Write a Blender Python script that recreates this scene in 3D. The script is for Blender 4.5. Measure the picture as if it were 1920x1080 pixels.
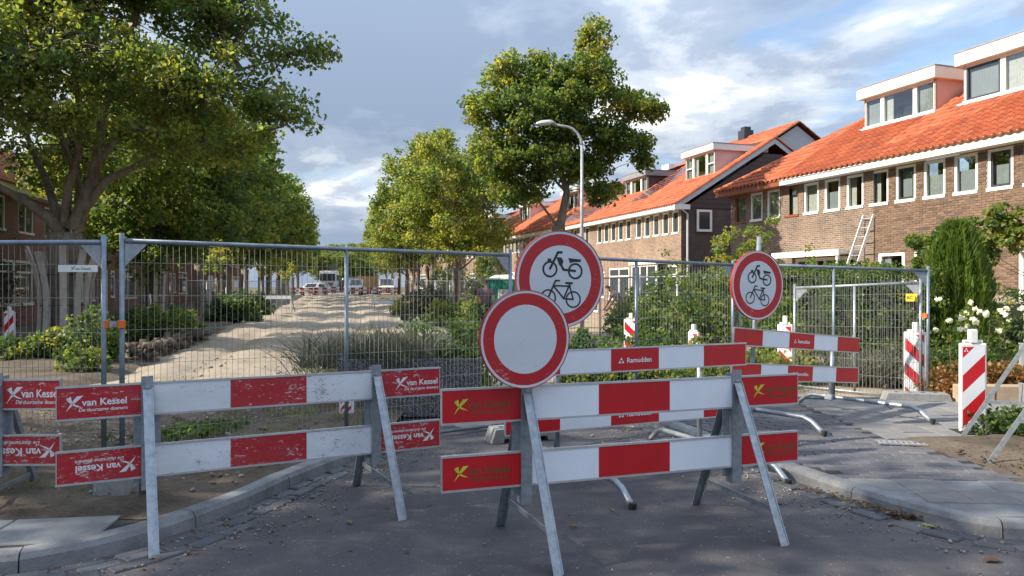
import bpy, bmesh, math, random
import numpy as np
from mathutils import Vector, Matrix, Quaternion
R = math.radians
SC = bpy.context.scene
for o in list(bpy.data.objects):
    bpy.data.objects.remove(o)
# ------------------------------------------------------------------ camera, light, exposure
FPX, HZ, CH = 1400.0, 538.0, 1.5            # focal length in photo pixels, horizon row, eye height
cam_d = bpy.data.cameras.new('camera'); cam = bpy.data.objects.new('camera', cam_d)
SC.collection.objects.link(cam); SC.camera = cam
cam_d.sensor_width = 36.0; cam_d.lens = 36.0 * FPX / 1920.0
cam_d.clip_start = 0.05; cam_d.clip_end = 4000.0
cam.location = (0, 0, CH); cam.rotation_euler = (R(90) - math.atan((540 - HZ) / FPX), 0, 0)

SUN_EL, SUN_AZ = 34.0, -101.0                # azimuth from straight ahead, negative = to the left
S = Vector((math.sin(R(SUN_AZ)) * math.cos(R(SUN_EL)), math.cos(R(SUN_AZ)) * math.cos(R(SUN_EL)), math.sin(R(SUN_EL))))
sun_d = bpy.data.lights.new('sun', 'SUN'); sun = bpy.data.objects.new('sun', sun_d)
SC.collection.objects.link(sun)
sun_d.energy = 3.9; sun_d.angle = R(0.53); sun_d.color = (1.0, 0.90, 0.74)
sun.rotation_euler = S.to_track_quat('Z', 'Y').to_euler(); sun.location = (-30, 20, 40)

W = bpy.data.worlds.new('World'); SC.world = W; W.use_nodes = True
nt = W.node_tree; N = nt.nodes; L = nt.links
N.clear()
def wn(t, **k):
    n = N.new(t)
    for a, v in k.items(): setattr(n, a, v)
    return n
def wmath(op, a, b=None, c=None, clamp=False):
    n = wn('ShaderNodeMath', operation=op); n.use_clamp = clamp
    for i, v in enumerate((a, b, c)):
        if v is None: continue
        if isinstance(v, (int, float)): n.inputs[i].default_value = v
        else: L.new(v, n.inputs[i])
    return n.outputs[0]
def wmix(f, a, b):
    n = wn('ShaderNodeMix', data_type='RGBA')
    for s, v in ((0, f), (6, a), (7, b)):
        if isinstance(v, (int, float)): n.inputs[s].default_value = v
        elif isinstance(v, tuple): n.inputs[s].default_value = (*v, 1)
        else: L.new(v, n.inputs[s])
    return n.outputs[2]
def wramp(f, stops):
    n = wn('ShaderNodeValToRGB'); e = n.color_ramp.elements
    while len(e) < len(stops): e.new(0.5)
    for i, (p, c) in enumerate(stops):
        e[i].position = p; e[i].color = (*c, 1) if len(c) == 3 else c
    n.color_ramp.interpolation = 'EASE'
    L.new(f, n.inputs[0]); return n.outputs[0]
tc = wn('ShaderNodeTexCoord'); sep = wn('ShaderNodeSeparateXYZ'); L.new(tc.outputs['Generated'], sep.inputs[0])
dz = wmath('MAXIMUM', sep.outputs[2], 0.0)
den = wmath('ADD', dz, 0.16)
u = wmath('DIVIDE', sep.outputs[0], den); v = wmath('DIVIDE', sep.outputs[1], den)
cb = wn('ShaderNodeCombineXYZ'); L.new(u, cb.inputs[0]); L.new(v, cb.inputs[1])
def wnoise(scale, detail, rough, off=(0, 0, 0), dist=0.0, stretch=(1, 1, 1)):
    mp = wn('ShaderNodeMapping'); mp.inputs['Location'].default_value = off; mp.inputs['Scale'].default_value = stretch
    L.new(cb.outputs[0], mp.inputs[0])
    n = wn('ShaderNodeTexNoise'); n.inputs['Scale'].default_value = scale; n.inputs['Detail'].default_value = detail
    n.inputs['Roughness'].default_value = rough; n.inputs['Distortion'].default_value = dist
    L.new(mp.outputs[0], n.inputs['Vector']); return n.outputs[0]
sky = wn('ShaderNodeTexSky'); sky.sky_type = 'NISHITA'; sky.sun_disc = False
sky.sun_elevation = R(SUN_EL); sky.sun_rotation = R(SUN_AZ); sky.air_density = 1.0; sky.dust_density = 0.6; sky.ozone_density = 2.0
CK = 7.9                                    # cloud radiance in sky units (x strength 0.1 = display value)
big = wnoise(0.42, 2, 0.5, (3.1, 1.7, 0), 0.3)
mid = wnoise(0.85, 9, 0.56, (0.35, 4.2, 0), 0.6, (1.0, 1.1, 1))
puff = wnoise(2.9, 10, 0.60, (7.7, 2.2, 0), 0.15, (1.0, 0.85, 1))
body = wmath('ADD', wmath('MULTIPLY', mid, 0.52), wmath('ADD', wmath('MULTIPLY', big, 0.22), wmath('MULTIPLY', puff, 0.32)))
cl = wramp(body, [(0.44, (0.21 * CK, 0.27 * CK, 0.375 * CK)), (0.515, (0.29 * CK, 0.35 * CK, 0.45 * CK)),
                  (0.565, (0.46 * CK, 0.51 * CK, 0.58 * CK)), (0.635, (0.98 * CK, 0.99 * CK, 0.98 * CK))])
hole = wramp(wmath('ADD', wmath('MULTIPLY', mid, -0.55), wmath('ADD', wmath('MULTIPLY', puff, 0.35), wmath('MULTIPLY', big, 0.9))),
             [(0.36, (0, 0, 0)), (0.46, (1, 1, 1))])
skyb = wmix(1.0, (0, 0, 0), sky.outputs[0])
cov = wmath('SUBTRACT', 1.0, wmath('MULTIPLY', hole, 0.85))
mixc = wmix(cov, skyb, cl)
low = wramp(dz, [(0.0, (1, 1, 1)), (0.20, (0.0, 0.0, 0.0))])
hor = wmix(wmath('MULTIPLY', low, 0.7), mixc, (0.34 * CK, 0.42 * CK, 0.55 * CK))
cie = wmath('MULTIPLY', wmath('ADD', wmath('MULTIPLY', dz, 2.0), 1.0), 0.66)     # overcast-style gradient: zenith three times the horizon, put in to fill the shade
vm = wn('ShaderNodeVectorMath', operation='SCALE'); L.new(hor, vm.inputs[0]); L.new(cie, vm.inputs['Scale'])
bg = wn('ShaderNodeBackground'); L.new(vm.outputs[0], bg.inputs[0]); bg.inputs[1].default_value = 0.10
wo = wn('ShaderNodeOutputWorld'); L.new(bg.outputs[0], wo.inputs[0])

SC.view_settings.view_transform = 'Standard'; SC.view_settings.look = 'None'
SC.view_settings.exposure = 1.12; SC.view_settings.gamma = 1.0; SC.view_settings.use_curve_mapping = False
SC.cycles.max_bounces = 6; SC.cycles.transparent_max_bounces = 16
SC.cycles.sample_clamp_indirect = 6.0; SC.cycles.caustics_reflective = False; SC.cycles.caustics_refractive = False

# ------------------------------------------------------------------ helpers
def gz(Y):                                   # the street climbs gently in the distance
    return 0.0 if Y < 35 else (min(Y, 125) - 35) * 0.0092
def P(x, y, Y):                              # photo pixel at distance Y
    return Vector(((x - 960) / FPX * Y, Y, CH - (y - HZ) / FPX * Y))
def X_(x, Y): return (x - 960) / FPX * Y
def Z_(y, Y): return CH - (y - HZ) / FPX * Y
def G(x, y, z=0.0):                          # photo pixel on the plane z
    Y = (CH - z) * FPX / (y - HZ); return Vector(((x - 960) / FPX * Y, Y, z))
rng = np.random.default_rng(7); random.seed(7)

def link(o, parent=None):
    SC.collection.objects.link(o)
    if parent is not None: o.parent = parent
    return o
def tag(o, label=None, cat=None, group=None, kind=None):
    if label: o['label'] = label
    if cat: o['category'] = cat
    if group: o['group'] = group
    if kind: o['kind'] = kind
    return o
def thing(name, label, cat, loc=(0, 0, 0), rz=0.0, group=None):
    o = bpy.data.objects.new(name, None); o.empty_display_size = 0.2
    link(o); o.location = loc; o.rotation_euler = (0, 0, rz)
    return tag(o, label, cat, group)
def copy_tree(o, parent=None):
    c = o.copy(); link(c)
    c.parent = parent
    for ch in o.children: copy_tree(ch, c)
    return c

class MB:
    def __init__(s): s.v = []; s.f = []; s.m = []
    def add(s, vs, fs, m=0):
        b = len(s.v); s.v += [tuple(p) for p in vs]; s.f += [tuple(i + b for i in f) for f in fs]; s.m += [m] * len(fs); return s
    def box(s, x0, x1, y0, y1, z0, z1, m=0, T=None):
        vs = [(x, y, z) for z in (z0, z1) for y in (y0, y1) for x in (x0, x1)]
        if T is not None: vs = [T @ Vector(p) for p in vs]
        return s.add(vs, [(0, 2, 3, 1), (4, 5, 7, 6), (0, 1, 5, 4), (2, 6, 7, 3), (0, 4, 6, 2), (1, 3, 7, 5)], m)
    def quad(s, a, b, c, d, m=0): return s.add([a, b, c, d], [(0, 1, 2, 3)], m)
    def poly(s, pts, m=0): return s.add(pts, [tuple(range(len(pts)))], m)
    def prism(s, pts, off, m=0):              # planar polygon pushed along off
        n = len(pts); off = Vector(off); vs = [Vector(p) for p in pts]; vs += [p + off for p in vs]
        return s.add(vs, [tuple(range(n))[::-1], tuple(range(n, 2 * n))] + [(i, (i + 1) % n, n + (i + 1) % n, n + i) for i in range(n)], m)
    def tube(s, pts, r, n=8, m=0, cap=True):
        pts = [Vector(p) for p in pts]; rs = r if isinstance(r, (list, tuple)) else [r] * len(pts)
        b = len(s.v); prev = None
        for i, p in enumerate(pts):
            d = (pts[min(i + 1, len(pts) - 1)] - pts[max(i - 1, 0)])
            d = d.normalized() if d.length > 1e-9 else Vector((0, 0, 1))
            if prev is None:
                a = d.orthogonal().normalized()
            else:
                a = (prev - d * prev.dot(d)); a = a.normalized() if a.length > 1e-6 else d.orthogonal().normalized()
            prev = a; c = d.cross(a)
            for k in range(n):
                t = 2 * math.pi * k / n; q = p + (a * math.cos(t) + c * math.sin(t)) * rs[i]; s.v.append(tuple(q))
        for i in range(len(pts) - 1):
            for k in range(n):
                s.f.append((b + i * n + k, b + i * n + (k + 1) % n, b + (i + 1) * n + (k + 1) % n, b + (i + 1) * n + k)); s.m.append(m)
        if cap:
            s.f.append(tuple(b + k for k in range(n))[::-1]); s.m.append(m)
            e = b + (len(pts) - 1) * n; s.f.append(tuple(e + k for k in range(n))); s.m.append(m)
        return s
    def bar(s, a, b, w, d, m=0, up=(0, 0, 1)):  # rectangular bar from a to b
        a = Vector(a); b = Vector(b); z = (b - a); ln = z.length; z.normalize(); up = Vector(up)
        x = up.cross(z)
        if x.length < 1e-4: x = Vector((1, 0, 0)) - z * z.x
        x.normalize(); y = z.cross(x)
        T = Matrix((x, y, z)).transposed().to_4x4(); T.translation = a
        return s.box(-w / 2, w / 2, -d / 2, d / 2, 0, ln, m, T)
    def lathe(s, prof, n=16, m=0, T=None):
        b = len(s.v)
        for (r, z) in prof:
            for k in range(n):
                t = 2 * math.pi * k / n; q = Vector((r * math.cos(t), r * math.sin(t), z)); s.v.append(tuple(T @ q if T is not None else q))
        for i in range(len(prof) - 1):
            for k in range(n):
                s.f.append((b + i * n + k, b + i * n + (k + 1) % n, b + (i + 1) * n + (k + 1) % n, b + (i + 1) * n + k)); s.m.append(m)
        return s
    def mesh(s, name, mats, smooth=False):
        me = bpy.data.meshes.new(name); me.from_pydata(s.v, [], s.f); me.update()
        for m in (mats if isinstance(mats, (list, tuple)) else [mats]): me.materials.append(m)
        me.polygons.foreach_set('material_index', s.m)
        if smooth: me.polygons.foreach_set('use_smooth', [True] * len(me.polygons))
        return me
    def build(s, name, mats, parent=None, smooth=False, bevel=0, seg=2):
        o = bpy.data.objects.new(name, s.mesh(name, mats, smooth)); link(o, parent)
        if bevel:
            b = o.modifiers.new('bevel', 'BEVEL'); b.width = bevel; b.segments = seg; b.limit_method = 'ANGLE'; b.angle_limit = R(40)
        return o

def np_mesh(name, verts, quads, mat, tint=None, parent=None, smooth=False, mats=None):
    me = bpy.data.meshes.new(name); nv = len(verts); k = quads.shape[1]
    me.vertices.add(nv); me.vertices.foreach_set('co', verts.astype(np.float32).ravel())
    me.loops.add(quads.size); me.loops.foreach_set('vertex_index', quads.astype(np.int32).ravel())
    me.polygons.add(len(quads)); me.polygons.foreach_set('loop_start', np.arange(0, quads.size, k, dtype=np.int32))
    if smooth: me.polygons.foreach_set('use_smooth', np.ones(len(quads), dtype=bool))
    if tint is not None:
        a = me.attributes.new('tint', 'FLOAT', 'POINT'); a.data.foreach_set('value', tint.astype(np.float32))
    me.update(calc_edges=True); me.materials.append(mat)
    o = bpy.data.objects.new(name, me); link(o, parent); return o

def vnoise(x, y, seed=0):                     # smooth value noise on arrays
    x = np.asarray(x, float); y = np.asarray(y, float)
    xi = np.floor(x).astype(int); yi = np.floor(y).astype(int); fx = x - xi; fy = y - yi
    fx = fx * fx * (3 - 2 * fx); fy = fy * fy * (3 - 2 * fy)
    def h(a, b):
        n = (a * 374761393 + b * 668265263 + seed * 1442695041) & 0x7fffffff
        n = ((n ^ (n >> 13)) * 1274126177) & 0x7fffffff
        return ((n ^ (n >> 16)) & 0xffff) / 65535.0
    return (h(xi, yi) * (1 - fx) + h(xi + 1, yi) * fx) * (1 - fy) + (h(xi, yi + 1) * (1 - fx) + h(xi + 1, yi + 1) * fx) * fy
def fbm(x, y, seed=0, o=4):
    t = 0; a = 0.5
    for i in range(o):
        t = t + a * (vnoise(np.asarray(x) * 2 ** i, np.asarray(y) * 2 ** i, seed + i) - 0.5); a *= 0.5
    return t
def inside(px, py, poly):
    c = False; n = len(poly); j = n - 1
    for i in range(n):
        xi, yi = poly[i]; xj, yj = poly[j]
        if (yi > py) != (yj > py) and px < (xj - xi) * (py - yi) / (yj - yi + 1e-12) + xi: c = not c
        j = i
    return c

# ------------------------------------------------------------------ materials
class NT:
    def __init__(s, name):
        s.mat = bpy.data.materials.new(name); s.mat.use_nodes = True; s.t = s.mat.node_tree; s.t.nodes.clear()
        s.out = s.t.nodes.new('ShaderNodeOutputMaterial'); s.tc = s.t.nodes.new('ShaderNodeTexCoord')
    def n(s, t, **k):
        q = s.t.nodes.new(t)
        for a, v in k.items(): setattr(q, a, v)
        return q
    def set(s, sock, v):
        if v is None: return
        if hasattr(v, 'is_linked') or hasattr(v, 'links'): s.t.links.new(v, sock)
        elif isinstance(v, tuple) and len(v) == 3 and sock.type == 'RGBA': sock.default_value = (*v, 1)
        else: sock.default_value = v
    def noise(s, scale, detail=5, rough=0.6, vec=None, stretch=None, dist=0.0):
        q = s.n('ShaderNodeTexNoise'); q.inputs['Scale'].default_value = scale; q.inputs['Detail'].default_value = detail
        q.inputs['Roughness'].default_value = rough; q.inputs['Distortion'].default_value = dist
        vv = vec or s.tc.outputs['Object']
        if stretch:
            m = s.n('ShaderNodeMapping'); m.inputs['Scale'].default_value = stretch; s.t.links.new(vv, m.inputs[0]); vv = m.outputs[0]
        s.t.links.new(vv, q.inputs['Vector']); return q.outputs[0]
    def math(s, op, a, b=None, clamp=False):
        q = s.n('ShaderNodeMath', operation=op); q.use_clamp = clamp; s.set(q.inputs[0], a); s.set(q.inputs[1], b); return q.outputs[0]
    def mix(s, f, a, b):
        q = s.n('ShaderNodeMix', data_type='RGBA'); s.set(q.inputs[0], f); s.set(q.inputs[6], a); s.set(q.inputs[7], b); return q.outputs[2]
    def ramp(s, f, stops, interp='LINEAR'):
        q = s.n('ShaderNodeValToRGB'); e = q.color_ramp.elements; q.color_ramp.interpolation = interp
        while len(e) < len(stops): e.new(0.5)
        for i, (p, c) in enumerate(stops):
            e[i].position = p; e[i].color = (c, c, c, 1) if isinstance(c, (int, float)) else (*c, 1)
        s.t.links.new(f, q.inputs[0]); return q.outputs[0]
    def bump(s, h, strength=0.3, dist=0.01):
        q = s.n('ShaderNodeBump'); q.inputs['Strength'].default_value = strength; q.inputs['Distance'].default_value = dist
        s.t.links.new(h, q.inputs['Height']); return q.outputs[0]
    def pbr(s, col, rough=0.6, metal=0.0, normal=None, spec=0.5):
        q = s.n('ShaderNodeBsdfPrincipled'); s.set(q.inputs['Base Color'], col); s.set(q.inputs['Roughness'], rough)
        s.set(q.inputs['Metallic'], metal); q.inputs['Specular IOR Level'].default_value = spec
        if normal is not None: s.t.links.new(normal, q.inputs['Normal'])
        return q.outputs[0]
    def done(s, sh): s.t.links.new(sh, s.out.inputs[0]); return s.mat
def mul(c, k): return tuple(min(1.0, x * k) for x in c)
def M(name, col, rough=0.6, metal=0.0, var=0.18, scale=6.0, bump=0.0, bscale=40.0, spec=0.5, world=False):
    t = NT(name); vec = None
    if world:
        g = t.n('ShaderNodeNewGeometry'); vec = g.outputs['Position']
    nz = t.noise(scale, 6, 0.65, vec)
    c = t.ramp(nz, [(0.3, mul(col, 1 - var)), (0.7, mul(col, 1 + var))])
    nr = t.bump(t.noise(bscale, 4, 0.6, vec), bump, 0.01) if bump else None
    return t.done(t.pbr(c, rough, metal, nr, spec))
def Mwear(name, col, wear, lo=0.60, hi=0.66, rough=0.4, scale=14.0, dirt=0.25):
    t = NT(name)
    a = t.noise(scale * 1.7, 8, 0.78, stretch=(0.45, 1, 1.3)); b = t.noise(95.0, 3, 0.6, stretch=(0.5, 1, 1.6)); e = t.noise(2.2, 3, 0.5)
    k = t.ramp(t.math('ADD', t.math('MULTIPLY', a, 0.55), t.math('ADD', t.math('MULTIPLY', b, 0.30), t.math('MULTIPLY', e, 0.2))), [(lo, 0.0), (hi, 1.0)])
    d = t.ramp(t.noise(3.5, 6, 0.7, stretch=(0.6, 1, 2)), [(0.35, 0.0), (0.75, dirt)])
    c = t.mix(d, t.mix(k, col, wear), (0.22, 0.20, 0.18))
    return t.done(t.pbr(c, rough, 0.0, t.bump(a, 0.08, 0.005)))

GALV = (lambda t: t.done(t.pbr(t.ramp(t.noise(22, 6, 0.7), [(0.3, (0.22, 0.25, 0.28)), (0.7, (0.40, 0.44, 0.475))]),
        t.ramp(t.noise(30, 3, 0.5), [(0.3, 0.36), (0.7, 0.55)]), 0.55)))(NT('galvanised_steel'))
GALVD = M('galvanised_steel_dull', (0.33, 0.35, 0.37), 0.55, 0.35, 0.3, 12)
FRAMEB = M('zinc_tube', (0.20, 0.245, 0.29), 0.42, 0.5, 0.25, 9)
WIRE = M('zinc_wire', (0.30, 0.31, 0.31), 0.5, 0.4, 0.2, 9)
RED = M('red_sheeting', (0.53, 0.010, 0.018), 0.32, 0, 0.10, 5)
WHITE = M('white_sheeting', (0.78, 0.82, 0.88), 0.32, 0, 0.05, 4)
REDW = Mwear('worn_red_sheeting', (0.45, 0.008, 0.018), (0.55, 0.50, 0.50), 0.575, 0.600, dirt=0.20)
WHITEW = Mwear('worn_white_sheeting', (0.76, 0.79, 0.84), (0.34, 0.34, 0.33), 0.575, 0.61, dirt=0.32)
REDS = Mwear('scuffed_sign_red', (0.45, 0.010, 0.018), (0.60, 0.35, 0.30), 0.60, 0.64, dirt=0.05, rough=0.3)
WHITES = Mwear('scuffed_sign_white', (0.62, 0.655, 0.71), (0.45, 0.46, 0.48), 0.60, 0.66, dirt=0.12, rough=0.35)
RIMRED = M('rim_red', (0.30, 0.012, 0.02), 0.45, 0, 0.2, 8)
BLACK = M('black_print', (0.012, 0.014, 0.018), 0.45, 0, 0.1, 8)
ALU = M('plank_aluminium', (0.55, 0.56, 0.57), 0.4, 0.6, 0.15, 9)
PRINTW = Mwear('white_lettering', (0.78, 0.76, 0.76), (0.48, 0.03, 0.04), 0.63, 0.66, dirt=0.0)
PRINTY = M('yellow_green_print', (0.62, 0.60, 0.04), 0.4, 0, 0.15, 20)
PRINTD = M('dark_olive_print', (0.17, 0.085, 0.02), 0.4, 0, 0.2, 20)
TEAL = M('teal_print', (0.02, 0.30, 0.27), 0.5)
CONC = M('grey_concrete', (0.30, 0.30, 0.295), 0.85, 0, 0.22, 5, 0.35, 60)
CONCB = M('block_concrete', (0.23, 0.235, 0.23), 0.85, 0, 0.25, 9, 0.5, 40)
KERB = M('kerb_concrete', (0.185, 0.19, 0.195), 0.88, 0, 0.40, 4.2, 0.6, 55, world=True)
WHITEP = M('white_paint', (0.78, 0.77, 0.74), 0.45, 0, 0.06, 4)
CREAMP = M('cream_paint', (0.80, 0.74, 0.62), 0.5, 0, 0.06, 2)
GREYP = M('pale_grey_paint', (0.52, 0.55, 0.58), 0.45, 0, 0.08, 3)
BROWNP = M('red_brown_paint', (0.24, 0.075, 0.04), 0.45, 0, 0.15, 3)
DARKP = M('dark_grey_paint', (0.035, 0.04, 0.05), 0.4, 0, 0.15, 3)
BOUNCEP = M('roof_bounce_cladding', (0.62, 0.44, 0.40), 0.55, 0, 0.06, 3)  # pink stands for light bounced off the orange tiles, put into the colour
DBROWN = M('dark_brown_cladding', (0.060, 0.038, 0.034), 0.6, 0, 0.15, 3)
GREYCLAD = M('grey_gable_cladding', (0.46, 0.48, 0.51), 0.6, 0, 0.08, 2)
LEAD = M('lead_flashing', (0.26, 0.27, 0.29), 0.55, 0.2, 0.2, 5)
RUBBER = M('black_rubber', (0.02, 0.02, 0.02), 0.8)
ORANGE = M('orange_plastic', (0.75, 0.16, 0.03), 0.5)
YELLOW = M('yellow_plate', (0.78, 0.55, 0.02), 0.45)
WOOD = M('weathered_wood', (0.36, 0.335, 0.30), 0.8, 0, 0.3, 3, 0.3, 30)
PLY = M('plywood', (0.55, 0.34, 0.14), 0.7, 0, 0.15, 3)
SHADEBLACK = M('shade_black', (0.02, 0.02, 0.022), 0.9)  # near-black colour standing in for shade inside rooms and sockets
CURT = M('net_curtain', (0.62, 0.63, 0.60), 0.9, 0, 0.15, 9)
BLIND = M('grey_blind', (0.34, 0.38, 0.41), 0.8, 0, 0.08, 5)
REDCURT = M('dark_red_curtain', (0.20, 0.03, 0.03), 0.9)
def Mglass(name):
    t = NT(name); lw = t.n('ShaderNodeFresnel'); lw.inputs[0].default_value = 1.5
    tr = t.n('ShaderNodeBsdfTransparent'); tr.inputs[0].default_value = (0.86, 0.9, 0.89, 1)
    gl = t.n('ShaderNodeBsdfGlossy'); gl.inputs['Roughness'].default_value = 0.02; gl.inputs[0].default_value = (0.95, 0.97, 1, 1)
    mx = t.n('ShaderNodeMixShader'); t.t.links.new(t.math('ADD', t.math('MULTIPLY', lw.outputs[0], 1.3), 0.15, True), mx.inputs[0])
    t.t.links.new(tr.outputs[0], mx.inputs[1]); t.t.links.new(gl.outputs[0], mx.inputs[2]); return t.done(mx.outputs[0])
GLASS = Mglass('window_glass')
DGLASS = (lambda t: t.done(t.pbr((0.05, 0.06, 0.065), 0.04, 0, t.bump(t.noise(1.4, 2), 0.04, 0.02), 0.9)))(NT('dark_window_glass'))
def Mbrick(name, c1, c2, mortar, bw=0.22, bh=0.0625, ms=0.010, coarse=0.3):
    t = NT(name); sp = t.n('ShaderNodeSeparateXYZ'); t.t.links.new(t.tc.outputs['Object'], sp.inputs[0])
    cb = t.n('ShaderNodeCombineXYZ'); t.t.links.new(t.math('ADD', sp.outputs[0], sp.outputs[1]), cb.inputs[0]); t.t.links.new(sp.outputs[2], cb.inputs[1])
    b = t.n('ShaderNodeTexBrick'); b.inputs['Scale'].default_value = 1.0; b.inputs['Brick Width'].default_value = bw; b.inputs['Row Height'].default_value = bh
    b.inputs['Mortar Size'].default_value = ms; b.inputs['Mortar Smooth'].default_value = 0.2; b.inputs['Bias'].default_value = 0.0
    t.t.links.new(cb.outputs[0], b.inputs['Vector'])
    t.set(b.inputs['Color1'], c1); t.set(b.inputs['Color2'], c2); t.set(b.inputs['Mortar'], mortar)
    nz = t.ramp(t.noise(0.9, 5, 0.6), [(0.3, 1 - coarse), (0.7, 1 + coarse * 0.6)])
    fin = t.ramp(t.noise(9, 4, 0.7, stretch=(1, 1, 3)), [(0.3, 0.72), (0.7, 1.22)])
    m1 = t.n('ShaderNodeMix', data_type='RGBA', blend_type='MULTIPLY'); m1.inputs[0].default_value = 1
    t.t.links.new(b.outputs['Color'], m1.inputs[6]); t.t.links.new(nz, m1.inputs[7])
    m2 = t.n('ShaderNodeMix', data_type='RGBA', blend_type='MULTIPLY'); m2.inputs[0].default_value = 1
    t.t.links.new(m1.outputs[2], m2.inputs[6]); t.t.links.new(fin, m2.inputs[7])
    return t.done(t.pbr(m2.outputs[2], 0.85, 0, t.bump(b.outputs['Fac'], -0.4, 0.01)))
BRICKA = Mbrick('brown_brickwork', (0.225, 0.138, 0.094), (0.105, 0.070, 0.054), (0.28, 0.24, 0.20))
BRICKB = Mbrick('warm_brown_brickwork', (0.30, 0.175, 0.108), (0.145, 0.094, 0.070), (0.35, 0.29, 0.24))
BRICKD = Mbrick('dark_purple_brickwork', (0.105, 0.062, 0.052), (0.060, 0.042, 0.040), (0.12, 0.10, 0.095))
BRICKL = Mbrick('red_brickwork', (0.27, 0.115, 0.080), (0.20, 0.088, 0.066), (0.25, 0.19, 0.16))
MORTAR = M('pale_mortar', (0.29, 0.245, 0.205), 0.9, 0, 0.15, 8)
def Mrand(name, cols, rough=0.75, bump=0.15, bscale=60, nvar=0.18, nscale=9.0, spec=0.4):
    """colour varies from piece to piece: by mesh island and by object"""
    t = NT(name); g = t.n('ShaderNodeNewGeometry'); oi = t.n('ShaderNodeObjectInfo')
    r = t.math('FRACT', t.math('ADD', g.outputs['Random Per Island'], oi.outputs['Random']))
    k = len(cols); c = t.ramp(r, [(i / max(1, k - 1), cols[i]) for i in range(k)])
    nz = t.ramp(t.noise(nscale, 5, 0.65), [(0.3, 1 - nvar), (0.7, 1 + nvar)])
    m1 = t.n('ShaderNodeMix', data_type='RGBA', blend_type='MULTIPLY'); m1.inputs[0].default_value = 1
    t.t.links.new(c, m1.inputs[6]); t.t.links.new(nz, m1.inputs[7])
    return t.done(t.pbr(m1.outputs[2], rough, 0, t.bump(t.noise(bscale, 4), bump, 0.005), spec))
TILE = Mrand('orange_roof_tile', [(0.34, 0.080, 0.032), (0.42, 0.104, 0.038), (0.38, 0.090, 0.034), (0.46, 0.130, 0.050), (0.27, 0.062, 0.028), (0.40, 0.098, 0.036)], 0.68, 0.25, 40, 0.34, 2.2)
TILEBR = Mrand('old_brown_roof_tile', [(0.30, 0.10, 0.05), (0.36, 0.13, 0.06), (0.26, 0.09, 0.05)], 0.7)
ROOFBASE = M('roof_underlay', (0.22, 0.06, 0.025), 0.8)
BRICKP = Mrand('brown_brick', [(0.150, 0.094, 0.066), (0.195, 0.124, 0.084), (0.098, 0.068, 0.053), (0.220, 0.142, 0.096), (0.170, 0.104, 0.071)], 0.85, 0.3)
CLINKER = Mrand('grey_paving_brick', [(0.092, 0.092, 0.104), (0.118, 0.118, 0.130), (0.078, 0.078, 0.090), (0.135, 0.132, 0.138)], 0.8, 0.3)
CLINKD = Mrand('dark_gutter_brick', [(0.075, 0.08, 0.09), (0.10, 0.105, 0.115), (0.062, 0.066, 0.075)], 0.8, 0.3)
FLAG = Mrand('grey_paving_slab', [(0.155, 0.152, 0.15), (0.20, 0.195, 0.19), (0.175, 0.17, 0.166)], 0.85, 0.35)
SLABC = Mrand('pale_concrete_slab', [(0.19, 0.195, 0.195), (0.23, 0.235, 0.235)], 0.88, 0.4, 50, 0.3, 4)
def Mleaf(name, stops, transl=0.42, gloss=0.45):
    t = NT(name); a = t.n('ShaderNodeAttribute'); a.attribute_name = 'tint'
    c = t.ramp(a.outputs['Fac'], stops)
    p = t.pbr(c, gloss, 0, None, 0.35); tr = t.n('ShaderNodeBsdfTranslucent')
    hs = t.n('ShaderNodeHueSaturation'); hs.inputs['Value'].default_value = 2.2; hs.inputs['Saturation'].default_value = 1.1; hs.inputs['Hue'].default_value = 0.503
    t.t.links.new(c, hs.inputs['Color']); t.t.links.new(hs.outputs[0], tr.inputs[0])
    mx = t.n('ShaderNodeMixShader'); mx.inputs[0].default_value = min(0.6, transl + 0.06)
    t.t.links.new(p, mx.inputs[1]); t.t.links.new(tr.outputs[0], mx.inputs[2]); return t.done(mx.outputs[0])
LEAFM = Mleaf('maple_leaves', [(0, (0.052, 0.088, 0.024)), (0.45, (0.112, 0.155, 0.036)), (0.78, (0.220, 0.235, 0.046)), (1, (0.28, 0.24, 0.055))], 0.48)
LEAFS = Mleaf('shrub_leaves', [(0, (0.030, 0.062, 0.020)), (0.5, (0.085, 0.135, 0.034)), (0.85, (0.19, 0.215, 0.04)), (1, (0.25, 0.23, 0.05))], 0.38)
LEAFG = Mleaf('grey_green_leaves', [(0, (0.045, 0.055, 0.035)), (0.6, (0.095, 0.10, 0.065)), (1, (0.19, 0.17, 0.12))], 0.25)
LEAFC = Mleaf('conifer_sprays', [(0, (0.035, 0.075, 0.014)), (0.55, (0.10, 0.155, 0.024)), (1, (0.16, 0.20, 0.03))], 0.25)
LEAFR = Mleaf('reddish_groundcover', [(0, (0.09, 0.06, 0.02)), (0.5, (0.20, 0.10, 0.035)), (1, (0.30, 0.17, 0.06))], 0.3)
PETAL = Mleaf('white_petals', [(0, (0.70, 0.68, 0.58)), (1, (0.82, 0.80, 0.72))], 0.3)
BARK = (lambda t: (lambda a, b: t.done(t.pbr(t.ramp(t.math('ADD', t.math('MULTIPLY', a, 0.7), t.math('MULTIPLY', b, 0.4)), [(0.36, (0.060, 0.046, 0.034)), (0.52, (0.165, 0.130, 0.095)), (0.72, (0.27, 0.235, 0.185))]), 0.92, 0, t.bump(a, 1.0, 0.05))))(t.noise(9, 8, 0.7, stretch=(1, 1, 0.28)), t.noise(2.2, 4, 0.6)))(NT('grey_brown_bark'))
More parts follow.
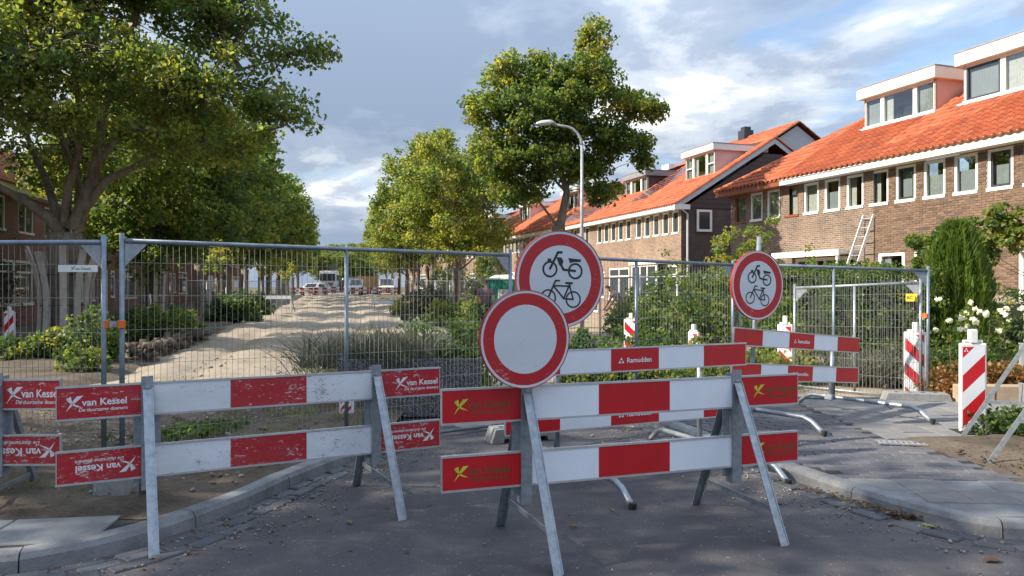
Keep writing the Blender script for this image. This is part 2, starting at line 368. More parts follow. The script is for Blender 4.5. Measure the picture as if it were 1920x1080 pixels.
# ------------------------------------------------------------------ ground, road, pavements
def Mground(name, cols, scale=1.2, bump=0.5, bscale=22, rough=0.95, fine=0.25, spots=None):
    t = NT(name); g = t.n('ShaderNodeNewGeometry'); v = g.outputs['Position']
    a = t.noise(scale, 8, 0.65, v); b = t.noise(bscale, 6, 0.75, v)
    c = t.ramp(t.math('ADD', t.math('MULTIPLY', a, 0.75), t.math('MULTIPLY', b, fine)), [(0.3 + 0.4 * i / (len(cols) - 1), cols[i]) for i in range(len(cols))])
    if spots:
        k = t.ramp(t.noise(spots[1], 3, 0.6, v), [(spots[2], 0.0), (spots[2] + 0.05, 1.0)]); c = t.mix(k, c, spots[0])
    return t.done(t.pbr(c, rough, 0, t.bump(t.math('ADD', b, t.math('MULTIPLY', a, 0.6)), bump, 0.03), 0.25))
EARTH = Mground('brown_earth', [(0.045, 0.036, 0.028), (0.095, 0.075, 0.056), (0.19, 0.155, 0.118)], 1.6, 1.0, 30, fine=0.45)
BED = Mground('jointing_dust', [(0.032, 0.031, 0.030), (0.06, 0.057, 0.053)], 2.0, 0.4, 40)
SAND = Mground('yellow_sand', [(0.150, 0.122, 0.092), (0.27, 0.222, 0.168), (0.40, 0.34, 0.265)], 0.9, 1.6, 11, fine=0.55)
SANDY = Mground('sandy_soil', [(0.26, 0.20, 0.135), (0.37, 0.29, 0.20), (0.44, 0.35, 0.25)], 1.3, 0.7, 20)
FARG = Mground('meadow_ground', [(0.10, 0.095, 0.06), (0.14, 0.12, 0.08)], 0.3, 0.3, 9)
ASPH = (lambda: None)
def _asph():
    t = NT('old_asphalt'); g = t.n('ShaderNodeNewGeometry'); v = g.outputs['Position']
    big = t.noise(0.55, 6, 0.6, v); mid = t.noise(3.1, 6, 0.7, v); gr = t.n('ShaderNodeTexVoronoi'); gr.inputs['Scale'].default_value = 95
    t.t.links.new(v, gr.inputs['Vector']); fine = t.noise(150, 2, 0.5, v)
    c = t.ramp(big, [(0.3, (0.062, 0.061, 0.068)), (0.55, (0.083, 0.080, 0.087)), (0.75, (0.108, 0.101, 0.102))])
    dust = t.ramp(t.math('ADD', t.math('MULTIPLY', mid, 0.7), t.math('MULTIPLY', big, 0.35)), [(0.50, 0.0), (0.72, 0.55)])
    c = t.mix(dust, c, (0.19, 0.165, 0.15))
    speck = t.ramp(gr.outputs['Distance'], [(0.0, 1.35), (0.35, 0.85), (0.7, 0.7)])
    m1 = t.n('ShaderNodeMix', data_type='RGBA', blend_type='MULTIPLY'); m1.inputs[0].default_value = 0.42
    t.t.links.new(c, m1.inputs[6]); t.t.links.new(speck, m1.inputs[7])
    pale_specks = t.ramp(t.noise(38, 2, 0.4, v), [(0.68, 0.0), (0.72, 0.6)]); c2 = t.mix(pale_specks, m1.outputs[2], (0.30, 0.27, 0.24))  # sparse pale specks at random
    # chalky scrape lines and grit trodden along both gutters
    wv = t.noise(2.4, 5, 0.6, v, stretch=(0.35, 2.6, 1), dist=0.8)
    sc = t.ramp(wv, [(0.655, 0.0), (0.668, 0.55), (0.685, 0.0)]); c2 = t.mix(t.math('MULTIPLY', sc, t.ramp(mid, [(0.45, 0), (0.6, 1)])), c2, (0.34, 0.32, 0.30))
    return t.done(t.pbr(c2, 0.82, 0, t.bump(t.math('ADD', t.math('MULTIPLY', gr.outputs['Distance'], 0.7), fine), 0.55, 0.006), 0.35))
ASPH = _asph()

Yr = np.array([-80, -6, 3, 10, 20, 35, 45, 55, 65, 75, 85, 95, 105, 115, 125, 200, 500, 2500.0])
Xr = np.array([-2500, -400, -90, -30, 0, 30, 90, 400, 2500.0])
gx, gy = np.meshgrid(Xr, Yr); gzv = np.array([gz(y) for y in gy.ravel()]) - 0.06
def grid_quads(ny, nx):
    i = np.arange(ny * nx).reshape(ny, nx); return np.stack([i[:-1, :-1], i[:-1, 1:], i[1:, 1:], i[1:, :-1]], -1).reshape(-1, 4)
o = np_mesh('ground', np.stack([gx.ravel(), gy.ravel(), gzv], 1), grid_quads(len(Yr), len(Xr)), FARG); tag(o, kind='structure')

def interp(Y, pts): return np.interp(Y, [p[0] for p in pts], [p[1] for p in pts])
SL = [(7, -5.9), (9, -6.0), (13, -6.7), (25, -10.0), (65, -20.5), (125, -35)]
SR = [(7, 3.6), (8.8, 3.3), (12, 3.0), (14.5, 0.8), (20, -0.6), (33, -3.5), (65, -10.7), (125, -23.5)]
# asphalt
o = MB().quad((-14, -8, 0), (14, -8, 0), (14, 8.6, 0), (-14, 8.6, 0)).build('road', ASPH); tag(o, kind='structure')
# sand bed of the dug-up street
ny, nx = 230, 120
yy = 7.75 * (125 / 7.75) ** np.linspace(0, 1, ny); tt = np.linspace(0, 1, nx)
Yg = np.repeat(yy[:, None], nx, 1); e = fbm(yy * 0.9, yy * 0, 5, 4)[:, None]; e2 = fbm(yy * 0.8, yy * 0 + 9, 8, 4)[:, None]
xl = interp(yy, SL)[:, None] + e * 1.2; xr = interp(yy, SR)[:, None] + e2 * 1.2
Xg = xl + (xr - xl) * tt[None, :]
Yg = Yg + np.where(Yg < 8.2, fbm(Xg * 1.3, Xg * 0, 21, 3) * 0.5, 0)
edge = np.minimum(tt, 1 - tt)[None, :] * (xr - xl)
sm = np.clip(edge / 0.6, 0, 1); fr = np.clip((Yg - 7.75) / 1.0, 0, 1)
rut = -np.abs(np.sin((Xg + 0.23 * Yg + 0.4 * fbm(Yg * 0.15, Yg * 0, 77)) * math.pi / 1.7)) ** 6 * 0.05 + np.sin(Yg * 2 * math.pi / 0.32) * 0.006 * np.clip(fbm(Xg * 0.3, Yg * 0.1, 31) * 4 + 0.5, 0, 1)
Zg = np.vectorize(gz)(Yg) + fr * sm * (0.07 + fbm(Xg * 0.5, Yg * 0.5, 3, 5) * 0.20 + fbm(Xg * 3, Yg * 3, 4, 4) * 0.075 + rut * 1.5) - 0.012
o = np_mesh('sand_road', np.stack([Xg.ravel(), Yg.ravel(), Zg.ravel()], 1), grid_quads(ny, nx), SAND, smooth=True); tag(o, kind='structure')

# left: kerb line, slabs, bare earth
KL = [(-6.5, 3.35), (-3.6, 3.74), (-2.66, 3.875), (-2.45, 3.985), (-2.25, 4.158), (-2.03, 4.487), (-1.78, 5.1), (-1.66, 5.57), (-1.48, 6.1), (-1.27, 6.62), (-1.08, 7.15)]
KR = [(3.9, 4.42), (3.1, 4.40), (2.82, 4.47), (2.62, 4.72), (2.39, 5.16), (2.10, 5.97), (1.76, 7.15), (1.50, 8.1), (1.25, 8.95)]
def resample(path, step):
    pts = [Vector((*p, 0)) for p in path]; out = [pts[0]]; acc = 0
    cr = []
    for i in range(len(pts) - 1):                    # smooth through the points first
        p0 = pts[max(i - 1, 0)]; p1 = pts[i]; p2 = pts[i + 1]; p3 = pts[min(i + 2, len(pts) - 1)]
        for k in range(8):
            t = k / 8; cr.append(0.5 * ((2 * p1) + (p2 - p0) * t + (2 * p0 - 5 * p1 + 4 * p2 - p3) * t * t + (3 * p1 - p0 - 3 * p2 + p3) * t ** 3))
    cr.append(pts[-1])
    for a, b in zip(cr[:-1], cr[1:]):
        d = (b - a).length; s = step - acc
        while s <= d + 1e-9:
            out.append(a + (b - a) * (s / d)); s += step
        acc = (acc + d) % step if d else acc
    return out
def off_path(path, d):                                # d > 0 : to the left of travel
    out = []
    for i, p in enumerate(path):
        t = (path[min(i + 1, len(path) - 1)] - path[max(i - 1, 0)]).normalized(); out.append(p + Vector((-t.y, t.x, 0)) * d)
    return out
def kerb(name, path, side, label=None, stone=9, step=0.11, wid=0.13, hgt=0.105):
    pts = resample(path, step); root = thing(name, None, None); root['kind'] = 'structure'
    prof = [(0.0, -0.05), (0.012, hgt - 0.035), (0.035, hgt - 0.006), (0.06, hgt), (wid, hgt), (wid, -0.05)]
    offs = [off_path(pts, side * p[0]) for p in prof]; k = 0
    while k < len(pts) - 2:
        e = min(k + stone, len(pts) - 1)
        if len(pts) - 1 - e < 3: e = len(pts) - 1
        vs, fs = [], []; jz = random.uniform(-0.004, 0.004)
        for i in range(k, e + 1):
            for j, (o_, z) in enumerate(prof):
                q = offs[j][i].copy()
                if i == k: q += (offs[j][i + 1] - q).normalized() * 0.004
                if i == e: q += (offs[j][i - 1] - q).normalized() * 0.004
                vs.append((q.x, q.y, z + jz))
        n = len(prof)
        for i in range(e - k):
            for j in range(n - 1): fs.append((i * n + j, (i + 1) * n + j, (i + 1) * n + j + 1, i * n + j + 1))
        fs.append(tuple(range(n))); fs.append(tuple(range((e - k) * n, (e - k) * n + n)))
        m = MB(); m.add(vs, fs)
        m.build('kerb_stone', KERB, root); k = e
    return pts
kl = kerb('left_kerb', KL, 1); kr = kerb('right_kerb', KR, -1)
def brick_mesh(lx, ly, lz, mat, ch=0.006, name='paving_brick'):
    m = MB(); a, b = lx / 2, ly / 2
    vs = [(-a, -b, -lz), (a, -b, -lz), (a, b, -lz), (-a, b, -lz), (-a, -b, -ch), (a, -b, -ch), (a, b, -ch), (-a, b, -ch),
          (-a + ch, -b + ch, 0), (a - ch, -b + ch, 0), (a - ch, b - ch, 0), (-a + ch, b - ch, 0)]
    fs = [(8, 9, 10, 11)] + [(i, (i + 1) % 4, 4 + (i + 1) % 4, 4 + i) for i in range(4)] + [(4 + i, 4 + (i + 1) % 4, 8 + (i + 1) % 4, 8 + i) for i in range(4)]
    m.add(vs, fs); return m.mesh(name, mat)
def lay(name, parent, mesh, places, limit=300, key=None):
    """nearest pieces as parts, the rest joined"""
    places = sorted(places, key=lambda p: key(p) if key else p[0].y)
    for (p, a, tz) in places[:limit]:
        o = bpy.data.objects.new(name, mesh); link(o, parent); o.location = p; o.rotation_euler = (tz[0], tz[1], a)
    rest = places[limit:]
    if rest:
        m = MB(); vs = [v.co.copy() for v in mesh.vertices]; fs = [tuple(f.vertices) for f in mesh.polygons]
        for (p, a, tz) in rest:
            T = Matrix.Translation(p) @ Matrix.Rotation(a, 4, 'Z') @ Matrix.Rotation(tz[0], 4, 'X'); m.add([T @ v for v in vs], fs)
        o = m.build(name, mesh.materials[0], parent); o['kind'] = 'stuff'
def jit(s=0.012): return (random.uniform(-s, s), random.uniform(-s, s))
# gutters of dark clinkers against both kerbs
GB = brick_mesh(0.205, 0.095, 0.06, CLINKD, 0.007, 'gutter_brick')
for nm, path, side, rows, lo, hi in (('left_gutter', KL, -1, 3, 0.0, 99), ('right_gutter', KR, 1, 2, 0.9, 99)):
    root = thing(nm, None, None); root['kind'] = 'structure'; pl = []
    for r in range(rows):
        op = off_path(resample(path, 0.05), side * (0.055 + 0.1 * r)); acc = 0.11 * (r % 2); last = op[0]; run = 0
        for i in range(1, len(op) - 1):
            run += (op[i] - op[i - 1]).length
            if run >= acc:
                acc = run + 0.212
                if r == 2 and op[i].y > 4.62: break
                if run < lo: continue
                t = (op[i + 1] - op[i - 1]); pl.append((Vector((op[i].x, op[i].y, 0.012 + random.uniform(-0.003, 0.003))), math.atan2(t.y, t.x) + random.uniform(-0.02, 0.02), jit()))
    lay('gutter_brick', root, GB, pl)
# slabs left of the corner
root = thing('left_pavement', None, None); root['kind'] = 'structure'
SM = [brick_mesh(0.596, 0.46, 0.06, SLABC, 0.006, 'concrete_slab')]
kb = off_path(resample(KL, 0.05), 0.134)
for j in range(6):
    x = -2.66 - 0.6 * j
    a = 0.135
    c = Vector((x, 4.315 - 0.60 * j * math.tan(a), 0.098))
    o = bpy.data.objects.new('concrete_slab', SM[0]); link(o, root); o.location = c; o.rotation_euler = (*jit(0.006), a)
pts = [Vector((p.x, p.y, 0.090)) for p in kb if p.x < -2.2] + [Vector((-1.9, 5.0, 0.090)), Vector((-3.4, 4.75, 0.090)), Vector((-6.5, 4.3, 0.090))]
MB().poly(pts[::-1]).build('bedding', BED, root)
# bare earth behind the left kerb
ny, nx = 150, 240
ky = np.array([p.y for p in kb if p.y > 4.2 and p.x > -2.6]); kx = np.array([p.x for p in kb if p.y > 4.2 and p.x > -2.6])
yy = np.linspace(4.36, 9.4, ny); xr = np.interp(yy, ky, kx)[:, None] + 0.0
xl = np.full_like(xr, -9.0); tt = np.linspace(0, 1, nx)[None, :] ** 0.75
Xg = xl + (xr - xl) * tt; Yg = np.repeat(yy[:, None], nx, 1)
Yg[0] = 4.545 + (Xg[0] + 2.6) * 0.135 + 0.02 + np.clip(Xg[0] + 2.75, 0, 2) * -0.25 + fbm(Xg[0] * 6, Xg[0] * 0, 2, 3) * 0.12
Yg[1:] = np.maximum(Yg[1:], Yg[0][None, :] + 0.02 * np.arange(1, ny)[:, None] * 0.2)
d = np.clip((xr - Xg) / 0.35, 0, 1)
Zg = 0.095 + d * (fbm(Xg * 1.1, Yg * 1.1, 11, 5) * 0.18 + 0.02 + fbm(Xg * 5, Yg * 5, 12, 4) * 0.09) * np.clip((Yg - Yg[0][None, :]) / 0.25, 0, 1)
o = np_mesh('bare_earth', np.stack([Xg.ravel(), Yg.ravel(), Zg.ravel()], 1), grid_quads(ny, nx), EARTH, smooth=True); tag(o, kind='structure')
# right pavement
root = thing('right_pavement', None, None); root['kind'] = 'structure'
kbr = off_path(resample(KR, 0.05), -0.132); kbr = [p for p in kbr if p.x < 2.95 or p.y < 4.7]
ply = [(p.x, p.y) for p in kbr if p.y > 4.55] + [(1.45, 9.4), (9, 9.4), (9, 4.55)]
MB().poly([Vector((x, y, 0.090)) for x, y in ply][::-1]).build('bedding', BED, root)
def kx_r(y): return float(np.interp(y, [p.y for p in kbr if p.y > 4.6], [p.x for p in kbr if p.y > 4.6]))
inf = [(p.x, p.y) for p in kbr if 4.55 < p.y < 5.5] ; inf = sorted(inf, key=lambda q: -q[1]) + [(7, 4.55), (7, 5.09)]
MB().poly([Vector((x, y, 0.0965)) for x, y in inf]).build('concrete_infill', KERB, root)
PB = brick_mesh(0.2045, 0.098, 0.06, CLINKER, 0.006); pl = []; a0 = R(-5); ca, sa = math.cos(a0), math.sin(a0)
for r in range(-20, 45):
    for c in range(-30, 30):
        lx = c * 0.212 + (0.106 if r % 2 else 0); ly = r * 0.106; x = 2.9 + lx * ca - ly * sa; y = 5.5 + lx * sa + ly * ca
        if y < 5.46 - (x - 2.9) * 0.09 or y > 9.3: continue
        if x < kx_r(y) + 0.05: continue
        lim = 3.72 - (y - 5.5) * 0.22 if y < 6.9 else 3.45
        if x > lim: continue
        pl.append((Vector((x, y, 0.101 + random.uniform(-0.003, 0.003))), a0 + random.uniform(-0.012, 0.012), jit()))
lay('paving_brick', root, PB, pl)
FB = brick_mesh(0.297, 0.297, 0.05, FLAG, 0.005, 'paving_slab'); pl = []
for r in range(-4, 3):
    for c in range(-6, 20):
        lx = c * 0.302; ly = r * 0.302; x = 2.9 + lx * ca - ly * sa; y = 5.29 + lx * sa + ly * ca
        if y > 5.44 - (x - 2.9) * 0.09 or x > 7 or any(x + q * 0.15 < kx_r(y + w_ * 0.15) - 0.085 or y + w_ * 0.15 < 4.53 for q in (-1, 1) for w_ in (-1, 1)): continue
        pl.append((Vector((x, y, 0.100 + random.uniform(-0.004, 0.004))), a0, jit(0.008)))
for r in range(0, 9):
    for c in range(0, 16):
        x = 3.62 + c * 0.302; y = 7.05 + r * 0.302
        if y > 9.3 or x > 7.5: continue
        pl.append((Vector((x, y, 0.099 + random.uniform(-0.004, 0.004))), 0.0, jit(0.008)))
lay('paving_slab', root, FB, pl)
# the earth strip beside the pavement and the sandy front gardens behind the fence
xx, yy = np.meshgrid(np.linspace(3.2, 8.5, 70), np.linspace(4.85, 7.2, 40))
lim = 3.80 - (yy - 5.5) * 0.22 + fbm(yy * 3, yy * 0, 3) * 0.3; keep = np.clip((xx - lim) / 0.25, -1, 1) * 0.03
keep = keep - np.clip(5.35 - yy, 0, 1) * 0.3 - np.clip(yy - 6.85 - np.clip(xx - 4.4, 0, 9) * 2.0, 0, 1) * 0.2
o = np_mesh('earth_strip', np.stack([xx.ravel(), yy.ravel(), (0.10 + keep + fbm(xx * 3, yy * 3, 8, 4) * 0.05).ravel()], 1), grid_quads(40, 70), EARTH, smooth=True); tag(o, kind='structure')
xx, yy = np.meshgrid(np.linspace(2.4, 16, 70), np.linspace(9.35, 31, 90))
xx = xx - np.clip(yy - 12, 0, 40) * 0.16
o = np_mesh('garden_soil', np.stack([xx.ravel(), yy.ravel(), (0.045 + fbm(xx * 0.8, yy * 0.8, 13, 4) * 0.12).ravel()], 1), grid_quads(90, 70), SANDY, smooth=True); tag(o, kind='structure')
xx, yy = np.meshgrid(np.linspace(-1, 7, 30), np.linspace(31, 110, 60)); xx = xx - (yy - 31) * 0.27
o = np_mesh('far_garden_soil', np.stack([xx.ravel(), yy.ravel(), (np.vectorize(gz)(yy) + 0.02 + fbm(xx * 0.5, yy * 0.5, 14, 3) * 0.1).ravel()], 1), grid_quads(60, 30), SANDY, smooth=True); tag(o, kind='structure')
xx, yy = np.meshgrid(np.linspace(-9, 0, 50), np.linspace(9.2, 110, 120)); xx = xx + interp(yy, SL) + 0.4 - np.clip(yy - 30, 0, 99) * 0.0
o = np_mesh('planting_soil', np.stack([xx.ravel(), yy.ravel(), (np.vectorize(gz)(yy) + 0.10 + fbm(xx * 0.8, yy * 0.8, 15, 4) * 0.2).ravel() - 0.2 * np.clip(1 - (interp(yy, SL) + 0.4 - xx) / 0.6, 0, 1).ravel()], 1), grid_quads(120, 50), EARTH, smooth=True); tag(o, kind='structure')
# ------------------------------------------------------------------ vegetation
def unit(a): return a / np.maximum(np.linalg.norm(a, axis=1, keepdims=True), 1e-9)
def leaf_mesh(name, parent, cen, rad, per, size, mat, tint0, tvar=0.16, asp=0.75, up=0.5, flat=0.7, curl=True, outc=None, lo=None):
    """leaf-sized folded quads spread through clumps. cen (n,3), rad (n,), per leaves each, tint0 (n,)"""
    n = len(cen); k = np.repeat(np.arange(n), per); m = len(k)
    d = rng.normal(size=(m, 3)); d = unit(d) * (rng.random((m, 1)) ** 0.45); d[:, 2] *= flat
    c = cen[k] + d * rad[k][:, None]
    if lo is not None: c[:, 2] = np.maximum(c[:, 2], lo + rng.random(m) * 0.04)
    nr = rng.normal(size=(m, 3)) * 0.75 + d * 0.6 + np.array([0, 0, up]); nr = unit(nr)
    t = rng.normal(size=(m, 3)); t[:, 2] -= 0.35; t = unit(t - nr * np.sum(t * nr, 1, keepdims=True)); b = np.cross(nr, t)
    s = size * (0.65 + 0.7 * rng.random((m, 1)))
    v = np.empty((m, 4, 3)); fold = nr * s * 0.14
    v[:, 0] = c - t * s * 0.5; v[:, 2] = c + t * s * 0.5 - fold * 0.8
    w = s * asp * 0.5; v[:, 1] = c + b * w - t * s * 0.05 + fold; v[:, 3] = c - b * w - t * s * 0.05 + fold
    ti = np.clip(tint0[k] + rng.normal(size=m) * tvar, 0, 1)
    return np_mesh(name, v.reshape(-1, 3), np.arange(m * 4).reshape(-1, 4), mat, np.repeat(ti, 4), parent)
def lobes_points(lobes, dens):
    pts = []; idx = []
    for i, (c, r) in enumerate(lobes):
        n = max(3, int(dens * (r[0] * r[1] * r[2]) ** (2 / 3)))
        d = unit(rng.normal(size=(n, 3))) * (rng.random((n, 1)) ** 0.38); pts.append(np.array(c) + d * np.array(r)); idx += [i] * n
    return np.concatenate(pts), np.array(idx)
def grow(mb, base, fork_z, lobes, pts, idx, r0, flare=1.5, twig=0.018, lean=(0, 0), twigs=True, limbs=None):
    """tapered trunk, a bent limb to every lobe, a twig to every clump"""
    bx, by, bz = base; fz = fork_z
    fork = Vector((bx + lean[0], by + lean[1], fz))
    tr = [Vector((bx, by, bz - 0.1)), Vector((bx, by, bz + 0.25)), Vector((bx + lean[0] * 0.3, by + lean[1] * 0.3, bz + (fz - bz) * 0.4)), Vector((bx + lean[0] * 0.7, by + lean[1] * 0.7, bz + (fz - bz) * 0.8)), fork]
    mb.tube(tr, [r0 * flare, r0 * 1.15, r0, r0 * 1.02, r0 * 1.15], 12)
    nodes = []
    top = max(l[0][2] for l in lobes)
    lead = [fork - Vector((0, 0, 0.3))]; h = top - fz
    for k in range(1, 5): lead.append(fork + Vector((random.uniform(-.12, .12) * h * 0.5, random.uniform(-.12, .12) * h * 0.5, h * k / 5)))
    if limbs:
        lead = []
        for (lp, ra, rb) in limbs:
            k = len(lp) - 1; mb.tube(lp, [ra + (rb - ra) * (i / k) ** 0.8 for i in range(k + 1)], 9, cap=False); lead += lp[1:]
    else: mb.tube(lead, [r0 * 0.8, r0 * 0.55, r0 * 0.38, r0 * 0.22, r0 * 0.1], 8, cap=False)
    order = sorted(range(len(lobes)), key=lambda i: -(lobes[i][1][0] * lobes[i][1][1] * lobes[i][1][2])); nodes = [None] * len(lobes); n_main = 0
    for i in order:
        c, r = lobes[i]; c = Vector(c); s = fork - Vector((0, 0, random.uniform(0.0, 0.35))); sub = False
        cand = [q for p_ in nodes if p_ for q in p_[2:5]] + (lead if limbs else lead[1:4])
        if n_main >= 4 or limbs:
            best = min(cand, key=lambda q: (q - c).length * (1.0 if q.z < c.z + 0.3 else 1.6)); s = best.copy(); sub = True
        else:
            if c.z > fz + 1.8 * (Vector((c.x, c.y, 0)) - Vector((bx, by, 0))).length: s = lead[1].copy()
            n_main += 1
        d = c - s; ln = d.length; path = []
        side = Vector((random.uniform(-1, 1), random.uniform(-1, 1), 0)) * ln * 0.06
        for k in range(7):
            t = k / 6; q = s + d * t + side * math.sin(t * math.pi) + Vector((0, 0, math.sin(t * math.pi) * ln * (-0.05 if d.z > 0.6 * ln else 0.08))); path.append(q)
        ra = r0 * 0.42 * min(1.25, max(0.5, max(r) / 2.2))
        if sub: ra *= 0.55
        mb.tube(path, [ra * (1 - 0.86 * k / 6) for k in range(7)], 7, cap=False); nodes[i] = path
    if not twigs: return
    for p, i in zip(pts, idx):
        p = Vector(p); path = nodes[i]; q = min(path[2:], key=lambda n: (n - p).length + 0.6 * max(0, n.z - p.z)); m_ = (q + p) / 2 + Vector((random.uniform(-.1, .1), random.uniform(-.1, .1), random.uniform(-.02, .18))) * (p - q).length
        mb.tube([q, m_, p], [twig * 1.3, twig, twig * 0.35], 3, cap=False)
def tree(name, label, base, fork_z, lobes, r0, dens, per, crad, lsize, tint, group=None, mat=None, twig=0.018, lean=(0, 0), flare=1.5, yellow=0.16, twigs=True, flat=0.7, limbs=None):
    root = thing(name, label, 'tree', base, 0, group)
    pts, idx = lobes_points(lobes, dens)
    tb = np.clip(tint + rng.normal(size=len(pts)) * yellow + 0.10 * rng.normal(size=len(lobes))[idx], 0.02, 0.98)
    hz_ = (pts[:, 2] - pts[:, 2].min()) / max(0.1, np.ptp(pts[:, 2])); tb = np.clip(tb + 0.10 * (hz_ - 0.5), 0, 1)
    B = np.array(base)
    mb = MB(); lb = [(tuple(np.array(c) - B), r) for c, r in lobes]
    grow(mb, (0, 0, 0), fork_z - base[2], lb, pts - B, idx, r0, flare, twig, lean, twigs, [([Vector(q) - Vector(base) for q in lp], a, b) for lp, a, b in limbs] if limbs else None)
    mb.build('trunk', BARK, root, smooth=True)
    rad = crad * (0.7 + 0.6 * rng.random(len(pts)))
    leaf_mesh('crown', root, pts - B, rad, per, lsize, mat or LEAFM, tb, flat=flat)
    return root
def shrub(name, label, base, ext, n, per, crad, lsize, mat, tint, group=None, stems=9, cat='shrub', up=0.4, asp=0.75, shape=0.5, tvar=0.16, parent=None, stemr=0.012, cname='foliage'):
    """ext = half width x, half depth y, height"""
    root = thing(name, label, cat, base, 0, group)
    d = unit(rng.normal(size=(n, 3))); d[:, 2] = np.abs(d[:, 2]); d *= rng.random((n, 1)) ** 0.4
    pts = d * np.array(ext); wob = 1 + 0.25 * fbm(d[:, 0] * 3 + base[0], d[:, 1] * 3 + base[1], 6)[:, None] * 2; pts = pts * wob
    pts[:, 2] = np.clip(pts[:, 2], crad * 0.5, None)
    mb = MB()
    for k in range(stems):
        p = Vector(pts[random.randrange(n)]); q = Vector((p.x * 0.25, p.y * 0.25, -0.03)); mb.tube([q, (q + p) / 2 + Vector((p.x * 0.1, p.y * 0.1, 0.1 * p.z)), p], [stemr, stemr * 0.8, stemr * 0.4], 4, cap=False)
    mb.build('stems', BARK, root)
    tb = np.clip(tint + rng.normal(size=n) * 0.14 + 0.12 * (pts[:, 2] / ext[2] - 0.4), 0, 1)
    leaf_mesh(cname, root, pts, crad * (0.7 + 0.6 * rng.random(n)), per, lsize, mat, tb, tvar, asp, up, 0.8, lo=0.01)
    return root
def box_hedge(label, p0, p1, wid, h, mat, tint, dens=260, per=14, lsize=0.05, z0=0.0, cat='hedge', top_wob=0.08, crad=0.11):
    a = Vector((*p0, z0)); b = Vector((*p1, z0)); ln = (b - a).length; root = thing('hedge', label, cat, a, math.atan2(b.y - a.y, b.x - a.x))
    area = ln * h * 2 + ln * wid + wid * h * 2; n = int(dens * area * 0.35)
    pick = rng.random(n) * area; x = rng.random(n) * ln; y = rng.random(n) * wid; z = rng.random(n) * h
    s1, s2, s3 = ln * h, 2 * ln * h, 2 * ln * h + ln * wid
    y = np.where(pick < s1, 0, np.where(pick < s2, wid, y)); z = np.where((pick >= s2) & (pick < s3), h, z); x = np.where(pick >= s3, np.where(pick < s3 + wid * h, 0, ln), x)
    x += rng.normal(size=n) * 0.05; y += rng.normal(size=n) * 0.06
    z = z * (1 + top_wob * fbm(x * 1.4, y, 9) * 3) + rng.normal(size=n) * 0.03
    pts = np.stack([x, y, np.clip(z, 0.05, None)], 1)
    MB().box(0.12, ln - 0.12, 0.14, wid - 0.14, -0.02, h - 0.22).build('branch_core', HEDGECORE, root)
    leaf_mesh('foliage', root, pts, np.full(n, crad), per, lsize, mat, np.clip(tint + rng.normal(size=n) * 0.14, 0, 1), 0.14, 0.7, 0.35, 1.0)
    return root
HEDGECORE = M('twiggy_hedge_core', (0.020, 0.026, 0.012), 0.95, 0, 0.4, 14)
def blades(name, label, base, rad, n, h, w, mat, tint, spread=0.5, kind=None, cat='plant', group=None, z0=0.0, droop=0.3, rects=None):
    root = None
    if cat: root = thing(name, label, cat, base, 0, group)
    a = rng.random(n) * 2 * math.pi; r = np.sqrt(rng.random(n)) * (rad if np.isscalar(rad) else 1)
    c = np.stack([r * np.cos(a), r * np.sin(a), np.zeros(n)], 1) if np.isscalar(rad) else np.stack([(rng.random(n) * 2 - 1) * rad[0], (rng.random(n) * 2 - 1) * rad[1], np.zeros(n)], 1)
    d = rng.normal(size=(n, 3)) * spread; d[:, 2] = 1; d = unit(d); hh = h * (0.5 + 0.7 * rng.random((n, 1)))
    sd = unit(np.cross(d, rng.normal(size=(n, 3)))) * w * 0.5; mid = c + d * hh * 0.55; tip = c + d * hh + np.stack([d[:, 0], d[:, 1], -0.4 * np.abs(d[:, 0] + d[:, 1])], 1) * hh * droop
    v = np.stack([c - sd, c + sd, mid + sd * 0.8, tip + sd * 0.1, tip - sd * 0.1, mid - sd * 0.8], 1)
    q = (np.arange(n) * 6)[:, None]; quads = np.concatenate([q + np.array([0, 1, 2, 5]), q + np.array([5, 2, 3, 4])])
    t = np.repeat(np.clip(tint + rng.normal(size=n) * 0.2, 0, 1), 6)
    if root is None:
        o = np_mesh(name, v.reshape(-1, 3), quads, mat, t); o.location = base; o['kind'] = 'stuff'; return o
    np_mesh('blades', v.reshape(-1, 3), quads, mat, t, root); return root

